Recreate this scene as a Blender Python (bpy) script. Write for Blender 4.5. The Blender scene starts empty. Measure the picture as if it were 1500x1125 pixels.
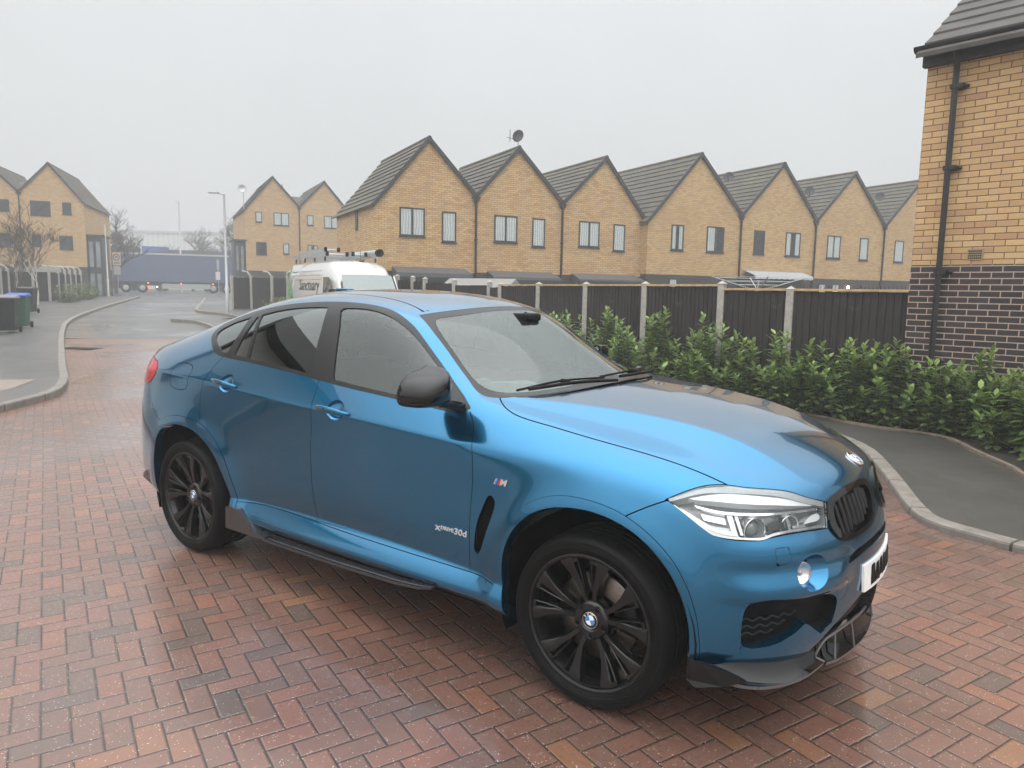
import bpy, bmesh, math, random
import numpy as np
from mathutils import Vector, Matrix
from mathutils.bvhtree import BVHTree

R = math.radians
scene = bpy.context.scene
COL = scene.collection
rng = random.Random(7)

# ---------------------------------------------------------------- node helpers
def new_mat(name):
    m = bpy.data.materials.new(name); m.use_nodes = True
    nt = m.node_tree; nt.nodes.clear()
    out = nt.nodes.new('ShaderNodeOutputMaterial')
    return m, nt, out

class N:
    """tiny wrapper for building node graphs"""
    def __init__(s, nt): s.nt = nt
    def node(s, t, **kw):
        n = s.nt.nodes.new(t)
        for k, v in kw.items(): setattr(n, k, v)
        return n
    def put(s, sock, v):
        if isinstance(v, bpy.types.NodeSocket): s.nt.links.new(v, sock)
        elif v is not None: sock.default_value = v
    def math(s, op, a, b=None, c=None, clamp=False):
        n = s.node('ShaderNodeMath', operation=op, use_clamp=clamp)
        s.put(n.inputs[0], a); s.put(n.inputs[1], b)
        if c is not None: s.put(n.inputs[2], c)
        return n.outputs[0]
    def mix(s, f, a, b, typ='RGBA', blend='MIX'):
        n = s.node('ShaderNodeMix', data_type=typ)
        if typ == 'RGBA':
            n.blend_type = blend; ia, ib, o = n.inputs[6], n.inputs[7], n.outputs[2]
        else: ia, ib, o = n.inputs[2], n.inputs[3], n.outputs[0]
        s.put(n.inputs[0], f); s.put(ia, a); s.put(ib, b)
        return o
    def coord(s, kind='Object'): return s.node('ShaderNodeTexCoord').outputs[kind]
    def sep(s, v):
        n = s.node('ShaderNodeSeparateXYZ'); s.put(n.inputs[0], v); return n.outputs
    def comb(s, x=0., y=0., z=0.):
        n = s.node('ShaderNodeCombineXYZ')
        s.put(n.inputs[0], x); s.put(n.inputs[1], y); s.put(n.inputs[2], z); return n.outputs[0]
    def noise(s, v, scale, detail=3., rough=.55, out='Fac', dim='3D', dist=0.):
        n = s.node('ShaderNodeTexNoise', noise_dimensions=dim)
        if v is not None: s.put(n.inputs['Vector'], v)
        n.inputs['Scale'].default_value = scale; n.inputs['Detail'].default_value = detail; n.inputs['Roughness'].default_value = rough
        n.inputs['Distortion'].default_value = dist
        return n.outputs[out]
    def white(s, v, dim='3D', out='Value'):
        n = s.node('ShaderNodeTexWhiteNoise', noise_dimensions=dim); s.put(n.inputs['Vector'], v); return n.outputs[out]
    def voro(s, v, scale, feature='F1', out='Distance'):
        n = s.node('ShaderNodeTexVoronoi', feature=feature); s.put(n.inputs['Vector'], v); n.inputs['Scale'].default_value = scale; return n.outputs[out]
    def ramp(s, f, stops, interp='LINEAR'):
        n = s.node('ShaderNodeValToRGB'); s.put(n.inputs[0], f); cr = n.color_ramp; cr.interpolation = interp
        while len(cr.elements) < len(stops): cr.elements.new(.5)
        for e, (p, c) in zip(cr.elements, stops):
            e.position = p; e.color = (*c, 1) if len(c) == 3 else c
        return n.outputs[0]
    def maprange(s, v, a, b, c=0., d=1., smooth=False):
        n = s.node('ShaderNodeMapRange'); n.interpolation_type = 'SMOOTHSTEP' if smooth else 'LINEAR'
        s.put(n.inputs[0], v); s.put(n.inputs[1], a); s.put(n.inputs[2], b); s.put(n.inputs[3], c); s.put(n.inputs[4], d); return n.outputs[0]
    def bump(s, h, strength=.3, dist=.01, normal=None):
        n = s.node('ShaderNodeBump'); n.inputs['Strength'].default_value = strength; n.inputs['Distance'].default_value = dist
        s.put(n.inputs['Height'], h)
        if normal is not None: s.put(n.inputs['Normal'], normal)
        return n.outputs[0]
    def bsdf(s, **kw):
        n = s.node('ShaderNodeBsdfPrincipled')
        for k, v in kw.items():
            sock = n.inputs[k.replace('_', ' ')]
            if isinstance(v, tuple) and len(v) == 3 and sock.type == 'RGBA': v = (*v, 1)
            s.put(sock, v)
        return n.outputs[0]

def simple(name, col, rough=.5, metal=0., var=.12, scale=30., coat=0., bump=0., spec=.5, bscale=None):
    """plain painted / moulded surface with slight procedural unevenness"""
    m, nt, out = new_mat(name); n = N(nt); v = n.coord()
    f = n.noise(v, scale, 4)
    lo = tuple(c*(1-var) for c in col); hi = tuple(min(1, c*(1+var)) for c in col)
    c = n.ramp(f, [(.3, lo), (.7, hi)])
    r = n.maprange(n.noise(v, scale*.37, 3), .3, .7, rough*.88, min(1, rough*1.12))
    kw = dict(Base_Color=c, Roughness=r, Metallic=metal, Coat_Weight=coat, Coat_Roughness=.03)
    kw['Specular_IOR_Level'] = spec
    if bump: kw['Normal'] = n.bump(n.noise(v, bscale or scale*4, 4), bump, .004)
    nt.links.new(n.bsdf(**kw), out.inputs[0])
    return m

# ---------------------------------------------------------------- mesh helpers
class MB:
    """collects shapes and links them as ONE mesh object"""
    def __init__(s): s.v = []; s.f = []; s.m = []; s.mats = []; s.sm = []
    def mat(s, m):
        if m not in s.mats: s.mats.append(m)
        return s.mats.index(m)
    def add(s, verts, faces, m=None, smooth=False):
        o = len(s.v); k = s.mat(m) if m else 0
        s.v += [tuple(map(float, p)) for p in verts]
        for f in faces: s.f.append(tuple(i+o for i in f)); s.m.append(k); s.sm.append(smooth)
        return s
    def box(s, lo, hi, m=None, M=None, bevel=0.):
        x0,y0,z0 = lo; x1,y1,z1 = hi
        if bevel > 0:
            bm = bmesh.new(); bmesh.ops.create_cube(bm, size=1)
            for v in bm.verts: v.co = Vector(((x0+x1)/2+v.co.x*(x1-x0), (y0+y1)/2+v.co.y*(y1-y0), (z0+z1)/2+v.co.z*(z1-z0)))
            bmesh.ops.bevel(bm, geom=bm.edges[:], offset=bevel, segments=2, affect='EDGES', profile=.5)
            bm.verts.index_update(); vs = [v.co.copy() for v in bm.verts]; fs = [tuple(q.index for q in f.verts) for f in bm.faces]; bm.free()
        else:
            vs = [Vector(p) for p in ((x0,y0,z0),(x1,y0,z0),(x1,y1,z0),(x0,y1,z0),(x0,y0,z1),(x1,y0,z1),(x1,y1,z1),(x0,y1,z1))]
            fs = [(0,3,2,1),(4,5,6,7),(0,1,5,4),(1,2,6,5),(2,3,7,6),(3,0,4,7)]
        if M is not None: vs = [M @ p for p in vs]
        return s.add(vs, fs, m)
    def tube(s, pts, r, m=None, n=10, cap=True, smooth=True):
        pts = [Vector(p) for p in pts]; rr = r if isinstance(r, (list, tuple)) else [r]*len(pts)
        rings = []; up = Vector((0,0,1))
        for i, p in enumerate(pts):
            t = (pts[min(i+1, len(pts)-1)]-pts[max(i-1, 0)]).normalized()
            if i == 0:
                a = t.cross(up if abs(t.z) < .9 else Vector((1,0,0))).normalized()
            else: a = (a - t*a.dot(t)).normalized()
            b = t.cross(a)
            rings.append([p+(a*math.cos(2*math.pi*k/n)+b*math.sin(2*math.pi*k/n))*rr[i] for k in range(n)])
        vs = [q for g in rings for q in g]; fs = []
        for i in range(len(pts)-1):
            for k in range(n): fs.append((i*n+k, i*n+(k+1)%n, (i+1)*n+(k+1)%n, (i+1)*n+k))
        s.add(vs, fs, m, smooth)
        if cap:
            s.add(rings[0], [tuple(range(n))[::-1]], m); s.add(rings[-1], [tuple(range(n))], m)
        return s
    def lathe(s, prof, m=None, n=48, M=None, smooth=True, closed=False):
        """prof: (radius, axial) pairs, axis = local z"""
        vs = []; k = len(prof)
        for i in range(n):
            a = 2*math.pi*i/n
            for r, h in prof: vs.append(Vector((r*math.cos(a), r*math.sin(a), h)))
        fs = []
        for i in range(n):
            j = (i+1) % n
            for q in range(k if closed else k-1):
                q2 = (q+1) % k
                fs.append((i*k+q, j*k+q, j*k+q2, i*k+q2))
        if M is not None: vs = [M @ p for p in vs]
        return s.add(vs, fs, m, smooth)
    def prism(s, poly, h0, h1, m=None, M=None, smooth=False):
        """polygon (2-D, local xy) extruded along local z"""
        n = len(poly); vs = [Vector((x,y,h0)) for x,y in poly]+[Vector((x,y,h1)) for x,y in poly]
        fs = [tuple(range(n))[::-1], tuple(range(n, 2*n))]+[(i,(i+1)%n,n+(i+1)%n,n+i) for i in range(n)]
        if M is not None: vs = [M @ p for p in vs]
        return s.add(vs, fs, m, smooth)
    def grid(s, P, m=None, smooth=True, flip=False):
        nr, nc = len(P), len(P[0]); vs = [q for row in P for q in row]; fs = []
        for i in range(nr-1):
            for j in range(nc-1):
                f = (i*nc+j, i*nc+j+1, (i+1)*nc+j+1, (i+1)*nc+j); fs.append(f[::-1] if flip else f)
        return s.add(vs, fs, m, smooth)
    def build(s, name, m=None, parent=None, fix=True, smooth_angle=None):
        me = bpy.data.meshes.new(name); me.from_pydata(s.v, [], s.f)
        for mm in (s.mats or ([m] if m else [])): me.materials.append(mm)
        if s.mats: me.polygons.foreach_set('material_index', s.m)
        me.polygons.foreach_set('use_smooth', s.sm)
        me.update()
        if fix:
            bm = bmesh.new(); bm.from_mesh(me); bmesh.ops.recalc_face_normals(bm, faces=bm.faces); bm.to_mesh(me); bm.free()
        if smooth_angle is not None:
            me.polygons.foreach_set('use_smooth', [True]*len(me.polygons)); me.set_sharp_from_angle(angle=R(smooth_angle))
        o = bpy.data.objects.new(name, me); COL.objects.link(o)
        if parent is not None: o.parent = parent
        return o

def tag(o, label=None, cat=None, group=None, kind=None):
    if label: o['label'] = label
    if cat: o['category'] = cat
    if group: o['group'] = group
    if kind: o['kind'] = kind
    return o
def thing(name, label, cat, loc=(0,0,0), rz=0., group=None):
    o = bpy.data.objects.new(name, None); COL.objects.link(o); o.empty_display_size = .2
    o.location = loc; o.rotation_euler = (0,0,rz)
    return tag(o, label, cat, group)
def copy_tree(o, parent=None, label=None):
    c = o.copy(); COL.objects.link(c)
    if parent is not None: c.parent = parent
    if label: c['label'] = label
    for ch in [q for q in bpy.data.objects if q.parent == o]: copy_tree(ch, c)
    return c
def catmull(P, n=6, closed=False):
    P = [np.array(p, float) for p in P]; k = len(P); out = []
    rngk = range(k if closed else k-1)
    for i in rngk:
        p1, p2 = P[i], P[(i+1) % k]
        p0 = P[i-1] if (closed or i > 0) else 2*p1-p2
        p3 = P[(i+2) % k] if (closed or i+2 < k) else 2*p2-p1
        d0 = max(np.linalg.norm(p1-p0), 1e-6)**.5; d1 = max(np.linalg.norm(p2-p1), 1e-6)**.5; d2 = max(np.linalg.norm(p3-p2), 1e-6)**.5
        t1 = (p1-p0)/d0-(p2-p0)/(d0+d1)+(p2-p1)/d1; t2 = (p2-p1)/d1-(p3-p1)/(d1+d2)+(p3-p2)/d2
        t1 *= d1; t2 *= d1
        for j in range(n):
            t = j/n; out.append((2*t**3-3*t*t+1)*p1+(t**3-2*t*t+t)*t1+(-2*t**3+3*t*t)*p2+(t**3-t*t)*t2)
    if not closed: out.append(P[-1])
    return [tuple(q) for q in out]
def text_mesh(txt, size, depth=.002, bold=0., italic=0.):
    cu = bpy.data.curves.new('txt', 'FONT'); cu.body = txt; cu.size = size; cu.extrude = depth; cu.offset = bold; cu.shear = italic
    cu.align_x = 'CENTER'; cu.align_y = 'CENTER'; cu.resolution_u = 3
    o = bpy.data.objects.new('txt', cu); COL.objects.link(o)
    dg = bpy.context.evaluated_depsgraph_get(); me = bpy.data.meshes.new_from_object(o.evaluated_get(dg))
    vs = [v.co.copy() for v in me.vertices]; fs = [tuple(p.vertices) for p in me.polygons]
    bpy.data.objects.remove(o); bpy.data.curves.remove(cu); bpy.data.meshes.remove(me)
    return vs, fs
# ---------------------------------------------------------------- car body cage (metres, x forward from the front axle, w = half width)
def cage_rows():
    NC = 14
    X  = [-3.80,-3.60,-3.30,-2.95,-2.60,-2.20,-1.75,-1.30,-.95,-.62,-.35,-.05,.25,.58]
    W = {
     0:[.74,.82,.87,.88,.87,.86,.86,.86,.86,.86,.87,.88,.88,.80],
     1:[.81,.90,.955,.965,.945,.93,.93,.93,.93,.935,.945,.96,.955,.855],
     2:[.83,.92,.97,.98,.984,.996,1.0,1.0,.998,.992,.980,.976,.965,.87],
     3:[.83,.925,.98,.985,.946,.914,.908,.908,.909,.922,.950,.975,.965,.875],
     4:[.83,.93,.985,.99,.962,.940,.937,.937,.938,.943,.958,.978,.968,.878],
     5:[.82,.935,.985,.99,.968,.952,.949,.949,.949,.951,.958,.970,.958,.872],
     6:[.79,.915,.975,.983,.972,.964,.961,.960,.960,.957,.953,.952,.930,.852],
     7:[.765,.885,.955,.974,.974,.973,.971,.969,.967,.958,.940,.922,.888,.80],
     8:[.70,.775,.830,.860,.885,.898,.903,.903,.895,.84,.815,.79,.76,.715]}
    Z = {
     0:[.36,.30,.26,.25,.25,.25,.25,.25,.25,.25,.25,.25,.25,.25],
     1:[.38,.33,.29,.28,.28,.28,.28,.28,.28,.28,.28,.28,.28,.29],
     2:[.43,.39,.35,.34,.336,.334,.332,.332,.333,.334,.335,.335,.34,.35],
     3:[.50,.47,.44,.43,.43,.44,.443,.438,.432,.422,.413,.41,.42,.43],
     4:[.62,.60,.58,.57,.56,.56,.56,.56,.56,.56,.56,.56,.56,.56],
     5:[.82,.82,.82,.81,.80,.79,.78,.78,.77,.77,.77,.76,.75,.72],
     6:[1.00,1.00,1.00,1.00,.99,.975,.96,.945,.93,.92,.91,.90,.88,.835],
     7:[1.14,1.145,1.145,1.135,1.115,1.09,1.07,1.048,1.028,1.012,1.002,.995,.975,.915],
     8:[1.235,1.265,1.285,1.285,1.272,1.240,1.209,1.180,1.165,1.160,1.125,1.085,1.045,.985]}
    dx13 = {0:-.07,1:-.03,2:-.01,3:.0,4:.01,5:.01,6:-.015,7:-.05,8:-.10}
    dx0 = {0:.10,1:.05,2:.01,3:.0,4:.01,5:.03,6:.05,7:.06,8:.02}
    YF = [.66,.47,.30,.15,0.]
    FX = {0:[.62,.70,.75,.775,.785], 1:[.70,.775,.82,.845,.855], 2:[.73,.808,.855,.882,.89], 3:[.752,.826,.872,.90,.908],
          4:[.760,.832,.877,.904,.912], 5:[.755,.826,.872,.898,.905], 6:[.725,.795,.845,.874,.88], 7:[.675,.752,.812,.842,.850], 8:[.615,.710,.775,.806,.812]}
    FZ = {0:[.25]*5, 1:[.28]*5, 2:[.34]*5, 3:[.43]*5, 4:[.55]*5, 5:[.695,.685,.675,.67,.67], 6:[.81,.80,.79,.785,.785],
          7:[.895,.888,.885,.885,.885], 8:[.967,.965,.972,.983,.986]}
    YR = [.64,.48,.32,.16,0.]
    RX = {0:[-3.80,-3.84,-3.86,-3.87,-3.87],1:[-3.88,-3.92,-3.94,-3.95,-3.95],2:[-3.91,-3.95,-3.97,-3.98,-3.98],3:[-3.93,-3.96,-3.98,-3.985,-3.985],
          4:[-3.93,-3.965,-3.98,-3.985,-3.985],5:[-3.91,-3.94,-3.955,-3.96,-3.96],6:[-3.87,-3.895,-3.91,-3.915,-3.915],7:[-3.83,-3.845,-3.855,-3.86,-3.86],
          8:[-3.835,-3.86,-3.875,-3.885,-3.885]}
    RZ = {0:[.36]*5,1:[.38]*5,2:[.43]*5,3:[.50]*5,4:[.62]*5,5:[.82]*5,6:[1.0]*5,7:[1.14]*5,8:[1.248,1.255,1.26,1.262,1.262]}
    rows = []
    for r in range(9):
        side = []
        for j in range(NC):
            x = X[j]
            if j == 13: x += dx13[r]
            if j == 0: x += dx0[r]
            side.append((x, W[r][j], Z[r][j]))
        front = [(FX[r][k], YF[k] if r < 8 else [.62,.46,.30,.15,0][k], FZ[r][k]) for k in range(5)]
        rear = [(RX[r][k], YR[k], RZ[r][k]) for k in range(5)][::-1]
        rows.append(rear + side + front)          # column index = 5 + j
    T = {  # top patch: col -> t1..t5
     12:[(.335,.62,1.068),(.41,.47,1.124),(.46,.30,1.122),(.49,.15,1.127),(.50,0,1.129)],
     11:[(-.02,.655,1.114),(.02,.525,1.179),(.05,.31,1.186),(.07,.15,1.192),(.08,0,1.194)],
     10:[(-.36,.72,1.152),(-.33,.60,1.201),(-.26,.34,1.213),(-.215,.17,1.220),(-.20,0,1.222)],
      9:[(-.685,.785,1.188),(-.69,.73,1.215),(-.54,.42,1.226),(-.46,.2,1.232),(-.44,0,1.234)],
      8:[(-.95,.782,1.315),(-.945,.688,1.318),(-.82,.40,1.382),(-.755,.2,1.396),(-.74,0,1.40)],
      7:[(-1.30,.712,1.560),(-1.265,.625,1.602),(-1.18,.37,1.622),(-1.135,.185,1.638),(-1.125,0,1.642)],
      6:[(-1.75,.690,1.620),(-1.75,.585,1.662),(-1.72,.38,1.690),(-1.70,.19,1.701),(-1.70,0,1.704)],
      5:[(-2.20,.685,1.598),(-2.2,.57,1.656),(-2.2,.37,1.688),(-2.2,.185,1.700),(-2.2,0,1.703)],
      4:[(-2.60,.690,1.532),(-2.6,.555,1.610),(-2.6,.36,1.647),(-2.6,.18,1.660),(-2.6,0,1.663)],
      3:[(-2.95,.700,1.440),(-2.95,.55,1.522),(-2.95,.36,1.565),(-2.95,.18,1.580),(-2.95,0,1.583)],
      2:[(-3.30,.695,1.362),(-3.3,.55,1.417),(-3.3,.36,1.455),(-3.3,.18,1.468),(-3.3,0,1.471)],
      1:[(-3.60,.680,1.300),(-3.62,.54,1.330),(-3.63,.36,1.352),(-3.64,.18,1.36),(-3.64,0,1.362)]}
    return rows, T

def cage_mesh():
    rows, T = cage_rows()
    bm = bmesh.new()
    cl = bm.edges.layers.float.new('crease_edge')
    V = [[bm.verts.new((x, -w, z)) for (x, w, z) in row] for row in rows]
    def tv(j, k):
        if k == 0: return V[8][5+j]
        if j == 13: return V[8][18+k]
        if j == 0: return V[8][5-k]
        return TV[j][k-1]
    TV = {j:[bm.verts.new((x, -w, z)) for (x, w, z) in pts] for j, pts in T.items()}
    for r in range(8):
        for c in range(len(V[0])-1):
            bm.faces.new((V[r][c], V[r][c+1], V[r+1][c+1], V[r+1][c])).material_index = r + (20 if c-5 >= 13 else 30 if c-5 < 0 else 0)
    for j in range(13):
        for k in range(5):
            bm.faces.new((tv(j,k), tv(j+1,k), tv(j+1,k+1), tv(j,k+1))).material_index = 14 if j >= 9 else 8 if k == 0 else 9 if k == 1 else 13 if j in (7,8) else 10 if j >= 4 else 11
    def cr(a, b, v):
        e = bm.edges.get((a, b))
        if e: e[cl] = v
    n = len(V[0])
    for c in range(n-1):
        j = c-5
        if 0 <= j < 12: cr(V[3][c], V[3][c+1], .55)
        if 1 <= j < 9: cr(V[7][c], V[7][c+1], .62)
        elif 9 <= j < 11: cr(V[7][c], V[7][c+1], .3)
        if j < 0: cr(V[8][c], V[8][c+1], .8)
        if j >= 13: cr(V[8][c], V[8][c+1], .25)
    for j in range(9, 13): cr(tv(j,2), tv(j+1,2), .9)
    for k in range(5): cr(tv(9,k), tv(9,k+1), .6 if k else .2)
    return bm

def sculpt(co):
    """smooth wheel-arch flares on the dense half surface (y<0)"""
    co = co.copy(); x, y, z = co[:,0], co[:,1], co[:,2]
    side = 1/(1+np.exp(-(-y-.80)/.02))
    for cx, cz, R, a, s in ((0., .37, .455, .024, .085), (-2.933, .365, .46, .012, .09)):
        r = np.hypot(x-cx, z-cz)
        g = a*np.exp(-np.where(r > R, (r-R)/s, (r-R)/.2)**2)*side
        y -= g
    # bumper: a brow that stands out above the lower intake and a soft ledge under the headlamp
    s = (x+y)*.70711
    sm = lambda a, b, v: np.clip((v-a)/(b-a), 0, 1)**2*(3-2*np.clip((v-a)/(b-a), 0, 1))
    win = sm(-.30, -.10, s)*(1-sm(.24, .40, s))*(x > .2)
    brow = .024*sm(.70, .612, z)*sm(.555, .590, z)
    ledge = .010*sm(.815, .765, z)*sm(.66, .74, z)
    d = win*(brow+ledge); x += d*.70711; y -= d*.70711
    return co

def dense_half(levels=4):
    bm = cage_mesh(); me = bpy.data.meshes.new('cage'); bm.to_mesh(me); bm.free()
    for i in range(40): me.materials.append(None)
    o = bpy.data.objects.new('cage', me); bpy.context.scene.collection.objects.link(o)
    # mirrored so the centre line is smooth, then only the near half is kept
    mi = o.modifiers.new('m', 'MIRROR'); mi.use_axis = (False, True, False); mi.merge_threshold = 1e-4
    m = o.modifiers.new('s', 'SUBSURF'); m.levels = levels; m.use_limit_surface = True
    dg = bpy.context.evaluated_depsgraph_get()
    me2 = bpy.data.meshes.new_from_object(o.evaluated_get(dg), depsgraph=dg)
    bpy.data.objects.remove(o); bpy.data.meshes.remove(me)
    n = len(me2.vertices); co = np.empty(n*3); me2.vertices.foreach_get('co', co); co = co.reshape(-1,3)
    F = np.empty(len(me2.polygons)*4, int); me2.polygons.foreach_get('vertices', F); F = F.reshape(-1,4)
    pid = np.empty(len(F), int); me2.polygons.foreach_get('material_index', pid)
    bpy.data.meshes.remove(me2)
    keep = co[F][:,:,1].mean(1) < 0
    F = F[keep]; pid = pid[keep]
    used = np.unique(F); mp = -np.ones(n, int); mp[used] = np.arange(len(used)); F = mp[F]; co = co[used]
    co[np.abs(co[:,1]) < 1e-5, 1] = 0
    return sculpt(co), F, pid
# ---------------------------------------------------------------- panel cutting on the dense half surface
class Skin:
    def __init__(s):
        co, F, pid = dense_half(4)
        fn = np.cross(co[F[:,2]]-co[F[:,0]], co[F[:,3]]-co[F[:,1]])
        no = np.zeros_like(co)
        for k in range(4): np.add.at(no, F[:,k], fn)
        no[co[:,1] == 0, 1] = 0
        no /= np.linalg.norm(no, axis=1, keepdims=True)+1e-12
        s.co = co; s.no = no; s.F = [tuple(map(int, f)) for f in F]; s.pid = list(map(int, pid))
        s.bv = BVHTree.FromPolygons([Vector(p) for p in co], s.F)
    def proj(s, P, kind):
        if kind == 'side': return P[:,[0,2]]
        if kind == 'front': return P[:,[1,2]]
        if kind == 'top': return P[:,[0,1]]
        return np.c_[(P[:,0]+P[:,1])*.70711, P[:,2]]
    def sdf(s, P, poly, kind):
        q = s.proj(P, kind); A = np.array(poly, float); B = np.roll(A, -1, 0)
        d = np.full(len(q), 1e9); ins = np.zeros(len(q), bool)
        for a, b in zip(A, B):
            e = b-a; L = e@e
            if L < 1e-14: continue
            w = q-a; t = np.clip(w@e/L, 0, 1); dd = w-t[:,None]*e
            d = np.minimum(d, (dd*dd).sum(1))
            c = (a[1] > q[:,1]) != (b[1] > q[:,1])
            with np.errstate(divide='ignore', invalid='ignore'):
                xx = a[0]+(q[:,1]-a[1])*(b[0]-a[0])/(b[1]-a[1])
            ins ^= c & (q[:,0] < xx)
        d = np.sqrt(d); return np.where(ins, -d, d)
    def cut(s, poly, kind, pids, levels=(0.,)):
        pids = set(pids); A = np.array(poly, float)
        for lv in levels:
            q = s.proj(s.co, kind); lo = A.min(0)-.15; hi = A.max(0)+.15
            near = ((q > lo) & (q < hi)).all(1)
            f = np.full(len(s.co), 1e3); f[near] = s.sdf(s.co[near], poly, kind)-lv
            f[np.abs(f) < 1e-7] = 1e-7
            neg = f < 0
            F = s.F; new = {}; co = []; no = []; base = len(s.co)
            hit = set()
            for i, fc in enumerate(F):
                if s.pid[i] in pids:
                    k = sum(1 for v in fc if neg[v])
                    if 0 < k < len(fc): hit.add(i)
            for i in hit:
                fc = F[i]
                for a, b in zip(fc, fc[1:]+fc[:1]):
                    if neg[a] != neg[b]:
                        key = (a, b) if a < b else (b, a)
                        if key not in new:
                            a, b = key; t = f[a]/(f[a]-f[b])
                            new[key] = base+len(co); co.append(s.co[a]*(1-t)+s.co[b]*t)
                            n = s.no[a]*(1-t)+s.no[b]*t; no.append(n/np.linalg.norm(n))
            if not new: continue
            touched = set(v for k in new for v in k)
            outF = []; outP = []
            for i, fc in enumerate(F):
                if not any(v in touched for v in fc): outF.append(fc); outP.append(s.pid[i]); continue
                loop = []; ins = []
                for a, b in zip(fc, fc[1:]+fc[:1]):
                    loop.append(a); k = new.get((a, b) if a < b else (b, a))
                    if k is not None: ins.append(len(loop)); loop.append(k)
                if i not in hit or len(ins) < 2: outF.append(tuple(loop)); outP.append(s.pid[i]); continue
                while len(ins) >= 2:
                    i0, i1 = ins[0], ins[1]
                    outF.append(tuple(loop[i0:i1+1])); outP.append(s.pid[i])
                    loop = loop[:i0+1]+loop[i1:]; d = i1-i0-1
                    ins = [q-d for q in ins[2:]]
                if len(loop) >= 3: outF.append(tuple(loop)); outP.append(s.pid[i])
            s.F = outF; s.pid = outP
            s.co = np.vstack([s.co, co]); s.no = np.vstack([s.no, no])
    def finish(s):
        s.cen = np.array([s.co[list(f)].mean(0) for f in s.F]); s.pida = np.array(s.pid)
        s.lab = np.array(['body']*len(s.F), dtype=object)
    def ins(s, poly, kind, pids, d=0.):
        return np.isin(s.pida, list(pids)) & (s.sdf(s.cen, poly, kind) < d)
    def x_at(s, y, z):        # front surface
        h = s.bv.ray_cast(Vector((3, y, z)), Vector((-1,0,0))); return h[0], h[1]
    def y_at(s, x, z):        # near flank
        h = s.bv.ray_cast(Vector((x, -3, z)), Vector((0,1,0))); return h[0], h[1]
    def z_at(s, x, y):
        h = s.bv.ray_cast(Vector((x, y, 3)), Vector((0,0,-1))); return h[0], h[1]
    def emit(s, labels, name, mat, parent, offset=0., lip=.014, both=False, mirror=True, label=None, lipmat=None, mid=None):
        """faces with these labels become one panel (two if mirrored) with a returned edge"""
        sel = [i for i in range(len(s.F)) if s.lab[i] in labels]
        if not sel: print('EMPTY PANEL', labels); return []
        ids = {}; V = []; NV = []; F = []
        for i in sel:
            f = []
            for v in s.F[i]:
                if v not in ids: ids[v] = len(V); V.append(s.co[v]+s.no[v]*offset); NV.append(s.no[v])
                f.append(ids[v])
            F.append(tuple(f))
        nmain = len(F); cnt = {}
        for f in F:
            for a, b in zip(f, f[1:]+f[:1]): cnt[(a,b)] = 1
        nb = len(V)
        V = list(V); inv = {k: v for v, k in ids.items()}
        lv = {}
        def lipv(a):
            if a not in lv:
                lv[a] = len(V); V.append(V[a]); V.append(V[a]-NV[a]*lip)
            return lv[a]
        for (a, b) in list(cnt):
            if (b, a) in cnt: continue
            if both and abs(V[a][1]) < 1e-6 and abs(V[b][1]) < 1e-6: continue
            if not lip: continue
            p, q = lipv(a), lipv(b)
            F.append((q, p, p+1, q+1))
        V = np.array(V); NV = np.array(NV)
        res = []
        for side in ((0,) if both else (0, 1) if mirror else (0,)):
            VV = V.copy(); FF = list(F); NN = NV.copy()
            nm = nmain
            if side == 1:
                VV[:,1] *= -1; NN[:,1] *= -1; FF = [f[::-1] for f in FF]
            main = [True]*nmain+[False]*(len(F)-nmain)
            nrm = {i: NN[i] for i in range(nb)}
            if both:
                o = len(VV); W = VV.copy(); W[:,1] *= -1
                mp = [i if abs(VV[i][1]) < 1e-6 and i < nb else o+i for i in range(len(VV))]
                FF = FF+[tuple(mp[i] for i in f)[::-1] for f in F]; main = main+main
                for i in range(nb):
                    if mp[i] != i: nrm[mp[i]] = NN[i]*np.array([1,-1,1])
                VV = np.vstack([VV, W])
            me = bpy.data.meshes.new(name); me.from_pydata([tuple(p) for p in VV], [], FF)
            me.materials.append(mat)
            if lipmat: me.materials.append(lipmat); me.polygons.foreach_set('material_index', [0 if m else 1 for m in main])
            me.polygons.foreach_set('use_smooth', main)
            ln = []
            for f, m in zip(FF, main):
                for v in f: ln.append(tuple(nrm[v]) if m else (0,0,0))
            me.update(); me.normals_split_custom_set(ln)
            o = bpy.data.objects.new(name, me); COL.objects.link(o); o.parent = parent
            if label: o['label'] = label
            res.append(o)
        return res
# ---------------------------------------------------------------- car materials
def mat_paint():
    m, nt, out = new_mat('blue metallic paint'); n = N(nt); v = n.coord()
    fl = n.white(n.node('ShaderNodeVectorMath', operation='SNAP').outputs[0], out='Color')
    sn = [q for q in nt.nodes if q.type == 'VECT_MATH'][0]; n.put(sn.inputs[0], v); sn.inputs[1].default_value = (.0012,)*3
    col = n.mix(n.noise(v, 1.3, 2), (.0012,.115,.240,1), (.0018,.128,.268,1))
    fl2 = n.white(sn.outputs[0]); col = n.mix(n.math('MULTIPLY', fl2, .25), col, (.01,.20,.38,1))
    # fine drizzle film: roughness and tiny beads
    spots = n.voro(v, 210., 'F1'); bead = n.math('LESS_THAN', spots, .16)
    big = n.math('GREATER_THAN', n.noise(v, 9., 2), .52)
    bd = n.math('MULTIPLY', bead, big)
    bn = n.bump(bd, .10, .001)
    b = n.bsdf(Base_Color=col, Metallic=.92, Roughness=.19, Coat_Weight=1., Coat_Roughness=.015, Coat_IOR=1.5, Coat_Normal=bn, IOR=1.5)
    nt.links.new(b, out.inputs[0]); return m
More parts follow.
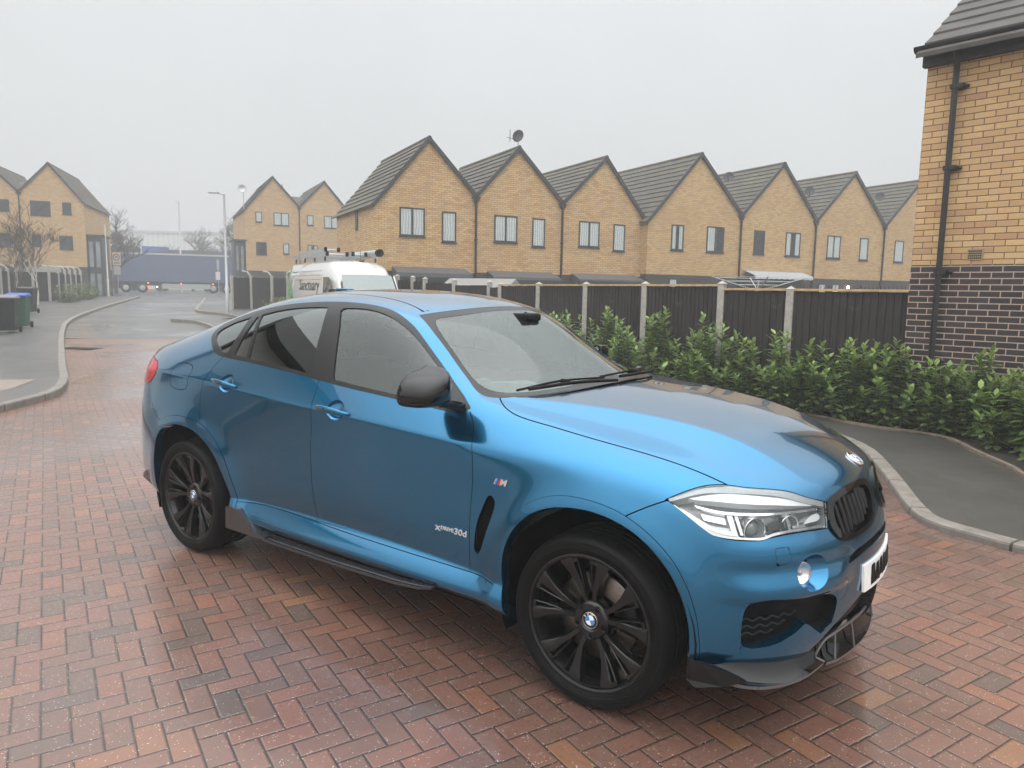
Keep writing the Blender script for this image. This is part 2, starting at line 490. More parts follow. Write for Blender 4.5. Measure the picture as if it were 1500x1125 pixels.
def mat_glass(name, tint, alpha_rough=0.0, refl=1.0, sheen=0.):
    """thin automotive glass: tinted see-through with a fresnel mirror on top"""
    m, nt, out = new_mat(name); n = N(nt)
    tr = n.node('ShaderNodeBsdfTransparent'); tr.inputs[0].default_value = (*tint, 1)
    gl = n.node('ShaderNodeBsdfGlossy'); gl.inputs['Roughness'].default_value = .012; gl.inputs[0].default_value = (.93,1.,.985,1)
    fr = n.node('ShaderNodeFresnel'); fr.inputs[0].default_value = 1.62
    f = n.math('MULTIPLY', fr.outputs[0], refl, clamp=True)
    base = tr.outputs[0]
    if sheen:
        df = n.node('ShaderNodeBsdfDiffuse'); df.inputs[0].default_value = (.62,.68,.66,1)  # pale diffuse share put in to brighten the glass like reflected sky
        mx0 = n.node('ShaderNodeMixShader'); mx0.inputs[0].default_value = sheen
        nt.links.new(base, mx0.inputs[1]); nt.links.new(df.outputs[0], mx0.inputs[2]); base = mx0.outputs[0]
    mx = n.node('ShaderNodeMixShader'); n.put(mx.inputs[0], f)
    nt.links.new(base, mx.inputs[1]); nt.links.new(gl.outputs[0], mx.inputs[2]); nt.links.new(mx.outputs[0], out.inputs[0])
    return m
def mat_tyre():
    m, nt, out = new_mat('tyre rubber'); n = N(nt); v = n.coord(); x, y, z = n.sep(v)
    ang = n.math('ARCTAN2', y, x); r = n.math('SQRT', n.math('ADD', n.math('MULTIPLY', x, x), n.math('MULTIPLY', y, y)))
    tread = n.math('GREATER_THAN', r, .352)
    a1 = n.math('ADD', n.math('MULTIPLY', ang, 70/(2*math.pi)), n.math('MULTIPLY', z, 4.))
    s1 = n.math('LESS_THAN', n.math('FRACT', a1), .20)
    g = n.math('MULTIPLY', s1, tread)
    ring = n.math('SINE', n.math('MULTIPLY', r, 900.)); side = n.math('MULTIPLY', n.math('MULTIPLY', ring, n.math('LESS_THAN', r, .33)), .12)
    h = n.math('ADD', n.math('MULTIPLY', g, -1.), side)
    h = n.math('ADD', h, n.math('MULTIPLY', n.noise(v, 160., 3), .15))
    dust = n.noise(v, 7., 4)
    col = n.ramp(dust, [(.3,(.0025,.0025,.0027)),(.75,(.008,.0076,.0072))])
    col = n.mix(g, col, (.005,.005,.005,1))
    b = n.bsdf(Base_Color=col, Roughness=n.maprange(dust,.3,.7,.45,.65), Specular_IOR_Level=.12, Normal=n.bump(h, .9, .006))
    nt.links.new(b, out.inputs[0]); return m
def mat_mesh_grille(name, sx, sz):
    """black plastic honeycomb-like mesh"""
    m, nt, out = new_mat(name); n = N(nt); x, y, z = n.sep(n.coord())
    u = n.math('ADD', n.math('MULTIPLY', n.math('SUBTRACT', y, x), sx), 0.); w = n.math('MULTIPLY', z, sz)
    row = n.math('FLOOR', w); u2 = n.math('ADD', u, n.math('MULTIPLY', n.math('MODULO', row, 2.), .5))
    fu = n.math('ABSOLUTE', n.math('SUBTRACT', n.math('FRACT', u2), .5)); fw = n.math('ABSOLUTE', n.math('SUBTRACT', n.math('FRACT', w), .5))
    rim = n.math('GREATER_THAN', n.math('MAXIMUM', fu, fw), .36)
    col = n.mix(rim, (.002,.002,.002,1), (.018,.018,.019,1))
    b = n.bsdf(Base_Color=col, Roughness=.4, Normal=n.bump(rim, .9, .01)); nt.links.new(b, out.inputs[0]); return m

PAINT = mat_paint()
GLOSSBLK = simple('gloss black trim', (.003,.003,.0033), .06, var=.05, spec=.5)
SATBLK = simple('satin black trim', (.008,.008,.0085), .38, var=.1, bump=.05, spec=.3)
MATBLK = simple('matt black plastic', (.006,.006,.006), .6, var=.15, bump=.2, spec=.15)
DARK = simple('unlit cavity black', (.003,.003,.003), .9, spec=.1)
WHEELBLK = simple('satin black wheel', (.004,.004,.0045), .20, coat=.0, var=.1, spec=.45)
TYRE = mat_tyre()
STEEL = simple('brushed brake steel', (.20,.175,.15), .38, metal=1., var=.2, scale=60.)
CHROME = simple('bright chrome', (.78,.78,.79), .08, metal=1., var=.03)
LETTERSIL = simple('matt silver lettering', (.62,.63,.65), .45, metal=.3, var=.03)
SILVER = simple('satin silver', (.55,.56,.58), .28, metal=1., var=.05)
LAMPREF = simple('lamp reflector', (.80,.81,.82), .18, metal=.9, var=.05)
LAMPWHITE = simple('lamp light guide', (.90,.91,.92), .22, var=.03, coat=.6)
LAMPGREY = simple('lamp bezel grey', (.42,.43,.44), .30, metal=.3, var=.08)
WHITEPL = simple('white plate plastic', (.80,.80,.78), .35, var=.03)
REDLAMP = simple('red lamp lens', (.40,.006,.010), .10, var=.25, scale=40., spec=.4)
REDLAMP2 = simple('pale red lamp stripe', (.75,.18,.18), .15, coat=1., var=.1)
GLASS_WS = mat_glass('windscreen glass', (.80,.91,.88), refl=1.3, sheen=.02)
GLASS_F = mat_glass('front side glass', (.72,.81,.79), refl=1.3, sheen=.01)
GLASS_R = mat_glass('privacy side glass', (.05,.052,.052), refl=1.8)
GLASS_L = mat_glass('lamp lens clear', (.93,.94,.95), refl=.8)
TRIMGREY = simple('window trim black', (.009,.009,.010), .22, coat=.0, var=.06, spec=.35)
LEATHER = simple('dark grey leather', (.085,.088,.09), .5, bump=.25, bscale=260.)
DASH = simple('charcoal dash plastic', (.20,.215,.215), .55, bump=.15, bscale=300.)
HEADLIN = simple('pale headlining', (.48,.48,.46), .9)
MESHG = mat_mesh_grille('black mesh grille', 26., 42.)
EMBLUE = simple('emblem blue', (.02,.22,.62), .2, coat=1., var=.02)
EMWHITE = simple('emblem white', (.80,.82,.84), .2, coat=1., var=.02)
RED = simple('badge red', (.55,.02,.03), .25, var=.02)
DKBLUE = simple('badge dark blue', (.02,.03,.18), .25, var=.02)
CARSPLIT = simple('gloss black splitter', (.003,.003,.0035), .09, var=.05, spec=.4)
EDGEGREY = simple('splitter edge grey', (.10,.10,.105), .3, coat=.5, var=.05)
SATGREY = simple('satin grey aero trim', (.022,.022,.024), .30, coat=.5, var=.1)


def loft_side(bm_, secs, m, cap=True, smooth=True):
    """closed sections of equal length joined in order"""
    n = len(secs[0]); vs = [p for q in secs for p in q]; fs = []
    for i in range(len(secs)-1):
        for k in range(n): fs.append((i*n+k, i*n+(k+1)%n, (i+1)*n+(k+1)%n, (i+1)*n+k))
    if cap: fs += [tuple(range(n))[::-1], tuple(range((len(secs)-1)*n, len(secs)*n))]
    bm_.add(vs, fs, m, smooth)

CAR = thing('parked_car', 'blue metallic coupe SUV with black wheels parked on the brick paving', 'car', (-1.4,0,0))
def cpart(o):            # children keep their modelled place although the car's origin is between its axles
    o.location = Vector(o.location)-Vector((-1.4,0,0)); return o
SK = Skin()
SIDE = [0,1,2,3,4,5,6,7,8,9]+list(range(20,28))+list(range(30,38))
FRONT = [0,1,2,3,4,5,6,7,14]+list(range(20,28))
G = (.0017, -.0017); GA_ = (.0011, -.0011)

# outlines in the car's own side (x,z), front (y,z), plan (x,y) and 45-degree (s,z) views
P = {}
P['arch_f'] = [(-.40,.20)]+catmull([(-.405,.33),(-.428,.446),(-.416,.573),(-.37,.678),(-.284,.766),(-.187,.815),(-.086,.836),(.02,.838),(.121,.819),(.211,.782),(.291,.723),(.352,.653),(.398,.563),(.423,.465),(.428,.33)], 5)+[(.425,.20)]
P['arch_fo'] = [(-.478,.404)]+catmull([(-.476,.43),(-.472,.52),(-.450,.612),(-.405,.706),(-.326,.790),(-.231,.847),(-.129,.875),(-.008,.878),(.113,.858),(.205,.821),(.293,.764),(.362,.695),(.415,.605),(.448,.505),(.462,.405)], 5)+[(.462,.10),(-.44,.10)]
P['arch_r'] = [(-3.33,.20),(-3.335,.42),(-3.332,.54)]+catmull([(-3.30,.64),(-3.262,.712),(-3.193,.772),(-3.075,.815),(-2.96,.826),(-2.815,.805),(-2.698,.744),(-2.613,.665),(-2.556,.571),(-2.512,.48),(-2.490,.40)], 5)+[(-2.47,.20)]
P['arch_ro'] = [(-3.38,.30),(-3.385,.60)]+catmull([(-3.345,.69),(-3.25,.803),(-3.18,.845),(-3.03,.878),(-2.89,.880),(-2.75,.858),(-2.636,.793),(-2.548,.697),(-2.491,.581),(-2.456,.489),(-2.435,.41)], 5)+[(-2.43,.30)]
P['sill'] = [(-2.60,.405)]+catmull([(-2.488,.410),(-2.33,.425),(-2.176,.432),(-1.903,.429),(-1.487,.418),(-1.047,.413),(-.72,.413),(-.56,.413),(-.46,.403),(-.36,.392)], 4)+[(-.36,.0),(-2.6,.0)]
P['door_front'] = catmull([(-.711,1.148),(-.655,1.09),(-.618,.991),(-.612,.857),(-.628,.695),(-.646,.42),(-.65,.30)], 5)+catmull([(-1.735,.30),(-1.740,.434),(-1.748,.675),(-1.737,.856),(-1.715,.995),(-1.714,1.127),(-1.726,1.207),(-1.735,1.30)], 5)+[(-1.70,1.5),(-.95,1.45)]
P['door_rear'] = catmull([(-1.735,.30),(-1.740,.434),(-1.748,.675),(-1.737,.856),(-1.715,.995),(-1.714,1.127),(-1.726,1.207),(-1.735,1.30)], 5)+[(-1.74,1.5),(-2.55,1.5),(-2.63,1.33)]+catmull([(-2.655,1.269),(-2.690,1.217),(-2.715,1.145),(-2.742,1.072),(-2.757,1.016),(-2.765,.956),(-2.752,.84),(-2.70,.78)], 5)+[(-2.55,.60),(-2.48,.30)]
P['dlo'] = catmull([(-2.952,1.371),(-2.985,1.405),(-2.985,1.440),(-2.93,1.474),(-2.738,1.530),(-2.531,1.569),(-2.341,1.594),(-2.161,1.610),(-1.996,1.619),(-1.86,1.622),(-1.70,1.619),(-1.553,1.608),(-1.432,1.588),(-1.332,1.556),(-1.232,1.509),(-1.143,1.452),(-1.043,1.382),(-.942,1.312),(-.84,1.244),(-.76,1.194)], 4)[:-1]+[(-.712,1.160),(-.731,1.146)]+catmull([(-.80,1.134),(-.888,1.142),(-1.008,1.153),(-1.206,1.168),(-1.488,1.187),(-1.726,1.207),(-1.927,1.226),(-2.182,1.244),(-2.411,1.259),(-2.655,1.270),(-2.75,1.283),(-2.84,1.315)], 4)
P['g_front'] = [(-1.793,1.583)]+catmull([(-1.75,1.590),(-1.628,1.590),(-1.501,1.577),(-1.376,1.546),(-1.277,1.506),(-1.178,1.454),(-1.08,1.390),(-1.003,1.337),(-.95,1.297)], 4)+[(-.985,1.185),(-1.064,1.178),(-1.214,1.188),(-1.413,1.203),(-1.622,1.220),(-1.672,1.342),(-1.730,1.484)]
P['g_rear'] = catmull([(-2.525,1.526),(-2.45,1.542),(-2.342,1.561),(-2.167,1.580),(-1.99,1.588),(-1.91,1.589)], 4)+[(-1.868,1.471),(-1.835,1.333),(-1.817,1.235),(-2.022,1.252),(-2.196,1.265),(-2.392,1.275),(-2.458,1.418)]
P['g_fixed'] = [(-2.565,1.510),(-2.548,1.514),(-2.485,1.418),(-2.418,1.280),(-2.555,1.288),(-2.568,1.40)]
P['g_quarter'] = [(-2.917,1.395),(-2.912,1.42),(-2.879,1.438),(-2.809,1.468),(-2.69,1.496),(-2.645,1.507),(-2.632,1.41),(-2.635,1.294),(-2.69,1.294),(-2.80,1.336),(-2.88,1.366)]
P['fuel'] = catmull([(-3.105,1.195),(-3.07,1.206),(-2.968,1.206),(-2.917,1.195),(-2.892,1.160),(-2.898,1.11),(-2.911,1.068),(-2.942,1.051),(-3.075,1.053),(-3.105,1.072)], 4, True)
P['tail'] = [(-3.62,1.208),(-3.41,1.188),(-3.335,1.155),(-3.335,1.12),(-3.41,1.062),(-3.46,1.045),(-4.3,1.03),(-4.3,1.2)]
P['rbump'] = [(-3.20,.815),(-3.30,.85),(-3.35,.905),(-3.418,.985),(-3.445,1.035),(-4.3,1.02),(-4.3,0),(-3.2,0)]
P['vent'] = catmull([(-.515,.806),(-.492,.797),(-.484,.77),(-.515,.677),(-.545,.602),(-.572,.532),(-.592,.513),(-.607,.520),(-.604,.594),(-.590,.657),(-.567,.715)], 4, True)
P['bump'] = [(.12,.815),(.164,.850),(.232,.888),(.293,.917),(.42,.935),(1.3,.95),(1.3,-.2),(.40,-.2),(.40,.3),(.30,.74)]
P['head'] = catmull([(-.421,.919),(-.352,.948),(-.268,.969),(-.190,.972),(-.124,.965),(-.023,.957),(.060,.945),(.142,.918),(.229,.894)], 4)+[(.212,.808)]+catmull([(.107,.815),(.013,.816),(-.062,.811),(-.112,.803),(-.16,.802),(-.218,.804),(-.27,.812),(-.31,.836),(-.36,.876),(-.399,.907)], 4)
P['head_brow'] = [(-.335,.938),(-.26,.951),(-.19,.954),(-.02,.940),(.06,.926),(.150,.897),(.05,.897),(-.10,.905),(-.22,.912),(-.28,.917)]
P['grille'] = catmull([(-.432,.893),(-.400,.908),(-.319,.926),(-.20,.937),(-.105,.935),(-.062,.915),(-.045,.868),(-.065,.812),(-.13,.765),(-.237,.744),(-.356,.740),(-.431,.752),(-.465,.79),(-.461,.846)], 4, True)
P['grille_in'] = catmull([(-.40,.880),(-.32,.902),(-.20,.914),(-.115,.910),(-.085,.885),(-.085,.845),(-.11,.80),(-.17,.772),(-.28,.761),(-.39,.764),(-.425,.79),(-.425,.845)], 4, True)
P['intake'] = catmull([(-.172,.40),(-.176,.48),(-.166,.545),(-.142,.576),(-.10,.588),(-.016,.585),(.086,.575),(.18,.562),(.24,.547),(.268,.52),(.265,.47),(.253,.425)], 4)+[(.185,.398),(.096,.466),(.049,.433),(-.011,.405),(-.066,.392),(-.13,.388)]
P['fin'] = [(.10,.49),(.215,.405),(.19,.382),(.165,.362),(.066,.352),(-.033,.345),(-.133,.345),(-.166,.358),(-.175,.385),(-.15,.42),(-.066,.43),(-.011,.44),(.049,.46)]
P['fog'] = [(.114+.079*math.cos(t*math.pi/16), .664+.066*math.sin(t*math.pi/16)) for t in range(32)]
P['tow'] = [(.301+.034*math.cos(t*math.pi/12), .556+.046*math.sin(t*math.pi/12)) for t in range(24)]
P['washer'] = [(-.062,.771),(-.015,.774),(-.004,.768),(.006,.745),(.009,.717),(.003,.711),(-.048,.711),(-.054,.720)]
P['slot'] = [(-.385,.648),(-.372,.672),(-.31,.688),(-.20,.697),(0,.702),(.1,.702),(.1,.674),(0,.674),(-.20,.667),(-.32,.652)]
P['chin'] = [(.1,.485),(-.255,.485),(-.34,.452),(-.445,.405),(-.50,.365),(-.545,.325),(-.545,.1),(.1,.1)]
P['hood'] = [(-.634,-.733)]+catmull([(-.60,-.760),(-.563,-.782),(-.496,-.800),(-.40,-.800),(-.307,-.793),(-.086,-.781),(.119,-.765),(.398,-.738),(.52,-.725)], 4)+[(1.2,-.70),(1.2,.1),(-.372,.1),(-.372,0),(-.387,-.25),(-.438,-.48),(-.525,-.635)]
P['ws'] = [(-1.310,-.588),(-1.282,-.558)]+catmull([(-1.255,-.50),(-1.200,-.308),(-1.168,-.15),(-1.158,0)], 4)+[(-1.15,.1),(-.41,.1)]+catmull([(-.41,0),(-.428,-.27),(-.466,-.50),(-.514,-.625),(-.60,-.712),(-.672,-.750),(-.735,-.763),(-.845,-.722),(-.993,-.674),(-1.134,-.640)], 4)
P['ws_in'] = catmull([(-1.105,0),(-1.12,-.20),(-1.145,-.36),(-1.185,-.49),(-1.20,-.545),(-1.175,-.578),(-1.095,-.615),(-.95,-.655),(-.80,-.705),(-.725,-.705),(-.668,-.672),(-.601,-.590),(-.515,-.34),(-.495,-.17),(-.488,0)], 4)+[(-.488,.1),(-1.105,.1)]
P['roofpanel'] = [(-1.16,.1)]+catmull([(-1.16,0),(-1.19,-.2),(-1.245,-.40),(-1.30,-.545)], 4)+catmull([(-1.36,-.535),(-1.5,-.522),(-1.8,-.507),(-2.2,-.49),(-2.5,-.48),(-2.62,-.475)], 3)+[(-2.70,-.2),(-2.72,.1)]
P['backlight'] = [(-2.72,.1),(-2.70,-.2),(-2.62,-.475),(-3.0,-.47),(-3.45,-.46),(-3.5,-.3),(-3.52,.1)]

DISH = {'rear':(-2.497,1.127),'front':(-1.527,1.072)}
for k_, (a_, b_) in DISH.items(): P['dish_'+k_] = [(a_+.066*math.cos(t*math.pi/20), b_+.053*math.sin(t*math.pi/20)) for t in range(40)]
for key, kind, pids, lv in (
    ('arch_f','side',SIDE,(0,)), ('arch_fo','side',SIDE,GA_), ('arch_r','side',SIDE,(0,)), ('arch_ro','side',SIDE,GA_),
    ('sill','side',SIDE,G), ('door_front','side',SIDE,G), ('door_rear','side',SIDE,G),
    ('dlo','side',[6,7,8,9],(0,)), ('g_front','side',[7,8,9],(0,)), ('g_rear','side',[7,8,9],(0,)), ('g_fixed','side',[7,8,9],(0,)), ('g_quarter','side',[7,8,9],(0,)),
    ('fuel','side',SIDE,(.002,-.002)), ('dish_rear','side',SIDE,(0,)), ('dish_front','side',SIDE,(0,)), ('tail','side',SIDE,(.003,0)), ('rbump','side',SIDE,(.002,-.002)), ('vent','side',SIDE,(0,)), ('bump','side',[5,6,7,14]+list(range(24,28)),(.0025,-.0025)),
    ('hood','top',[7,14,9],(.003,-.003)), ('ws','top',[9,10,13,14],(0,)), ('ws_in','top',[9,10,13,14],(0,)), ('roofpanel','top',[10,9,13],(.004,-.004)), ('backlight','top',[10,11],(0,)),
    ('head','obl',FRONT,(.004,0)), ('grille','front',FRONT,(0,)), ('grille_in','front',FRONT,(0,)), ('intake','obl',FRONT,(0,)), ('fin','obl',FRONT,(0,)),
    ('fog','obl',FRONT,(0,)), ('tow','obl',FRONT,(.0009,-.0009)), ('washer','obl',FRONT,(.0009,-.0009)), ('slot','front',FRONT,(0,)), ('chin','front',FRONT,(0,))):
    SK.cut(P[key], kind, pids, lv)
SK.finish()
L = SK.lab; pa = SK.pida; cx, cy, cz = SK.cen.T
def D(key, kind): return SK.sdf(SK.cen, P[key], kind)
side = np.isin(pa, SIDE); top14 = pa == 14
L[:] = 'side'
rear = pa >= 30; front = (pa >= 20) & (pa < 30)
d = D('bump','side'); low_or = np.isin(pa, list(range(0,8))+[14])
L[front] = 'bumper'
L[low_or & (d < 0) & (cx > .1) & ~top14] = 'bumper'; L[low_or & (np.abs(d) < .0025) & (cx > .1)] = 'gap'
fend = np.isin(pa, range(0,8)) & (cx > -.75) & (L == 'side'); L[fend] = 'fender'
d = D('hood','top'); hz = (top14 | np.isin(pa,[7,9])) & (cx > -.72)
L[top14] = 'fender'; L[(top14 | ((pa == 7))) & (d < 0) & (cx > -.7)] = 'hood'; L[hz & (np.abs(d) < .003)] = 'gap'
L[top14 & (cx > .52)] = np.where(L[top14 & (cx > .52)] == 'gap', 'gap', 'hood')
L[top14 & (d > .003) & (cy > -.70) & (cx < -.3)] = 'cowl'
for key, nm in (('door_front','door_f'),('door_rear','door_r')):
    d = D(key,'side'); ok = np.isin(pa, range(0,8))
    L[ok & (d < 0)] = nm; L[ok & (np.abs(d) < .0017)] = 'gap'
for q_ in ('dish_rear','dish_front'): L[np.isin(pa, range(0,9)) & (D(q_,'side') < 0)] = 'drop'
d = D('fuel','side'); ok = np.isin(pa, range(0,9)); L[ok & (d < 0)] = 'fuel'; L[ok & (np.abs(d) < .002)] = 'gap'
d = D('sill','side'); ok = np.isin(pa, range(0,6)); L[ok & (d < 0) & (cx < -.3) & (cx > -2.6)] = 'sill'; L[ok & (np.abs(d) < .0017) & (cx < -.3) & (cx > -2.6)] = 'gap'
L[rear] = 'rear'
d = D('rbump','side'); ok = np.isin(pa, range(0,8)) | rear; L[ok & (d < 0)] = 'rbump'; L[ok & (np.abs(d) < .002)] = 'gap'
d = D('tail','side'); ok = (np.isin(pa, range(5,9)) | rear) & (cy < -.30); L[ok & (d < 0)] = 'tail'; L[ok & (d >= 0) & (d < .003)] = 'gap'
for ki, ko in (('arch_f','arch_fo'),('arch_r','arch_ro')):
    ok = side & (cz < 1.0) & (cy < -.5); do = D(ko,'side'); di = D(ki,'side')
    L[ok & (do < 0)] = 'arch'+ki[-1]; L[ok & (np.abs(do) < .0011) & (L != 'tail')] = 'gap'; L[ok & (di < 0)] = 'drop'
d = D('vent','side'); L[np.isin(pa, range(0,8)) & (d < 0)] = 'vent'
ok = np.isin(pa, [6,7,8,9]) & (cx < -.66); d = D('dlo','side'); L[ok & (d < 0)] = 'wtrim'
for key, nm in (('g_front','gf'),('g_rear','gr'),('g_fixed','gr'),('g_quarter','gq')):
    L[ok & (D(key,'side') < 0)] = nm
topm = np.isin(pa, [9,10,13,14]) & (cx < -.35)
d = D('ws','top'); L[topm & (d < 0)] = 'frit'; L[topm & (D('ws_in','top') < 0)] = 'ws'
L[np.isin(pa,[10,11])] = 'shell'
d = D('roofpanel','top'); ok = np.isin(pa,[9,10,13]) & ~np.isin(L,['ws','frit','wtrim','gf','gr','gq']); L[ok & (d < 0)] = 'roof'; L[ok & (np.abs(d) < .004) & (cx < -1.29)] = 'gap'
ok = np.isin(pa,[10,11]) & (D('backlight','top') < 0); L[ok] = 'backlight'
L[np.isin(pa,[13]) & ~np.isin(L,['ws','frit','roof','gap'])] = 'shell'
L[(L == 'side')] = 'shell'
ok = np.isin(pa, FRONT) & (cx > .2)
d = D('head','obl'); L[ok & (cz > .7) & (d < 0)] = 'head'; L[ok & (cz > .7) & (d >= 0) & (d < .004)] = 'gap'
d = D('intake','obl'); L[ok & (d < 0)] = 'intake'
for key, g in (('tow',.0009),('washer',.0009)):
    d = D(key,'obl'); L[ok & (np.abs(d) < g) & (L == 'bumper')] = 'gap'
L[ok & (D('fog','obl') < 0)] = 'fog'
d = D('grille','front'); L[ok & (d < 0)] = 'gframe'; L[ok & (D('grille_in','front') < 0)] = 'gin'
L[ok & (D('slot','front') < 0) & (cx > .7)] = 'slot'
L[ok & (D('chin','front') < 0) & (cx > .6)] = 'chin'
L[ok & (D('fin','obl') < 0) & (L == 'bumper')] = 'fin'

opaque = [q for q in set(L) if q not in ('drop','gf','gr','gq','ws','head','intake','fog','gin','slot','chin','vent','backlight')]
for o in SK.emit(opaque, 'inner_shell', DARK, CAR, offset=-.016, lip=0, both=True): cpart(o)
def put(*a, **k): return [cpart(o) for o in SK.emit(*a, **k)]
put(['hood'], 'bonnet', PAINT, CAR, both=True)
put(['roof'], 'roof', PAINT, CAR, both=True)
put(['shell'], 'body_shell', PAINT, CAR, both=True)
put(['fender'], 'front_wing', PAINT, CAR)
DOORS = put(['door_f'], 'front_door', PAINT, CAR); DOORS += put(['door_r'], 'rear_door', PAINT, CAR)
put(['sill'], 'side_skirt', PAINT, CAR)
put(['archf'], 'front_wheel_arch', PAINT, CAR, offset=.003, lip=.05); put(['archr'], 'rear_wheel_arch', PAINT, CAR, offset=.003, lip=.05)
put(['fuel'], 'fuel_flap', PAINT, CAR, mirror=False)
put(['rear'], 'tailgate', PAINT, CAR, both=True)
put(['rbump'], 'rear_bumper', PAINT, CAR, both=True)
BUMPER = put(['bumper'], 'front_bumper', PAINT, CAR, both=True)[0]
for o in put(['fin'], 'bumper_fin', PAINT, CAR, offset=.004, lip=.035):
    me = o.data; sy = 1 if me.vertices[0].co.y > 0 else -1
    for v in me.vertices: v.co += Vector((.70711, .70711*sy, 0))*(.034*max(0., min(1., (.462-v.co.z)/.10))*max(.05, min(1., ((v.co.x+1.4+v.co.y*-sy*-1*sy if False else v.co.x-1.4-abs(v.co.y))*.70711+.17)/.11)))
    me.normals_split_custom_set([(0,0,0)]*len(me.loops))
put(['tail'], 'tail_light', REDLAMP, CAR, offset=.003)
put(['backlight'], 'rear_window', GLASS_R, CAR, both=True, lip=.004)
put(['wtrim'], 'window_trim', TRIMGREY, CAR, offset=.002, lip=.012)
put(['gf'], 'front_side_window', GLASS_F, CAR, offset=-.004, lip=0)
put(['gr'], 'rear_side_window', GLASS_R, CAR, offset=-.004, lip=0)
put(['gq'], 'quarter_window', GLASS_R, CAR, offset=-.004, lip=0)
WS = put(['ws'], 'windscreen', GLASS_WS, CAR, both=True, offset=-.002, lip=0)[0]
put(['frit'], 'windscreen_surround', TRIMGREY, CAR, both=True, offset=-.001, lip=.008)
put(['cowl'], 'cowl_panel', MATBLK, CAR, both=True, offset=-.02, lip=.004)
put(['vent'], 'wing_vent', DARK, CAR, offset=-.022, lip=-.018)
INTK = put(['intake'], 'lower_air_intake', MATBLK, CAR, offset=-.055, lip=-.050)
put(['slot'], 'upper_air_slot', MESHG, CAR, offset=-.035, lip=-.033, both=True)
put(['chin'], 'centre_air_intake', MESHG, CAR, offset=-.05, lip=-.046, both=True)
HEADS = put(['head'], 'headlight', GLASS_L, CAR, offset=.002, lip=.006)
GRL = put(['gframe'], 'kidney_grille', GLOSSBLK, CAR, offset=.010, lip=.05)
# ---------------------------------------------------------------- wheels
def arc_text(mb, txt, r, a0, size, h, m):
    """raised letters running round a tyre wall"""
    a = a0
    for ch in txt:
        if ch != ' ':
            vs, fs = text_mesh(ch, size, .0012)
            c, s_ = math.cos(a), math.sin(a)
            mb.add([(r*c+v.x*s_+v.y*c, r*s_-v.x*c+v.y*s_, h+v.z) for v in vs], fs, m)
        a -= size*.80/r
def emblem(mb, R0, M, ring=True, hz=.004):
    """round emblem: black ring, silver rims, blue and white quarters, three letters"""
    n = 40
    def disc(r0, r1, a0, a1, h, m, k):
        vs = []; fs = []
        for i in range(k+1):
            a = a0+(a1-a0)*i/k
            vs += [M @ Vector((r0*math.cos(a), r0*math.sin(a), h)), M @ Vector((r1*math.cos(a), r1*math.sin(a), h))]
        for i in range(k): fs.append((2*i, 2*i+1, 2*i+3, 2*i+2))
        mb.add(vs, fs, m)
    mb.lathe([(R0*1.0,-.002),(R0*1.0,hz*.6),(R0*.96,hz),(R0*.93,hz*.8)], CHROME, n, M)
    disc(R0*.60, R0*.94, 0, 2*math.pi, hz*.72, GLOSSBLK, n)
    mb.lathe([(R0*.63,hz*.6),(R0*.61,hz*1.05),(R0*.57,hz*.9)], CHROME, n, M)
    for q in range(4):
        disc(0, R0*.59, q*math.pi/2, (q+1)*math.pi/2, hz*.88, EMWHITE if q % 2 == 0 else EMBLUE, 8)
    for ch, a in (('B', 2.25), ('M', 1.57), ('W', .89)):
        vs, fs = text_mesh(ch, R0*.36, .0004)
        c, s_ = math.cos(a), math.sin(a); r = R0*.775
        mb.add([M @ Vector((r*c+v.x*s_+v.y*c, r*s_-v.x*c+v.y*s_, hz*.85+v.z)) for v in vs], fs, EMWHITE)

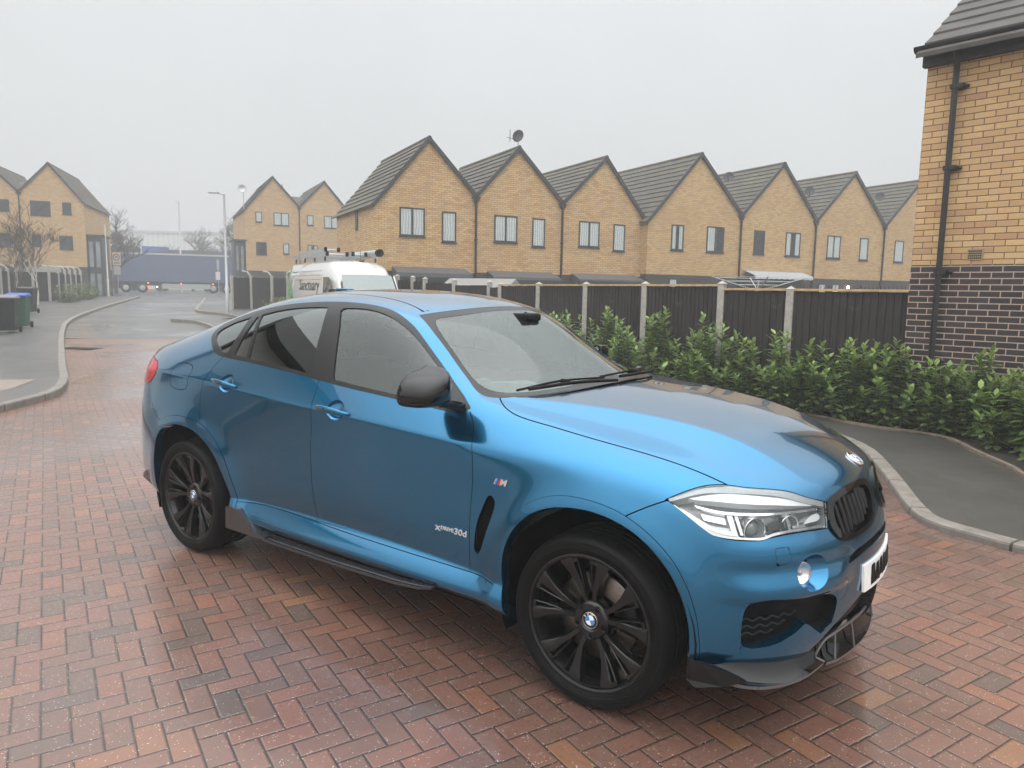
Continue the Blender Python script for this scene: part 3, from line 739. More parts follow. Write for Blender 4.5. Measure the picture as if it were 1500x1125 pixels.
def wheel(x, zc, y_out, width, near, spin, tr):
    """local z points outward; rim face at local 0"""
    s = -1 if near else 1
    M = Matrix(((1,0,0,0),(0,0,s,0),(0,1,0,0),(0,0,0,1))) if near else Matrix(((-1,0,0,0),(0,0,1,0),(0,1,0,0),(0,0,0,1)))
    rim = MB()
    rim.lathe([(.245,-width+.03),(.268,-width+.02),(.256,-width+.06),(.250,-.10),(.254,-.05),(.262,-.030),(.268,-.018),(.272,-.006),(.281,-.001),(.2865,-.003),(.288,-.010),(.284,-.018)], WHEELBLK, 96)
    ang0 = spin
    for k in range(5):
        for sg in (-1, 1):
            b = ang0+k*2*math.pi/5
            def pt(r, off, h): 
                a = b+sg*off
                return Vector((r*math.cos(a), r*math.sin(a), h))
            # main blade: narrow at the hub, flaring into a flat paddle at the rim
            st = [(.055,.10,.42,-.050),(.085,.095,.38,-.044),(.12,.125,.33,-.036),(.16,.165,.345,-.028),(.20,.195,.385,-.020),(.235,.205,.43,-.013),(.262,.205,.455,-.008),(.269,.205,.46,-.010)]
            secs = []
            for r, i0, i1, h in st:
                bev = min(.10*(i1-i0), .022)
                secs.append([pt(r, i0+.3*bev, h-.004), pt(r, i0+bev+.01, h), pt(r, i1-bev-.01, h), pt(r, i1-.3*bev, h-.004), pt(r, i1, h-.045), pt(r, i0, h-.045)])
            loft_side(rim, secs, WHEELBLK, smooth=False)
            # thin inner rib beside the slot
            st2 = [(.135,.125,.165,-.034),(.17,.105,.150,-.028),(.215,.105,.140,-.019),(.262,.110,.145,-.009)]
            secs = [[pt(r, i0, h-.003), pt(r, (i0+i1)/2, h), pt(r, i1, h-.003), pt(r, i1, h-.035), pt(r, i0, h-.035)] for r, i0, i1, h in st2]
            loft_side(rim, secs, WHEELBLK, smooth=False)
            # little bridge between rib and blade at the rim
            secs = [[pt(r, .11, -.010), pt(r, .25, -.010), pt(r, .25, -.04), pt(r, .11, -.04)] for r in (.252,.266)]
            loft_side(rim, secs, WHEELBLK, smooth=False)
    rim.lathe([(.040,-.060),(.040,-.040),(.046,-.034),(.070,-.036),(.082,-.046),(.088,-.062),(.086,-.09),(.05,-.095)], WHEELBLK, 48)
    for k in range(5):     # lug bolts in their wells
        a = ang0+(k+.5)*2*math.pi/5; c = Vector((.062*math.cos(a), .062*math.sin(a), 0))
        rim.lathe([(.0001,-.040),(.009,-.040),(.0095,-.042),(.0095,-.05)], DARK, 12, Matrix.Translation(c+Vector((0,0,.006))))
        rim.lathe([(.013,-.0405),(.016,-.0385),(.0165,-.043)], WHEELBLK, 16, Matrix.Translation(c+Vector((0,0,.004))))
    o = rim.build('wheel', parent=CAR, fix=True, smooth_angle=35)
    o.matrix_basis = Matrix.Translation((x+1.4, s*y_out, zc)) @ M
    ty = MB(); w = width; rt = tr
    prof = [(.250,-w+.012),(.268,-w+.006),(.290,-w-.004),(.320,-w-.008),(.345,-w+.002),(rt-.010,-w+.020),(rt-.002,-w+.045)]
    for q in (.28,.43,.57,.72):
        zc_ = -w*(1-q); prof += [(rt,zc_-.006),(rt-.009,zc_-.004),(rt-.009,zc_+.004),(rt,zc_+.006)]
    prof += [(rt-.002,-.045),(rt-.010,-.020),(.349,-.003),(.338,.006),(.336,.0045),(.320,.009),(.305,.008),(.303,.006),(.292,.002),(.285,-.004),(.279,-.010),(.265,-.014)]
    ty.lathe(prof, TYRE, 128)
    arc_text(ty, 'DUNLOP', .3165, 1.15, .026, .0075, TYRE); arc_text(ty, 'SPORT MAXX', .3165, -1.2, .022, .0075, TYRE); arc_text(ty, 'DUNLOP', .3165, 4.4, .026, .0075, TYRE)
    ty.build('tyre', parent=o, smooth_angle=50)
    bd = MB(); bd.lathe([(.06,-.13),(.090,-.128),(.095,-.105),(.10,-.100),(.182,-.100),(.186,-.103),(.186,-.130),(.182,-.133),(.09,-.135)], STEEL, 64)
    bd.build('brake_disc', parent=o, smooth_angle=40)
    cl = MB(); secs = []
    for i in range(9):
        a = (.25 if near else 2.9)+(-.5+i/8)*.9
        secs.append([Vector((r*math.cos(a), r*math.sin(a), h)) for r, h in ((.115,-.075),(.195,-.075),(.205,-.09),(.205,-.15),(.115,-.15))])
    loft_side(cl, secs, simple('cast caliper grey', (.10,.095,.09), .5, metal=.4) if False else SATBLK); cl.build('brake_caliper', parent=o)
    cap = MB(); cap.lathe([(.0001,-.0405),(.038,-.0405),(.040,-.046)], GLOSSBLK, 40)
    emblem(cap, .035, Matrix.Translation((0,0,-.0395)) @ Matrix.Rotation(R(20), 4, 'Z'))
    cap.build('centre_cap', parent=o, fix=False)
    return o
wheel(0, .366, .972, .275, True, R(95), .366); wheel(-2.933, .364, .982, .305, True, R(100), .364)
wheel(0, .366, .972, .275, False, R(60), .366); wheel(-2.933, .364, .982, .305, False, R(30), .364)
for wx, rr in ((0,.455),(-2.933,.46)):
    for s in (-1, 1):
        lin = MB(); n = 26; P1 = []; P2 = []; P3 = []
        for i in range(n+1):
            a = math.pi*(-.12+1.24*i/n); ex = 1.0
            P1.append(Vector((wx+1.4+rr*math.cos(a), s*.945, .37+rr*math.sin(a)))); P2.append(Vector((wx+1.4+rr*math.cos(a), s*.60, .37+rr*math.sin(a)))); P3.append(Vector((wx+1.4, s*.60, .30)))
        lin.grid([P1, P2, P3], DARK); lin.build('arch_liner', parent=CAR)
ub = MB()
ub.box((-3.70,-.58,.27),(.66,.58,.40), DARK); ub.box((-2.38,-.90,.255),(-.48,.90,.34), DARK); ub.box((.35,-.58,.36),(.70,.58,.72), DARK)  # underside as plain dark boxes, added to block light
UBO = cpart(ub.build('underbody', parent=CAR))

# ---------------------------------------------------------------- lamps
def front_pt(y, z, off=0.):
    p, n = SK.x_at(-max(abs(y), 2e-4), z)
    if p is None: return None
    p = Vector(p)+Vector(n)*off
    return Vector((p.x, p.y if y < 0 else -p.y, p.z))
def obl_pt(s_, z, off=0.):
    """point of the nose seen along the 45-degree view"""
    o = Vector((s_*.70711, s_*.70711, z))+Vector((.70711,-.70711,0))*4
    h = SK.bv.ray_cast(o, Vector((-.70711,.70711,0)))
    if h[0] is None: return None
    return h[0]+h[1]*off
def mirror_pts(V): return [Vector((p[0],-p[1],p[2])) for p in V]
def patch_poly(poly, off, thick, n=None, view=obl_pt):
    """flat-ish plate following the nose surface: fan of a polygon"""
    pts = [view(a, b, off) for a, b in poly]; pts = [p for p in pts if p]
    return pts
bm_brow = P['head_brow']
for HI, s in zip(HEADS, (1, -1)):
    def fl(V): return V if s == 1 else mirror_pts(V)
    # housing bowl behind the lens
    mb = MB()
    def strip(top, bot, o0, o1, m, k=14):
        """ribbon between two lines in the 45-degree view"""
        T = catmull(top, k); B = catmull(bot, k); nn = min(len(T), len(B))
        rows = [[obl_pt(*T[i], o0) for i in range(nn)], [obl_pt(*T[i], o1) for i in range(nn)], [obl_pt(*B[i], o1) for i in range(nn)], [obl_pt(*B[i], o0) for i in range(nn)]]
        mb.grid([fl(r) for r in rows], m, smooth=False)
    strip([(-.415,.925),(-.30,.962),(-.19,.972),(0,.960),(.14,.922),(.225,.897)], [(-.415,.915),(-.30,.948),(-.19,.954),(0,.940),(.14,.902),(.222,.880)], -.07, -.006, LAMPGREY)
    strip([(-.345,.934),(-.27,.948),(-.19,.954),(-.02,.940),(.06,.926),(.165,.896)], [(-.325,.930),(-.26,.930),(-.19,.926),(-.02,.915),(.06,.906),(.160,.893)], -.050, -.012, LAMPWHITE)
    strip([(-.33,.915),(-.25,.902),(-.12,.896),(0,.892),(.10,.888),(.20,.882)], [(-.32,.905),(-.25,.893),(-.12,.887),(0,.884),(.10,.880),(.20,.874)], -.060, -.020, CHROME)
    strip([(-.40,.906),(-.36,.876),(-.31,.838),(-.255,.818),(-.16,.810),(-.10,.811),(-.05,.822),(.02,.827),(.10,.826),(.205,.822)], [(-.410,.900),(-.375,.868),(-.325,.830),(-.265,.809),(-.16,.803),(-.10,.803),(-.05,.813),(.02,.818),(.10,.817),(.21,.811)], -.055, -.006, CHROME)
    strip([(-.385,.905),(-.33,.872),(-.27,.842),(-.20,.830)], [(-.36,.876),(-.31,.840),(-.255,.820),(-.18,.812)], -.065, -.030, LAMPREF)
    strip([(.12,.845),(.15,.858),(.20,.862),(.21,.850)], [(.11,.838),(.14,.838),(.19,.838),(.205,.842)], -.06, -.022, LAMPWHITE)
    # vertical dividers
    for (sa, w_, m_) in ((-.215,.020,LAMPREF),(-.185,.012,CHROME),(.035,.014,CHROME)):
        strip([(sa,.892),(sa+w_,.890)], [(sa+.010,.818),(sa+.010+w_,.818)], -.075, -.034, m_, 2)
    strip([(-.05,.862),(-.01,.866),(.03,.860)], [(-.05,.836),(-.01,.834),(.03,.836)], -.07, -.040, GLOSSBLK, 4)
    strip([(-.31,.893),(-.25,.890),(-.22,.888)], [(-.305,.868),(-.25,.862),(-.22,.858)], -.08, -.055, LAMPREF, 4)
    strip([(-.28,.848),(-.24,.846),(-.20,.843)], [(-.275,.832),(-.24,.826),(-.20,.824)], -.08, -.05, LAMPWHITE, 4)
    strip([(.06,.840),(.10,.838),(.13,.836)], [(.06,.830),(.10,.828),(.13,.826)], -.06, -.03, LAMPREF, 4)
    hb = cpart(mb.build('lamp_bezel', parent=CAR)); hb.parent = HI; hb.location = (0,0,0)
    # two projector barrels with clear domes
    for (sa, z_, r_) in ((-.115,.855,.044),(.065,.858,.038)):
        c = obl_pt(sa, z_, -.085); ax = Vector((.86,-.51,.0)).normalized()
        if s == -1: c = Vector((c.x,-c.y,c.z)); ax = Vector((ax.x,-ax.y,0))
        M_ = Matrix.Translation(c) @ ax.to_track_quat('Z','Y').to_matrix().to_4x4()
        pj = MB()
        pj.lathe([(r_*1.05,-.02),(r_*1.05,.035),(r_*1.16,.042),(r_*1.20,.036),(r_*1.15,.0),(r_*1.15,-.02)], CHROME, 32, M_)
        pj.lathe([(r_*.99,.036),(r_*.90,.030),(r_*.93,.020),(r_*.88,.016)], LAMPGREY, 32, M_)
        pj.lathe([(.0001,.040),(r_*.35,.037),(r_*.65,.028),(r_*.88,.012),(r_*.90,.0)], simple('projector lens', (.10,.115,.12), .03, coat=1., spec=.9, var=.02), 32, M_)
        po = cpart(pj.build('projector', parent=CAR, fix=False)); po.parent = HI; po.location = (0,0,0)
for o in SK.emit(['head'], 'lamp_housing', LAMPGREY, CAR, offset=-.088, lip=-.080, lipmat=LAMPGREY):
    o.parent = HEADS[0] if o.data.vertices[0].co.y < 0 else HEADS[1]
for s in (1, -1):
    # fog lamp: blue cone recess, chrome lamp at its outer back
    c0 = obl_pt(.114,.664,0.); mb = MB()
    rim_ = [obl_pt(a, b, .0005) for a, b in P['fog']]
    back = [obl_pt(.098+.040*math.cos(t*math.pi/16), .668+.048*math.sin(t*math.pi/16), -.045) for t in range(32)]
    rows = [rim_+rim_[:1]]
    for q in (.5, 1.): rows.append([rim_[i].lerp(back[i], q) for i in range(32)]+[rim_[0].lerp(back[0], q)])
    if s == -1: rows = [mirror_pts(r) for r in rows]
    mb.grid(rows, PAINT); fo = cpart(mb.build('fog_lamp_recess', parent=CAR)); 
    lp = MB(); c = obl_pt(.086,.668,-.040); ax = Vector((.86,-.51,0)).normalized()
    if s == -1: c = Vector((c.x,-c.y,c.z)); ax = Vector((ax.x,-ax.y,0))
    M_ = Matrix.Translation(c) @ ax.to_track_quat('Z','Y').to_matrix().to_4x4()
    lp.lathe([(.047,-.01),(.047,.012),(.042,.014),(.040,.008)], SILVER, 32, M_); lp.lathe([(.040,.008),(.030,-.004),(.012,-.01),(.0001,-.012)], LAMPREF, 32, M_)
    lp.lathe([(.012,-.008),(.012,.004),(.0001,.008)], LAMPGREY, 16, M_)
    lo = cpart(lp.build('fog_lamp', parent=CAR, fix=False))
    dk = MB(); dk.add([Vector(p) for p in (rows[-1][:-1])], [tuple(range(32))], DARK); dko = cpart(dk.build('fog_lamp_back', parent=CAR))
    dko.location += Vector((-.012, .008*s, 0))
    # intake: three notched bars and the flat upper panel
    bars = MB()
    for q, z_ in enumerate((.475,.445,.415)):
        top = []; a = -.168+.004*q
        k = 0
        while a < (.10-.055*q):
            dz = .010 if k % 4 in (1, 2) else 0
            top.append((a, z_+dz+.10*(a+.17)*.5)); a += .018 if k % 2 == 0 else .010; k += 1
        pts = [obl_pt(*t, -.040) for t in top]; pts = [p for p in pts if p]
        if s == -1: pts = mirror_pts(pts)
        bars.tube(pts, .0035, SATBLK, 6, smooth=False)
    bo = cpart(bars.build('intake_bar', parent=CAR)); bo['kind'] = 'stuff'
    up = MB(); T = [(-.15,.560),(-.08,.570),(.02,.568),(.13,.555),(.20,.538)]; B = [(-.165,.500),(-.08,.502),(.02,.515),(.10,.522),(.19,.505)]
    rows = [[obl_pt(*t, o_) for t in catmull(l_, 4)] for l_, o_ in ((T,-.02),(B,-.030),(B,-.052))]
    if s == -1: rows = [mirror_pts(r) for r in rows]
    up.grid(rows, MATBLK); cpart(up.build('intake_panel', parent=CAR))
    # kidney grille: upright slats and dark backing
    KG = GRL[0] if s == 1 else GRL[1]
    sl = MB()
    for i in range(9):
        y_ = -.405+i*.038; zt = []
        for j in range(9):
            z_ = .758+j*(.918-.758)/8
            if SK.sdf(np.array([[0,y_,z_]]), P['grille_in'], 'front')[0] < .004: zt.append(z_)
        if len(zt) < 2: continue
        pr = [front_pt(y_, z_, -.006) for z_ in zt]; pl_ = [front_pt(y_-.008, z_, -.026) for z_ in zt]; pr2 = [front_pt(y_+.008, z_, -.026) for z_ in zt]
        pb = [front_pt(y_, z_, -.05) for z_ in zt]; p1 = [front_pt(y_-.005, z_, -.008) for z_ in zt]; p2 = [front_pt(y_+.005, z_, -.008) for z_ in zt]
        rows = [pl_, p1, pr, p2, pr2, pb]
        if s == -1: rows = [mirror_pts(r) for r in rows]
        sm = MB(); sm.grid(rows, GLOSSBLK); so = sm.build('slat', parent=KG)
    for o in SK.emit(['gin'], 'grille_back', DARK, CAR, offset=-.055, lip=-.045, mirror=False):
        if s == -1:
            o.data.transform(Matrix.Scale(-1, 4, (0,1,0))); o.data.flip_normals()
        o.parent = KG
# ---------------------------------------------------------------- plate, badges, mirrors, handles, aero parts, wipers
pl = MB(); rows = []
for z_ in (.500,.540,.580,.612):
    rows.append([])
    for i in range(25):
        y_ = -.262+.524*i/24; p = front_pt(y_, .555, 0)
        rows[-1].append(Vector((p.x+.015-(z_-.5)*.08, y_, z_)))
pl.grid(rows, WHITEPL); back = [[q-Vector((.010,0,0)) for q in r] for r in rows]
pl.grid(back, MATBLK, flip=True)
edge = rows[0]+[r[-1] for r in rows[1:]]+rows[-1][::-1][1:]+[r[0] for r in rows[::-1][1:-1]]
pl.add([q for p in edge for q in (p, p-Vector((.010,0,0)))], [(2*i, 2*i+1, (2*i+3) % (2*len(edge)), (2*i+2) % (2*len(edge))) for i in range(len(edge))], WHITEPL)
NP = cpart(pl.build('number_plate', parent=CAR, fix=False))
# the registration is blacked out in the picture: ragged dark blocks where the characters are
blk = MB(); rr = random.Random(3)
def plate_pt(y_, z_):
    p = front_pt(y_, .555, 0); return Vector((p.x+.0165-(z_-.5)*.08, y_, z_))
yc = -.195
for i in range(7):
    w_ = .052 if i != 4 else .05; z0 = .517+rr.uniform(-.004,.003); z1 = .597+rr.uniform(-.003,.004)
    o_ = [(yc,z0),(yc+w_*.4,z0+rr.uniform(-.003,.006)),(yc+w_+.010,z0+rr.uniform(-.003,.003)),(yc+w_+.004,(z0+z1)/2),(yc+w_,z1),(yc+w_*.45,z1+rr.uniform(-.004,.004)),(yc+.010,z1-.004),(yc+.004,(z0+z1)/2)]
    blk.add([plate_pt(*q) for q in o_], [tuple(range(8))], MATBLK); yc += .0565
bo = blk.build('character_block', parent=NP); bo['kind'] = 'stuff'; bo.location = (0,0,0)
# bonnet roundel
p = SK.z_at(.772, -.005); nrm = p[1]
if nrm.z < 0: nrm = -nrm
Mr = Matrix.Translation(p[0]+nrm*.002) @ nrm.to_track_quat('Z','X').to_matrix().to_4x4() @ Matrix.Rotation(R(90), 4, 'Z')
em = MB(); em.lathe([(.0001,.002),(.040,.002),(.041,-.004)], GLOSSBLK, 40, Mr); emblem(em, .041, Mr, hz=.006); cpart(em.build('bonnet_roundel', parent=CAR, fix=False))
# model lettering on the door and the wing badge (letters lie on the flank)
def flank_text(txt, x0, z0, size, parts, slope=0., it=0., bold=.0, wide=1.25):
    mb = MB(); vs, fs = text_mesh(txt, size, .0015, bold, it); vs = [Vector((v.x*wide, v.y, v.z)) for v in vs]
    out = []
    for v in vs:
        q, nn = SK.y_at(x0+v.x, z0+v.y+slope*v.x); out.append(Vector((x0+v.x, q.y-.003-v.z*1., z0+v.y+slope*v.x)))
    mb.add(out, fs, LETTERSIL); return mb
lt = flank_text('x', -.832, .590, .050, 0, it=.1, bold=.0006)
for t_, xx, sz in (('DRIVE', -.772, .024), ('30d', -.690, .042)):
    q = flank_text(t_, xx, .592, sz, 0, it=.1, bold=.0008); o_ = len(lt.v); lt.v += q.v; lt.f += [tuple(i+o_ for i in f) for f in q.f]; lt.m += q.m; lt.sm += q.sm
for side_ in (1,):
    do = cpart(lt.build('model_lettering', parent=CAR, fix=False)); do.parent = DOORS[0]; do.location = (0,0,0)
bdg = MB()
def fl_quad(x0, x1, z0, z1, m, sh=.012):
    V_ = []
    for (x_, z_) in ((x0,z0),(x1,z0),(x1+sh,z1),(x0+sh,z1)):
        q, nn = SK.y_at(x_, z_); V_.append(Vector((x_, q.y-.004, z_)))
    W_ = [v+Vector((0,.004,0)) for v in V_]
    bdg.add(V_+W_, [(0,1,2,3),(0,4,5,1),(1,5,6,2),(2,6,7,3),(3,7,4,0)], m)
fl_quad(-.492,-.485,.860,.886, SILVER); fl_quad(-.485,-.478,.860,.886, EMBLUE); fl_quad(-.478,-.471,.860,.886, DKBLUE); fl_quad(-.471,-.461,.860,.886, RED)
q = flank_text('M', -.440, .873, .038, 0, it=.25, bold=.0015); o_ = len(bdg.v)
bdg.v += q.v; bdg.f += [tuple(i+o_ for i in f) for f in q.f]; k_ = bdg.mat(CHROME); bdg.m += [k_]*len(q.f); bdg.sm += q.sm
cpart(bdg.build('wing_badge', parent=CAR, fix=False))

# door mirrors
for s in (1, -1):
    outl = [(0,.010),(-.004,.06),(.0,.128),(.006,.160),(.02,.168),(.06,.158),(.10,.150),(.15,.132),(.19,.102),(.212,.066),(.216,.035),(.205,.010),(.18,-.004),(.10,-.010),(.03,-.006)]
    outl = catmull(outl, 3, True); c0 = np.array([.105,.070])
    def mir_sec(x_, k, sh=0., dz=0.): 
        return [Vector((x_+sh*max(0, p[1]-.07), -(.945+c0[0]+(p[0]-c0[0])*k), 1.187+dz+c0[1]+(p[1]-c0[1])*k)) for p in outl]
    secs = [mir_sec(-.878,.90), mir_sec(-.884,.97), mir_sec(-.876,1.0), mir_sec(-.845,1.0), mir_sec(-.80,.975,), mir_sec(-.765,.91), mir_sec(-.738,.80), mir_sec(-.718,.64), mir_sec(-.706,.44), mir_sec(-.700,.2)]
    def fold(q):        # the mirror on the far side is folded back against its window
        c_, s_ = math.cos(R(84)), math.sin(R(84)); hx, hy = -.80, .925
        return [Vector((hx-.15+(p.x-hx)*c_-(p.y-hy)*s_, hy-.035+(p.x-hx)*s_*.8+(p.y-hy)*c_, p.z)) for p in mirror_pts(q)]
    if s == -1: secs = [fold(q) for q in secs]
    mb = MB(); loft_side(mb, secs, GLOSSBLK); mo = cpart(mb.build('door_mirror', parent=CAR))
    # lower casing band
    mb = MB(); low = []
    for x_, k in ((-.882,1.0),(-.86,1.018),(-.80,.995),(-.765,.932),(-.738,.82),(-.718,.66)):
        low.append([q for q in mir_sec(x_, k) if q.z < 1.213])
    n_ = min(len(q) for q in low); low = [q[:n_] for q in low]
    if s == -1: low = [fold(q) for q in low]
    mb.grid(low, SATBLK); lo = mb.build('lower_casing', parent=mo); lo.location = (0,0,0)
    mg = MB(); gl_ = mir_sec(-.8855,.88); gl_ = gl_ if s == 1 else fold(gl_); mg.add(gl_, [tuple(range(len(gl_)))], CHROME); mo2 = mg.build('mirror_glass', parent=mo)
    st = MB(); P_ = [(-.775,-.985,1.196),(-.765,-.945,1.190),(-.76,-.90,1.175),(-.77,-.86,1.165)]
    st.tube(P_ if s == 1 else [tuple(q) for q in mirror_pts([Vector(p) for p in P_])], [.026,.024,.026,.03], GLOSSBLK, 12)
    a = [(-.73,-.868,1.150),(-.80,-.902,1.138),(-.92,-.905,1.146),(-.94,-.900,1.165),(-.86,-.865,1.22),(-.79,-.850,1.195)]
    if s == -1: a = [(x_,-y_,z_) for x_,y_,z_ in a]
    st.build('mirror_arm', parent=mo)
    sa = MB(); tri = [(-.735,1.158),(-.80,1.146),(-.93,1.158),(-.985,1.172),(-.955,1.285),(-.90,1.268),(-.83,1.224)]
    V_ = []
    for x_, z_ in tri:
        q, nn = SK.y_at(x_, z_); V_.append(q+nn*(.006 if nn.y < 0 else -.006))
    W_ = [v+Vector((0,.012,0)) for v in V_]
    if s == -1: V_ = mirror_pts(V_); W_ = mirror_pts(W_)
    k = len(tri); sa.add(V_+W_, [tuple(range(k)), tuple(range(k,2*k))[::-1]]+[(i,(i+1)%k,k+(i+1)%k,k+i) for i in range(k)], GLOSSBLK)
    cpart(sa.build('mirror_sail', parent=CAR))

# door handles: painted strap over a scooped dish
for hx0, hz0, hx1, hz1, nm, di in ((-2.640,1.140,-2.388,1.118,'rear',2),(-1.672,1.081,-1.414,1.064,'front',0)):
    for s in (1, -1):
        door = DOORS[di+(0 if s == 1 else 1)]
        mb = MB(); secs = []
        for i in range(15):
            t = i/14; x_ = hx0+(hx1-hx0)*t; z_ = hz0+(hz1-hz0)*t+.004*math.sin(math.pi*t)
            q, nn = SK.y_at(x_, z_); lift = .004+.030*math.sin(math.pi*min(1, max(0, t*1.02)))**.6
            hh = .006+.012*math.sin(math.pi*(t*.9+.05))**.8; th = .009
            c = Vector((x_, q.y-lift, z_))
            secs.append([c+Vector((0, -th*math.cos(a)*.8-.001, hh*math.sin(a))) for a in [2*math.pi*j/12 for j in range(12)]])
        if s == -1: secs = [mirror_pts(q) for q in secs]
        loft_side(mb, secs, PAINT); o = mb.build('door_handle', parent=door)
        ds = MB(); cxh, czh = DISH[nm]; rows = []
        for r_, dep in ((1.,0.),(.97,.006),(.88,.014),(.70,.021),(.45,.025),(.02,.026)):
            row = []
            for j in range(41):
                a = 2*math.pi*j/40; x_ = cxh+.066*r_*math.cos(a); z_ = czh+.053*r_*math.sin(a)
                q, nn = SK.y_at(x_, z_); row.append(Vector((x_, q.y+dep, z_)))
            rows.append(row)
        if s == -1: rows = [mirror_pts(q) for q in rows]
        ds.grid(rows, PAINT); o2 = ds.build('handle_dish', parent=door, fix=False)

# gloss black front splitter
def lip_row(pts, n=8): 
    h = catmull(pts, n); return h+[(-0,0)][:0]
plan = [(.43,.945,.300),(.53,.915,.290),(.615,.862,.266),(.685,.790,.254),(.762,.640,.246),(.792,.500,.243),(.800,.440,.243)]
plan2 = [(.806,.425,.236),(.832,.345,.228),(.860,.20,.224),(.872,.09,.222),(.876,0,.222)]
body_in = [(.42,.90,.345),(.52,.865,.332),(.59,.815,.325),(.655,.735,.325),(.725,.60,.325),(.765,.48,.325),(.775,.42,.325)]
body_in2 = [(.780,.40,.322),(.806,.32,.322),(.835,.18,.322),(.847,.08,.322),(.850,0,.322)]
sp = MB()
for outl, inn, in ((plan, body_in),(plan2, body_in2)):
    o_ = catmull(outl, 5); i_ = catmull(inn, 5); nn = min(len(o_), len(i_))
    for s in (-1, 1):
        A_ = [Vector((x, s*w, z)) for x, w, z in o_[:nn]]; B_ = [Vector((x-.01, s*w, z)) for x, w, z in i_[:nn]]
        mid = [a.lerp(b, .62)+Vector((0,0,-.030)) for a, b in zip(A_, B_)]
        lowr = [a+Vector((-.004,0,-.014)) for a in A_]; inn_ = [Vector((max(b.x-.06,.44), b.y*.94, a.z-.010)) for a, b in zip(A_, B_)]
        sp.grid([B_, mid, A_], CARSPLIT); sp.grid([A_, lowr], EDGEGREY, smooth=False); sp.grid([lowr, inn_], CARSPLIT)
SPL = cpart(sp.build('front_splitter', parent=CAR))
ed = MB()
for s in (-1, 1):
    # raised central blade edge with end plate and uprights
    ln = [(.762,s*.470,.250),(.776,s*.452,.292),(.790,s*.415,.322),(.812,s*.34,.332),(.842,s*.20,.338),(.858,s*.09,.340),(.862,0,.340)]
    ed.tube(catmull(ln, 4), .0055, EDGEGREY, 8)
    ed.tube([(.824,s*.365,.232),(.812,s*.342,.332)], .005, EDGEGREY, 6); ed.tube([(.862,s*.19,.226),(.843,s*.195,.338)], .005, EDGEGREY, 6)
    ed.tube([(.800,s*.44,.243),(.770,s*.466,.262)], .006, EDGEGREY, 6)
eo = ed.build('splitter_edge', parent=SPL); eo['kind'] = 'stuff'
for s in (-1, 1):
    wl = MB(); o_ = [(.428,.345),(.47,.345),(.522,.340),(.575,.318),(.630,.288),(.560,.262),(.462,.240),(.425,.262)]
    V_ = []
    for x_, z_ in o_: V_.append(Vector((x_, s*(.945 if x_ < .5 else .945-(x_-.5)*.55), z_)))
    W_ = [v-Vector((.006,s*.014,0)) for v in V_]; k = len(o_)
    wl.add(V_+W_, [tuple(range(k)), tuple(range(k,2*k))[::-1]]+[(i,(i+1)%k,k+(i+1)%k,k+i) for i in range(k)], CARSPLIT); cpart(wl.build('splitter_winglet', parent=CAR))
    # sill blade with rear fin
    bl = MB(); secs = []
    for x_, wi, wo, zi, zo, th in ((-2.13,.955,1.005,.268,.272,.014),(-2.0,.955,1.012,.276,.272,.014),(-1.5,.955,1.014,.280,.276,.014),(-1.05,.955,1.012,.292,.288,.014),(-.90,.955,1.004,.300,.297,.012),(-.83,.955,.985,.306,.306,.010)):
        secs.append([Vector((x_, s*wi, zi)), Vector((x_, s*(wi+.55*(wo-wi)), zo+.001)), Vector((x_, s*(wi+.60*(wo-wi)), zo-.004)), Vector((x_, s*(wi+.70*(wo-wi)), zo-.001)), Vector((x_, s*wo, zo)), Vector((x_, s*wo, zo-th)), Vector((x_, s*wi, zi-th))])
    loft_side(bl, secs, SATGREY, smooth=False); BL = cpart(bl.build('sill_blade', parent=CAR))
    fn_ = MB(); o_ = [(-2.500,.382),(-2.372,.388),(-2.345,.372),(-2.19,.288),(-2.10,.278),(-2.12,.262),(-2.24,.256),(-2.505,.250)]; k = len(o_)
    V_ = [Vector((x_, s*(.992+.014*max(0,min(1,(x_+2.37)/.2))), z_)) for x_, z_ in o_]; W_ = [Vector((v.x, s*.93, v.z+.006)) for v in V_]
    fn_.add(V_+W_, [tuple(range(k)), tuple(range(k,2*k))[::-1]]+[(i,(i+1)%k,k+(i+1)%k,k+i) for i in range(k)], SATGREY); fo_ = fn_.build('sill_fin', parent=BL)
    # rear bumper winglet
    rw = MB(); o_ = [(-3.60,.400),(-3.50,.440),(-3.345,.398),(-3.340,.322),(-3.60,.372)]; k = len(o_)
    V_ = [Vector((x_, s*(.955 if x_ > -3.55 else .925), z_)) for x_, z_ in o_]; W_ = [Vector((v.x-.01, s*.88, v.z)) for v in V_]
    rw.add(V_+W_, [tuple(range(k)), tuple(range(k,2*k))[::-1]]+[(i,(i+1)%k,k+(i+1)%k,k+i) for i in range(k)], SATGREY); cpart(rw.build('rear_winglet', parent=CAR))
# boot spoiler
bs = MB(); rows = []
for dx, dz in ((0,.004),(-.10,.0),(-.215,.004),(-.222,-.006),(-.16,-.03)):
    row = []
    for i in range(25):
        y_ = -.64+1.28*i/24; x_ = -3.655+dx+.10*(y_/.64)**2*(1 if dx > -.05 else .55); base = 1.345-.045*abs(y_/.64)**2.5
        row.append(Vector((x_, y_, base-.02+dx*.22*(-1)*(-1)+dz+.012)))
    rows.append(row)
bs.grid(rows, SATGREY); cpart(bs.build('boot_spoiler', parent=CAR))
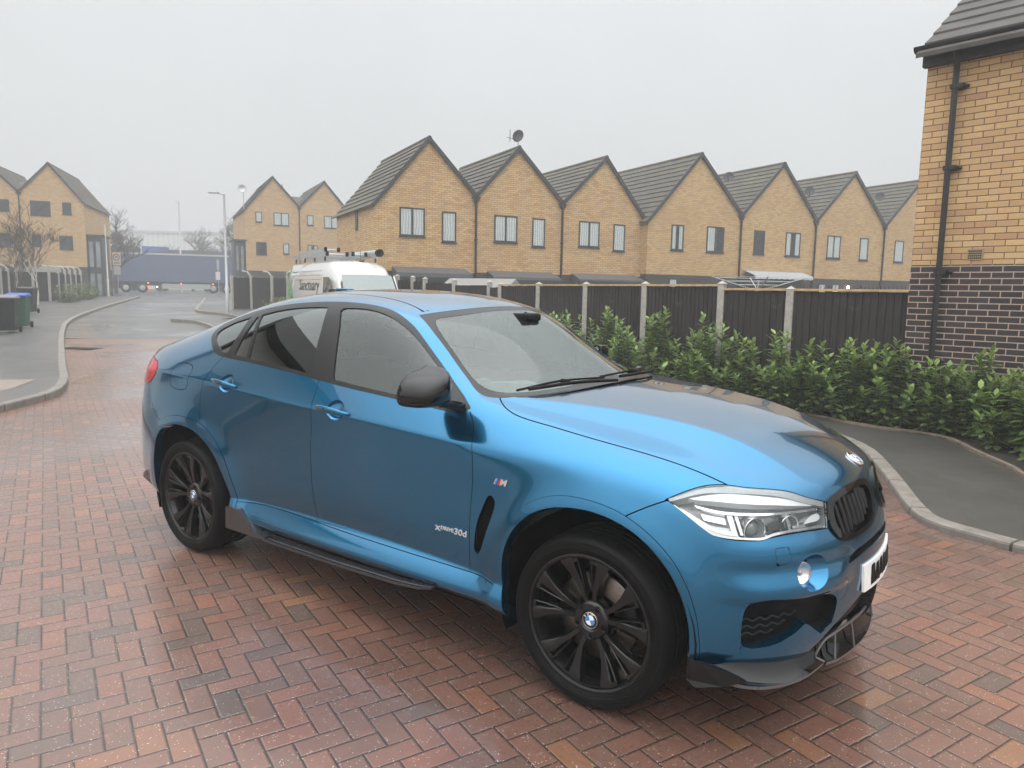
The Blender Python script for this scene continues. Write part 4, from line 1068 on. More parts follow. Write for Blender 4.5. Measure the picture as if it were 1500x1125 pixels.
# wipers
for pts, blade in (([(-.40,-.02,1.245),(-.47,-.30,1.252),(-.56,-.60,1.238)], [(-.435,-.10,1.262),(-.52,-.38,1.262),(-.585,-.665,1.236)]),
                   ([(-.52,.66,1.235),(-.445,.40,1.250),(-.42,.05,1.258)], [(-.565,.56,1.250),(-.47,.25,1.268),(-.445,-.12,1.268)])):
    wp = MB(); wp.tube(catmull(pts, 6), [.009]*(6*2+1), MATBLK, 6); wp.tube(catmull(blade, 6), .006, MATBLK, 6)
    wp.tube([blade[1], tuple((np.array(blade[1])+np.array(pts[1]))/2)], .012, MATBLK, 6); cpart(wp.build('wiper', parent=CAR))
ant = MB(); ant.box((-2.62,-.03,1.655),(-2.48,.03,1.70), PAINT, bevel=.012); cpart(ant.build('roof_antenna', parent=CAR))
# rear-view mirror with its sensor pod, behind the glass
rv = MB(); rv.box((-1.10,-.08,1.475),(-1.06,.13,1.535), MATBLK, bevel=.012); rv.tube([(-1.07,.02,1.52),(-1.02,.02,1.575)], .014, MATBLK, 8); rv.box((-1.10,-.06,1.54),(-.96,.09,1.585), MATBLK, Matrix.Translation((0,0,-.01)), bevel=.015); cpart(rv.build('rear_view_mirror', parent=CAR))

# ---------------------------------------------------------------- cabin
ca = MB()
ca.box((-2.40,-.80,.40),(-.52,.80,.46), DASH)                       # floor
dsh = [(-.46,1.10),(-.62,1.165),(-.85,1.175),(-1.0,1.14),(-1.03,1.04),(-.98,.85),(-.55,.70)]
ca.add([(x_, s_*.80, z_) for s_ in (-1,1) for x_, z_ in dsh], [tuple(range(7)), tuple(range(7,14))[::-1]]+[(i,(i+1)%7,7+(i+1)%7,7+i) for i in range(7)], DASH)
ca.box((-1.9,-.16,.46),(-1.0,.16,.86), DASH, bevel=.04)
for s_ in (-1, 1): ca.box((-2.40,s_*.86-.03,.5),(-.75,s_*.86+.03,1.13), DASH, bevel=.02)
hd = []
for x_ in (-1.30,-1.6,-2.0,-2.4,-2.8,-3.2):
    row = []
    for i in range(13):
        y_ = -.60+.1*i; q = SK.z_at(x_, -max(abs(y_),2e-4))[0]; row.append(Vector((x_, y_, q.z-.045)))
    hd.append(row)
ca.grid(hd, HEADLIN)
ca.box((-3.4,-.56,.5),(-2.95,.56,1.12), DASH, bevel=.03); ca.box((-3.5,-.74,.90),(-2.45,.74,1.12), DASH, bevel=.03)
cb = cpart(ca.build('cabin_lining', parent=CAR)); 
bin_ = MB(); secs_ = [[Vector((-.70+.16*a_, -.37+.235*math.cos(t_)*1., 1.13+.05*b_+.04*0+ (.06-.06*((math.cos(t_))**2)) )) for t_ in [math.pi*j/14 for j in range(15)]] for a_, b_ in ((-1.6,.6),(-.5,1.),(.5,.4))]
bin_.grid(secs_, DASH); cpart(bin_.build('instrument_hood', parent=CAR))
for y_ in (-.38,.38):
    st = MB()
    st.box((-1.85,y_-.26,.58),(-1.32,y_+.26,.76), LEATHER, bevel=.06)
    Mb = Matrix.Translation((-1.83,y_,.72)) @ Matrix.Rotation(R(-20), 4, 'Y')
    st.box((-.09,-.25,0),(.06,.25,.60), LEATHER, Mb, bevel=.06)
    st.tube([Mb @ Vector((-.01,-.06,.58)), Mb @ Vector((0,-.06,.68))], .008, SILVER, 8); st.tube([Mb @ Vector((-.01,.06,.58)), Mb @ Vector((0,.06,.68))], .008, SILVER, 8)
    so = cpart(st.build('front_seat', parent=CAR, smooth_angle=50))
    hr = MB(); hr.box((-.05,-.13,.64),(.06,.13,.84), LEATHER, Mb, bevel=.05); h_ = hr.build('headrest', parent=so, smooth_angle=50)
rs = MB(); rs.box((-2.85,-.57,.56),(-2.35,.57,.78), LEATHER, bevel=.06); Mb = Matrix.Translation((-2.80,0,.74)) @ Matrix.Rotation(R(-22), 4, 'Y'); rs.box((-.1,-.58,.10),(.06,.58,.56), LEATHER, Mb, bevel=.06)
cpart(rs.build('rear_bench', parent=CAR, smooth_angle=50))
sw = MB(); Ms = Matrix.Translation((-1.12,-.37,1.05)) @ Matrix.Rotation(R(-64), 4, 'Y')
sw.tube([Ms @ Vector((.185*math.cos(2*math.pi*i/40), .185*math.sin(2*math.pi*i/40), 0)) for i in range(41)], .016, LEATHER, 10, cap=False)
sw.lathe([(.0001,.02),(.06,.015),(.075,-.02)], LEATHER, 24, Ms); sw.box((-.018,-.18,-.012),(.018,.18,.006), SILVER, Ms); sw.box((-.18,-.018,-.012),(.0,.018,.006), LEATHER, Ms)
cpart(sw.build('steering_wheel', parent=CAR))
# ================================================================ setting
CAMV = [1.4162,-3.4403,1.6979,2.2023,.1256,.0172,1073.5628]
FH = Vector((math.cos(CAMV[3]), math.sin(CAMV[3]))); RH = Vector((math.sin(CAMV[3]), -math.cos(CAMV[3])))
C2 = Vector(CAMV[:2])
def W2(X, Z): return C2+RH*X+FH*Z                 # metres to the right of / ahead of where the photographer stands
def gz(x, y):                                     # the street climbs gently away from the camera
    d = (Vector((x,y))-C2).dot(FH); return 1-math.exp(-(max(d-9,0)/32)**1.5)

def mat_herringbone():
    m, nt, out = new_mat('red herringbone block paving'); n = N(nt); co = n.coord()
    th = 1.1975; ox, oy = -1.6508, -2.2402
    x, y, z = n.sep(co); dx = n.math('SUBTRACT', x, ox); dy = n.math('SUBTRACT', y, oy)
    wob = n.math('MULTIPLY', n.math('SUBTRACT', n.noise(co, 2.2, 2), .5), .02)
    ct, st = math.cos(th)/.1, math.sin(th)/.1
    u = n.math('ADD', n.math('ADD', n.math('MULTIPLY', dx, ct), n.math('MULTIPLY', dy, st)), wob)
    v = n.math('ADD', n.math('SUBTRACT', n.math('MULTIPLY', dx, st), n.math('MULTIPLY', dy, ct)), wob)
    i = n.math('FLOOR', u); j = n.math('FLOOR', v); fu = n.math('SUBTRACT', u, i); fv = n.math('SUBTRACT', v, j)
    mm = n.math('SUBTRACT', n.math('SUBTRACT', i, j), n.math('MULTIPLY', n.math('FLOOR', n.math('DIVIDE', n.math('SUBTRACT', i, j), 4.)), 4.))
    def eq(k): return n.math('COMPARE', mm, float(k), .1)
    e1, e2 = eq(1), eq(2); isH = n.math('LESS_THAN', mm, 1.5); 
    # v grows towards the viewer: of an upright block the first cell has m=2... its second m=3 lies before it
    e3 = eq(3)
    i0 = n.math('SUBTRACT', i, e1); j0 = n.math('SUBTRACT', j, e2)
    lu = n.math('ADD', fu, e1); lv = n.math('ADD', fv, e2)
    Lu = n.math('ADD', 1., isH); Lv = n.math('SUBTRACT', 2., isH)
    du = n.math('MINIMUM', lu, n.math('SUBTRACT', Lu, lu)); dv = n.math('MINIMUM', lv, n.math('SUBTRACT', Lv, lv))
    edge = n.math('MINIMUM', du, dv)
    rag = n.math('MULTIPLY', n.math('SUBTRACT', n.noise(co, 55., 3), .5), .035)
    edge2 = n.math('ADD', edge, rag)
    joint = n.maprange(edge2, .018, .045, 1., 0., True)
    cid = n.comb(i0, j0, 0.); r1 = n.white(cid); r2 = n.white(n.comb(j0, i0, 3.7)); 
    col = n.ramp(r1, [(0,(.100,.072,.060)),(.06,(.135,.086,.068)),(.14,(.170,.090,.066)),(.45,(.190,.096,.069)),(.74,(.215,.103,.073)),(.92,(.240,.100,.066)),(.975,(.27,.128,.068)),(1,(.30,.15,.078))])
    col = n.mix(n.math('MULTIPLY', n.noise(co, 34., 4), .55), col, (.145,.105,.088,1))
    col = n.mix(n.math('MULTIPLY', n.math('GREATER_THAN', n.noise(co, 10., 3), .62), .22), col, (.29,.13,.095,1))
    grit = n.voro(co, 190.); gr = n.math('LESS_THAN', grit, .17); pick = n.math('GREATER_THAN', n.white(n.node('ShaderNodeVectorMath').outputs[0]), .0) if False else n.math('GREATER_THAN', n.noise(co, 60., 2), .50)
    col = n.mix(n.math('MULTIPLY', n.math('MULTIPLY', gr, pick), .55), col, (.42,.36,.31,1))
    dirt = n.noise(co, .55, 4); damp = n.maprange(n.noise(co, .35, 5, .6), .42, .60, 0., 1., True)
    col = n.mix(n.math('MULTIPLY', damp, .55), col, n.mix(1., col, (.55,.5,.5,1), blend='MULTIPLY'))
    moss = n.math('MULTIPLY', n.math('MULTIPLY', joint, n.math('GREATER_THAN', n.noise(co, 3., 3), .60)), .5)
    col = n.mix(joint, col, (.030,.025,.022,1)); col = n.mix(moss, col, (.05,.06,.018,1))
    h = n.math('ADD', n.maprange(edge2, .0, .10, 0., 1., True), n.math('MULTIPLY', n.noise(co, 150., 4, .65), .22))
    h = n.math('ADD', h, n.math('MULTIPLY', r2, .35))
    spk = n.math('MULTIPLY', n.math('LESS_THAN', n.voro(co, 74.), .16), n.math('GREATER_THAN', n.noise(co, 24., 2), .50))
    rough = n.math('SUBTRACT', n.maprange(n.noise(co, 45., 4), .3, .7, .40, .62), n.math('MULTIPLY', damp, .19))
    rough = n.math('SUBTRACT', rough, n.math('MULTIPLY', spk, .25), clamp=True)
    col = n.mix(n.math('MULTIPLY', spk, .70), col, (.72,.66,.60,1))
    nb = n.bump(h, .55, .008); b = n.bsdf(Base_Color=col, Roughness=rough, Specular_IOR_Level=.25, Normal=nb, Coat_Weight=n.math('ADD', .6, n.math('MULTIPLY', damp, .4)), Coat_Roughness=n.math('SUBTRACT', .21, n.math('MULTIPLY', damp, .09)), Coat_IOR=1.58, Coat_Normal=n.bump(h, .13, .005)); nt.links.new(b, out.inputs[0]); return m
def mat_asphalt(name, base, wet=.5, scale=1., joints=False):
    m, nt, out = new_mat(name); n = N(nt); co = n.coord()
    agg = n.voro(co, 220.*scale, out='Color'); a = n.sep(agg)[0]
    col = n.ramp(a, [(0,tuple(c*.65 for c in base)),(.6,base),(.93,tuple(c*1.5 for c in base)),(1,tuple(c*2.6 for c in base))])
    blot = n.noise(co, .45, 5, .6); col = n.mix(n.maprange(blot,.35,.7,0.,.5), col, tuple(c*.62 for c in base)+(1,))
    fine = n.noise(co, 6., 4); col = n.mix(n.maprange(fine,.4,.7,0.,.25), col, tuple(min(1,c*1.5) for c in base)+(1,))
    wetm = n.maprange(n.noise(co, .22, 5, .65), .40, .62, 0., 1., True)
    rough = n.math('SUBTRACT', .66, n.math('MULTIPLY', wetm, wet))
    sp = n.math('MULTIPLY', n.math('LESS_THAN', n.voro(co, 75.), .09), n.math('GREATER_THAN', n.noise(co, 15.), .55))
    col = n.mix(n.math('MULTIPLY', sp, .6), col, (.5,.48,.45,1))
    b = n.bsdf(Base_Color=col, Roughness=rough, Normal=n.bump(n.voro(co, 220.*scale), .35, .004), Coat_Weight=n.math('MULTIPLY', n.math('ADD', .35, n.math('MULTIPLY', wetm, .65)), min(1., wet*2.2)), Coat_Roughness=.20, Coat_IOR=1.40); nt.links.new(b, out.inputs[0]); return m
def mat_kerb():
    m, nt, out = new_mat('concrete kerb'); n = N(nt); co = n.coord()
    f = n.noise(co, 8., 5, .65); col = n.ramp(f, [(.3,(.13,.115,.10)),(.6,(.21,.19,.165)),(.8,(.26,.24,.21))])
    uv = n.sep(n.coord('UV'))[0]
    jn = n.math('LESS_THAN', n.math('ABSOLUTE', n.math('SUBTRACT', n.math('FRACT', n.math('DIVIDE', uv, .915)), .5)), .011)
    col = n.mix(jn, col, (.035,.03,.026,1))
    b = n.bsdf(Base_Color=col, Roughness=.58, Normal=n.bump(n.math('SUBTRACT', n.noise(co, 90., 4), n.math('MULTIPLY', jn, 3.)), .3, .006)); nt.links.new(b, out.inputs[0]); return m
def mat_brick(name, lo, hi, odd, mortar, mw=.010, rough=.82, pits=True):
    m, nt, out = new_mat(name); n = N(nt); co = n.coord(); x, y, z = n.sep(co)
    u = n.math('ADD', x, y)
    row = n.math('FLOOR', n.math('DIVIDE', z, .075)); sh = n.math('MULTIPLY', n.math('MODULO', row, 2.), .5)
    uc = n.math('ADD', n.math('DIVIDE', u, .225), sh); ci = n.math('FLOOR', uc)
    fu = n.math('MULTIPLY', n.math('SUBTRACT', uc, ci), .225); fv = n.math('SUBTRACT', z, n.math('MULTIPLY', row, .075))
    d = n.math('MINIMUM', n.math('MINIMUM', fu, n.math('SUBTRACT', .225, fu)), n.math('MINIMUM', fv, n.math('SUBTRACT', .075, fv)))
    d2 = n.math('ADD', d, n.math('MULTIPLY', n.math('SUBTRACT', n.noise(co, 60., 3), .5), .003))
    mo = n.maprange(d2, mw*.42, mw*.62, 1., 0., True)
    r = n.white(n.comb(ci, row, 1.)); r2 = n.white(n.comb(row, ci, 5.))
    col = n.ramp(r, [(0,lo),(.72,hi),(.86,hi),(.93,odd),(1,odd)])
    blot = n.noise(co, .7, 3); col = n.mix(n.maprange(blot,.45,.68,0.,.45), col, (*odd,1))
    col = n.mix(n.maprange(n.noise(co, 26., 5, .65), .35, .75, 0., .35), col, tuple(c*.72 for c in lo)+(1,))
    if pits:
        pt = n.math('MULTIPLY', n.math('LESS_THAN', n.voro(co, 62.), .12), n.math('GREATER_THAN', r2, .35)); col = n.mix(n.math('MULTIPLY', pt, .7), col, tuple(c*.35 for c in lo)+(1,))
    col = n.mix(mo, col, (*mortar,1))
    h = n.math('ADD', n.maprange(d2, 0., mw, 0., 1., True), n.math('MULTIPLY', n.noise(co, 110., 4), .25))
    b = n.bsdf(Base_Color=col, Roughness=rough, Specular_IOR_Level=.3, Normal=n.bump(h, .55, .008)); nt.links.new(b, out.inputs[0]); return m
def mat_tiles(name, base, green=.5):
    m, nt, out = new_mat(name); n = N(nt); co = n.coord()
    f = n.noise(co, 3., 5, .65); col = n.ramp(f, [(.25,tuple(c*.6 for c in base)),(.55,base),(.8,tuple(c*1.35 for c in base))])
    li = n.math('MULTIPLY', n.maprange(n.noise(co, 1.1, 5, .7), .48, .70, 0., 1., True), green); col = n.mix(li, col, (.105,.10,.048,1))
    x, y, z = n.sep(co); st = n.math('LESS_THAN', n.math('ABSOLUTE', n.math('SUBTRACT', n.math('FRACT', n.math('DIVIDE', y, .33)), .5)), .03)
    col = n.mix(n.math('MULTIPLY', st, .55), col, (.02,.018,.016,1))
    b = n.bsdf(Base_Color=col, Roughness=.75, Normal=n.bump(n.noise(co, 40., 4), .3, .008)); nt.links.new(b, out.inputs[0]); return m
def mat_curtain():
    m, nt, out = new_mat('pale net curtain'); n = N(nt); co = n.coord(); x, y, z = n.sep(co)
    f = n.math('ADD', n.math('MULTIPLY', n.math('SINE', n.math('MULTIPLY', n.math('ADD', n.math('ADD', x, y), n.math('MULTIPLY', n.noise(co, 2.), .15)), 62.)), .22), .6)  # fold shading painted in as lighter and darker upright stripes
    col = n.ramp(f, [(.2,(.45,.47,.48)),(.9,(.92,.92,.91))]); b = n.bsdf(Base_Color=col, Roughness=.9); nt.links.new(b, out.inputs[0]); return m
def mat_leaf(name, base, gloss=.32):
    m, nt, out = new_mat(name); n = N(nt)
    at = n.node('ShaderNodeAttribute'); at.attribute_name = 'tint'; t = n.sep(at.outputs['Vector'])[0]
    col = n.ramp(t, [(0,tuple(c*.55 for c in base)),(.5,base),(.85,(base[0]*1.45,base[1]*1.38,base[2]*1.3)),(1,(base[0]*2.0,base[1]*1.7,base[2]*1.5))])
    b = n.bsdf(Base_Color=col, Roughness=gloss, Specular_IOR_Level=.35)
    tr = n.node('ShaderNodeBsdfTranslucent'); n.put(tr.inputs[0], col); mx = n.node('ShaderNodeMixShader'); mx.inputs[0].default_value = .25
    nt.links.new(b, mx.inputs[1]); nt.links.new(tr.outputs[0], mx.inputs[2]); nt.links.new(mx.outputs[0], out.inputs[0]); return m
def mat_boards():
    m, nt, out = new_mat('black stained fence boards'); n = N(nt); co = n.coord(); x, y, z = n.sep(co)
    b_ = n.math('FLOOR', n.math('DIVIDE', x, .098)); r = n.white(n.comb(b_, 0., 2.))
    st = n.node('ShaderNodeMapping'); n.put(st.inputs[0], co); st.inputs['Scale'].default_value = (60,60,2.2)
    g = n.noise(st.outputs[0], 1., 5, .65)
    col = n.ramp(g, [(.28,(.011,.010,.010)),(.52,(.032,.029,.028)),(.75,(.085,.077,.072))])
    col = n.mix(n.math('MULTIPLY', r, .5), col, (.052,.044,.044,1))
    mo = n.maprange(n.noise(co, 1.6, 6, .7, dist=1.5), .58, .70, 0., .35, True); col = n.mix(mo, col, (.13,.125,.115,1))
    b = n.bsdf(Base_Color=col, Roughness=.8, Specular_IOR_Level=.12, Normal=n.bump(g, .4, .006)); nt.links.new(b, out.inputs[0]); return m
def mat_emit(name, col, s):
    m, nt, out = new_mat(name); n = N(nt); e = n.node('ShaderNodeEmission'); e.inputs[0].default_value = (*col,1); e.inputs[1].default_value = s; nt.links.new(e.outputs[0], out.inputs[0]); return m
def mat_corrug(name, a, b_, k):
    m, nt, out = new_mat(name); n = N(nt); co = n.coord(); x, y, z = n.sep(co)
    f = n.math('FRACT', n.math('MULTIPLY', n.math('ADD', x, y), k)); w = n.math('GREATER_THAN', f, .5)
    col = n.mix(w, (*a,1), (*b_,1)); col = n.mix(n.math('MULTIPLY', n.noise(co, .3, 4), .4), col, tuple(c*.8 for c in a)+(1,))
    b = n.bsdf(Base_Color=col, Roughness=.6, Normal=n.bump(w, .4, .03)); nt.links.new(b, out.inputs[0]); return m

PAVE = mat_herringbone(); ROAD = mat_asphalt('wet grey asphalt road', (.085,.080,.076), .42); FOOT = mat_asphalt('dark asphalt footway', (.050,.046,.040), .22, 1.2)
FOOTL = mat_asphalt('grey asphalt footway', (.080,.077,.072), .30); KERB = mat_kerb()
SOIL = simple('damp planting soil', (.022,.016,.011), .95, bump=.6, bscale=60., var=.4); GRASS = simple('far verge grass', (.05,.06,.03), .95, var=.4, scale=4., bump=.5)
YBRICK = mat_brick('buff yellow brick', (.48,.310,.150), (.62,.425,.215), (.46,.275,.155), (.185,.115,.070))
YBRICK2 = mat_brick('buff pinkish brick', (.48,.310,.150), (.60,.415,.205), (.47,.290,.160), (.27,.18,.11))
DBRICK = mat_brick('dark blue brick', (.028,.024,.026), (.048,.041,.043), (.060,.045,.043), (.40,.30,.235), mw=.0125, rough=.45, pits=False)
DBRICKF = mat_brick('dark plinth brick far', (.028,.024,.026), (.048,.041,.043), (.060,.045,.043), (.12,.10,.09), mw=.010, rough=.6, pits=False)
TILE = mat_tiles('grey brown roof tile', (.074,.064,.048), .85); TILE2 = mat_tiles('near roof tile', (.062,.055,.050), .12)
UPVC = simple('anthracite window frame', (.030,.032,.035), .4); DARKTRIM = simple('dark grey bargeboard', (.022,.023,.025), .5); ZINC = simple('grey canopy metal', (.105,.11,.12), .42, metal=.2, var=.1)
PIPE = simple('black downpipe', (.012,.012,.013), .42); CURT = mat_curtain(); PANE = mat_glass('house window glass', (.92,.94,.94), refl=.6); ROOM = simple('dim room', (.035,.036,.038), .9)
CONC = simple('fence concrete', (.36,.345,.315), .85, var=.2, scale=14., bump=.3); BOARD = mat_boards(); RAIL = simple('new timber rail', (.50,.33,.15), .7, var=.25, scale=9.)
LEAF = mat_leaf('laurel leaf', (.17,.255,.075), .36); STEM = simple('green stem', (.075,.085,.03), .7); LEAF2 = mat_leaf('pale shrub leaf', (.13,.16,.06), .5)
BARK = simple('bare bark', (.075,.062,.052), .9, var=.3); BIRCH = simple('birch bark', (.50,.48,.44), .8, var=.3, scale=18.)
GALV = simple('galvanised steel', (.42,.43,.44), .45, metal=.5, var=.1); WHITEV = simple('white van paint', (.56,.555,.53), .22, coat=1., var=.03); GREENV = simple('green van stripe', (.03,.30,.06), .25, coat=1., var=.03); LETTER = simple('dark grey lettering', (.05,.055,.055), .5)
ALU = simple('aluminium ladder', (.52,.53,.54), .35, metal=.7, var=.1); BLUET = simple('navy curtain trailer', (.050,.078,.155), .5, var=.12, scale=2.); BLUE2 = simple('bright blue trailer', (.03,.085,.36), .5, var=.1)

# ---------------------------------------------------------------- ground sheets
def sheet(name, poly, off, m, step=1.6, kind='structure', skirt=0.):
    bm = bmesh.new(); vs = [bm.verts.new((x, y, 0)) for x, y in poly]; bm.faces.new(vs)
    ds = [(Vector(p)-C2).dot(FH) for p in poly]; lo, hi = min(ds), max(ds)
    d = 8.6
    while d < min(hi, 130):
        if d > lo: bmesh.ops.bisect_plane(bm, geom=bm.verts[:]+bm.edges[:]+bm.faces[:], plane_co=(*(C2+FH*d), 0), plane_no=(FH.x, FH.y, 0))
        d += step if d < 40 else step*3
    if skirt:
        be = [e for e in bm.edges if e.is_boundary]; r = bmesh.ops.extrude_edge_only(bm, edges=be)
        low = [v for v in r['geom'] if isinstance(v, bmesh.types.BMVert)]
    else: low = []
    for v in bm.verts: v.co.z = gz(v.co.x, v.co.y)+off
    for v in low: v.co.z -= skirt
    bmesh.ops.triangulate(bm, faces=bm.faces[:]); bmesh.ops.recalc_face_normals(bm, faces=bm.faces)
    me = bpy.data.meshes.new(name); bm.to_mesh(me); bm.free(); me.materials.append(m)
    o = bpy.data.objects.new(name, me); COL.objects.link(o); o['kind'] = kind; return o
def kerb(name, pts, w=.125, h=.105, side=1, n=4):
    P_ = catmull(pts, n); me_v = []; f = []; uv = []; L_ = 0.; prof = [(0,-.06),(0,h-.022),(.006,h-.006),(.022,h),(w,h),(w,-.06)]
    for i, p in enumerate(P_):
        a = np.array(P_[max(i-1,0)]); b = np.array(P_[min(i+1,len(P_)-1)]); t = (b-a)/np.linalg.norm(b-a); nn = np.array([-t[1], t[0]])*side
        if i: L_ += float(np.linalg.norm(np.array(p)-np.array(P_[i-1])))
        for q, z_ in prof: x_, y_ = np.array(p)+nn*q; me_v.append((x_, y_, gz(p[0], p[1])+z_)); uv.append((L_, q))
    k = len(prof)
    for i in range(len(P_)-1):
        for j in range(k-1): f.append((i*k+j, (i+1)*k+j, (i+1)*k+j+1, i*k+j+1))
    me = bpy.data.meshes.new(name); me.from_pydata(me_v, [], f); ul = me.uv_layers.new()
    for lp in me.loops: ul.data[lp.index].uv = uv[lp.vertex_index]
    me.materials.append(KERB); bm = bmesh.new(); bm.from_mesh(me); bmesh.ops.recalc_face_normals(bm, faces=bm.faces); bm.to_mesh(me); bm.free()
    o = bpy.data.objects.new(name, me); COL.objects.link(o); o['kind'] = 'structure'; return o

LK = [(-5.2,-3.6),(-7.6,-1.4),(-9.0,-.25),(-9.59,.25),(-9.95,.70),(-10.28,1.09),(-10.75,1.47),(-11.74,1.98),(-13.4,2.65),(-15.74,3.6),(-19.78,5.26),(-22.65,6.48),(-25.48,7.75),(-27.99,9.05),(-30.27,10.36),(-35.14,13.32),(-43.88,18.82),(-51.,23.2)]
FK = [(3.6,2.30),(1.75,2.36),(1.40,2.44),(1.17,2.53),(.91,2.64),(.76,2.76),(.62,3.04),(.40,3.7),(.16,4.41),(-.25,5.4),(-1.1,6.35),(-2.3,7.0),(-4.0,7.85),(-6.0,8.75),(-9.5,10.35)]
sheet('ground', [tuple(W2(a, b)) for a, b in ((-260,-60),(260,-60),(260,420),(-260,420))], -.03, GRASS, step=3.)
road_far = [(-51.,23.2),(-95,44),(-150,90),(-60,200),(-20,90),(-30,40)]
sheet('road', [(-22.,5.0),(-30.27,10.0),(-43.88,18.5),(-52,22.8),(-63,27.2),(-95,2),(-115,18),(-20,125),(-5,100),(-40,45),(-49,28.8),(-37.9,20.2),(-30.7,15.6),(-26,14.4),(-24.6,11.5),(-20,10.4),(-16,13),(-11.5,12.0),(-12,10),(-18.4,7.2)], -.004, ROAD)
def offset_line(P_, d):
    out = []
    for i, p in enumerate(P_):
        a = np.array(P_[max(i-1,0)]); b = np.array(P_[min(i+1,len(P_)-1)]); t = (b-a)/np.linalg.norm(b-a); out.append(tuple(np.array(p)+np.array([-t[1],t[0]])*d))
    return out
lk2 = catmull(LK, 4); fk2 = catmull(FK, 4)
sheet('brick_paving', [(-4.5,-4.2),(-6.,-24),(24,-24),(26,3.5),(3.6,2.32)]+offset_line(fk2, -.04)[1:]+[(-11.4,11.0),(-18.54,7.52),(-20.6,5.62)]+offset_line(lk2, .04)[40:0:-1], 0., PAVE)
sheet('left_pavement', offset_line(lk2, .10)+[(-53,22.2),(-49,16.5),(-42,10.5),(-36,6.5),(-30,0),(-22,-8),(-8,-12)], .099, FOOTL)
kerb('left_kerb', LK, side=1)
EDGE = [(4.2,3.3),(2.4,3.75),(1.34,4.8),(1.22,5.13),(.86,5.81),(.59,6.38),(.41,6.58),(.13,6.69),(-.13,6.68),(-.58,6.81),(-1.15,7.10),(-2.5,7.42),(-4.3,8.15),(-6.,9.0),(-9.2,10.55)]
sheet('front_pavement', offset_line(fk2, -.10)+[(-9.2,10.5)]+EDGE[::-1]+[(4.2,2.4)], .052, FOOT)
kerb('front_kerb', FK, side=-1, h=.058)
sheet('planting_bed', EDGE+[(-11.8,12.0),(-11.3,12.4),(-2.83,8.1),(-.04,7.4),(3.2,6.75),(6,6.2)], .058, SOIL)
eb = MB(); P_ = [Vector((x, y, gz(x,y)+.070)) for x, y in catmull(EDGE, 5)]
A_ = offset_line([(p.x,p.y) for p in P_], -.0); B_ = offset_line([(p.x,p.y) for p in P_], -.05)
eb.grid([[Vector((a[0],a[1],p.z-.1)) for a, p in zip(A_, P_)], [Vector((a[0],a[1],p.z+.012)) for a, p in zip(A_, P_)], [Vector((b[0],b[1],p.z+.012)) for b, p in zip(B_, P_)], [Vector((b[0],b[1],p.z-.1)) for b, p in zip(B_, P_)]], simple('concrete edging', (.17,.135,.10), .85, var=.3, scale=12.), smooth=False)
tag(eb.build('path_edging'), kind='structure')
FR = [(-47.5,26.2),(-37.93,20.15),(-31.6,16.1),(-30.4,15.45),(-29.4,15.12),(-27.67,14.98),(-26.01,14.46),(-23.,13.6)]
sheet('far_pavement', offset_line(catmull(FR,4), -.10)+[(-20,16),(-26,22),(-36,29),(-44,32)], .099, FOOTL); kerb('far_kerb', FR, side=-1)
FR2 = [(-25.2,11.3),(-24.62,11.45),(-24.0,11.5),(-22.29,10.95),(-20,10.0)]
sheet('middle_pavement', offset_line(catmull(FR2,4), -.10)+[(-17,11),(-20,13),(-23.5,13.0)], .099, FOOTL); kerb('middle_kerb', FR2, side=-1)
sheet('concrete_slab', [(-12.34,1.2),(-11.95,1.57),(-11.07,.89),(-10.97,.72),(-11.6,.2)], .103, simple('pale concrete slab', (.24,.20,.165), .8, var=.15, scale=9.))
# dark damp patches and a gully grate on the paving
gl = MB(); gx, gy = -17.64, 4.75
Mg = Matrix.Translation((gx, gy, gz(gx,gy)+.004)) @ Matrix.Rotation(R(24), 4, 'Z')
gl.box((-.45,-.22,-.02),(.45,.22,.006), simple('cast iron', (.03,.028,.026), .6, metal=.3), Mg)
for k in range(9): gl.box((-.40+k*.09,-.17,.006),(-.36+k*.09,.17,.012), DARKTRIM, Mg)
tag(gl.build('gully_grate'), 'iron gully grate beside the left kerb in the brick paving', 'drain')
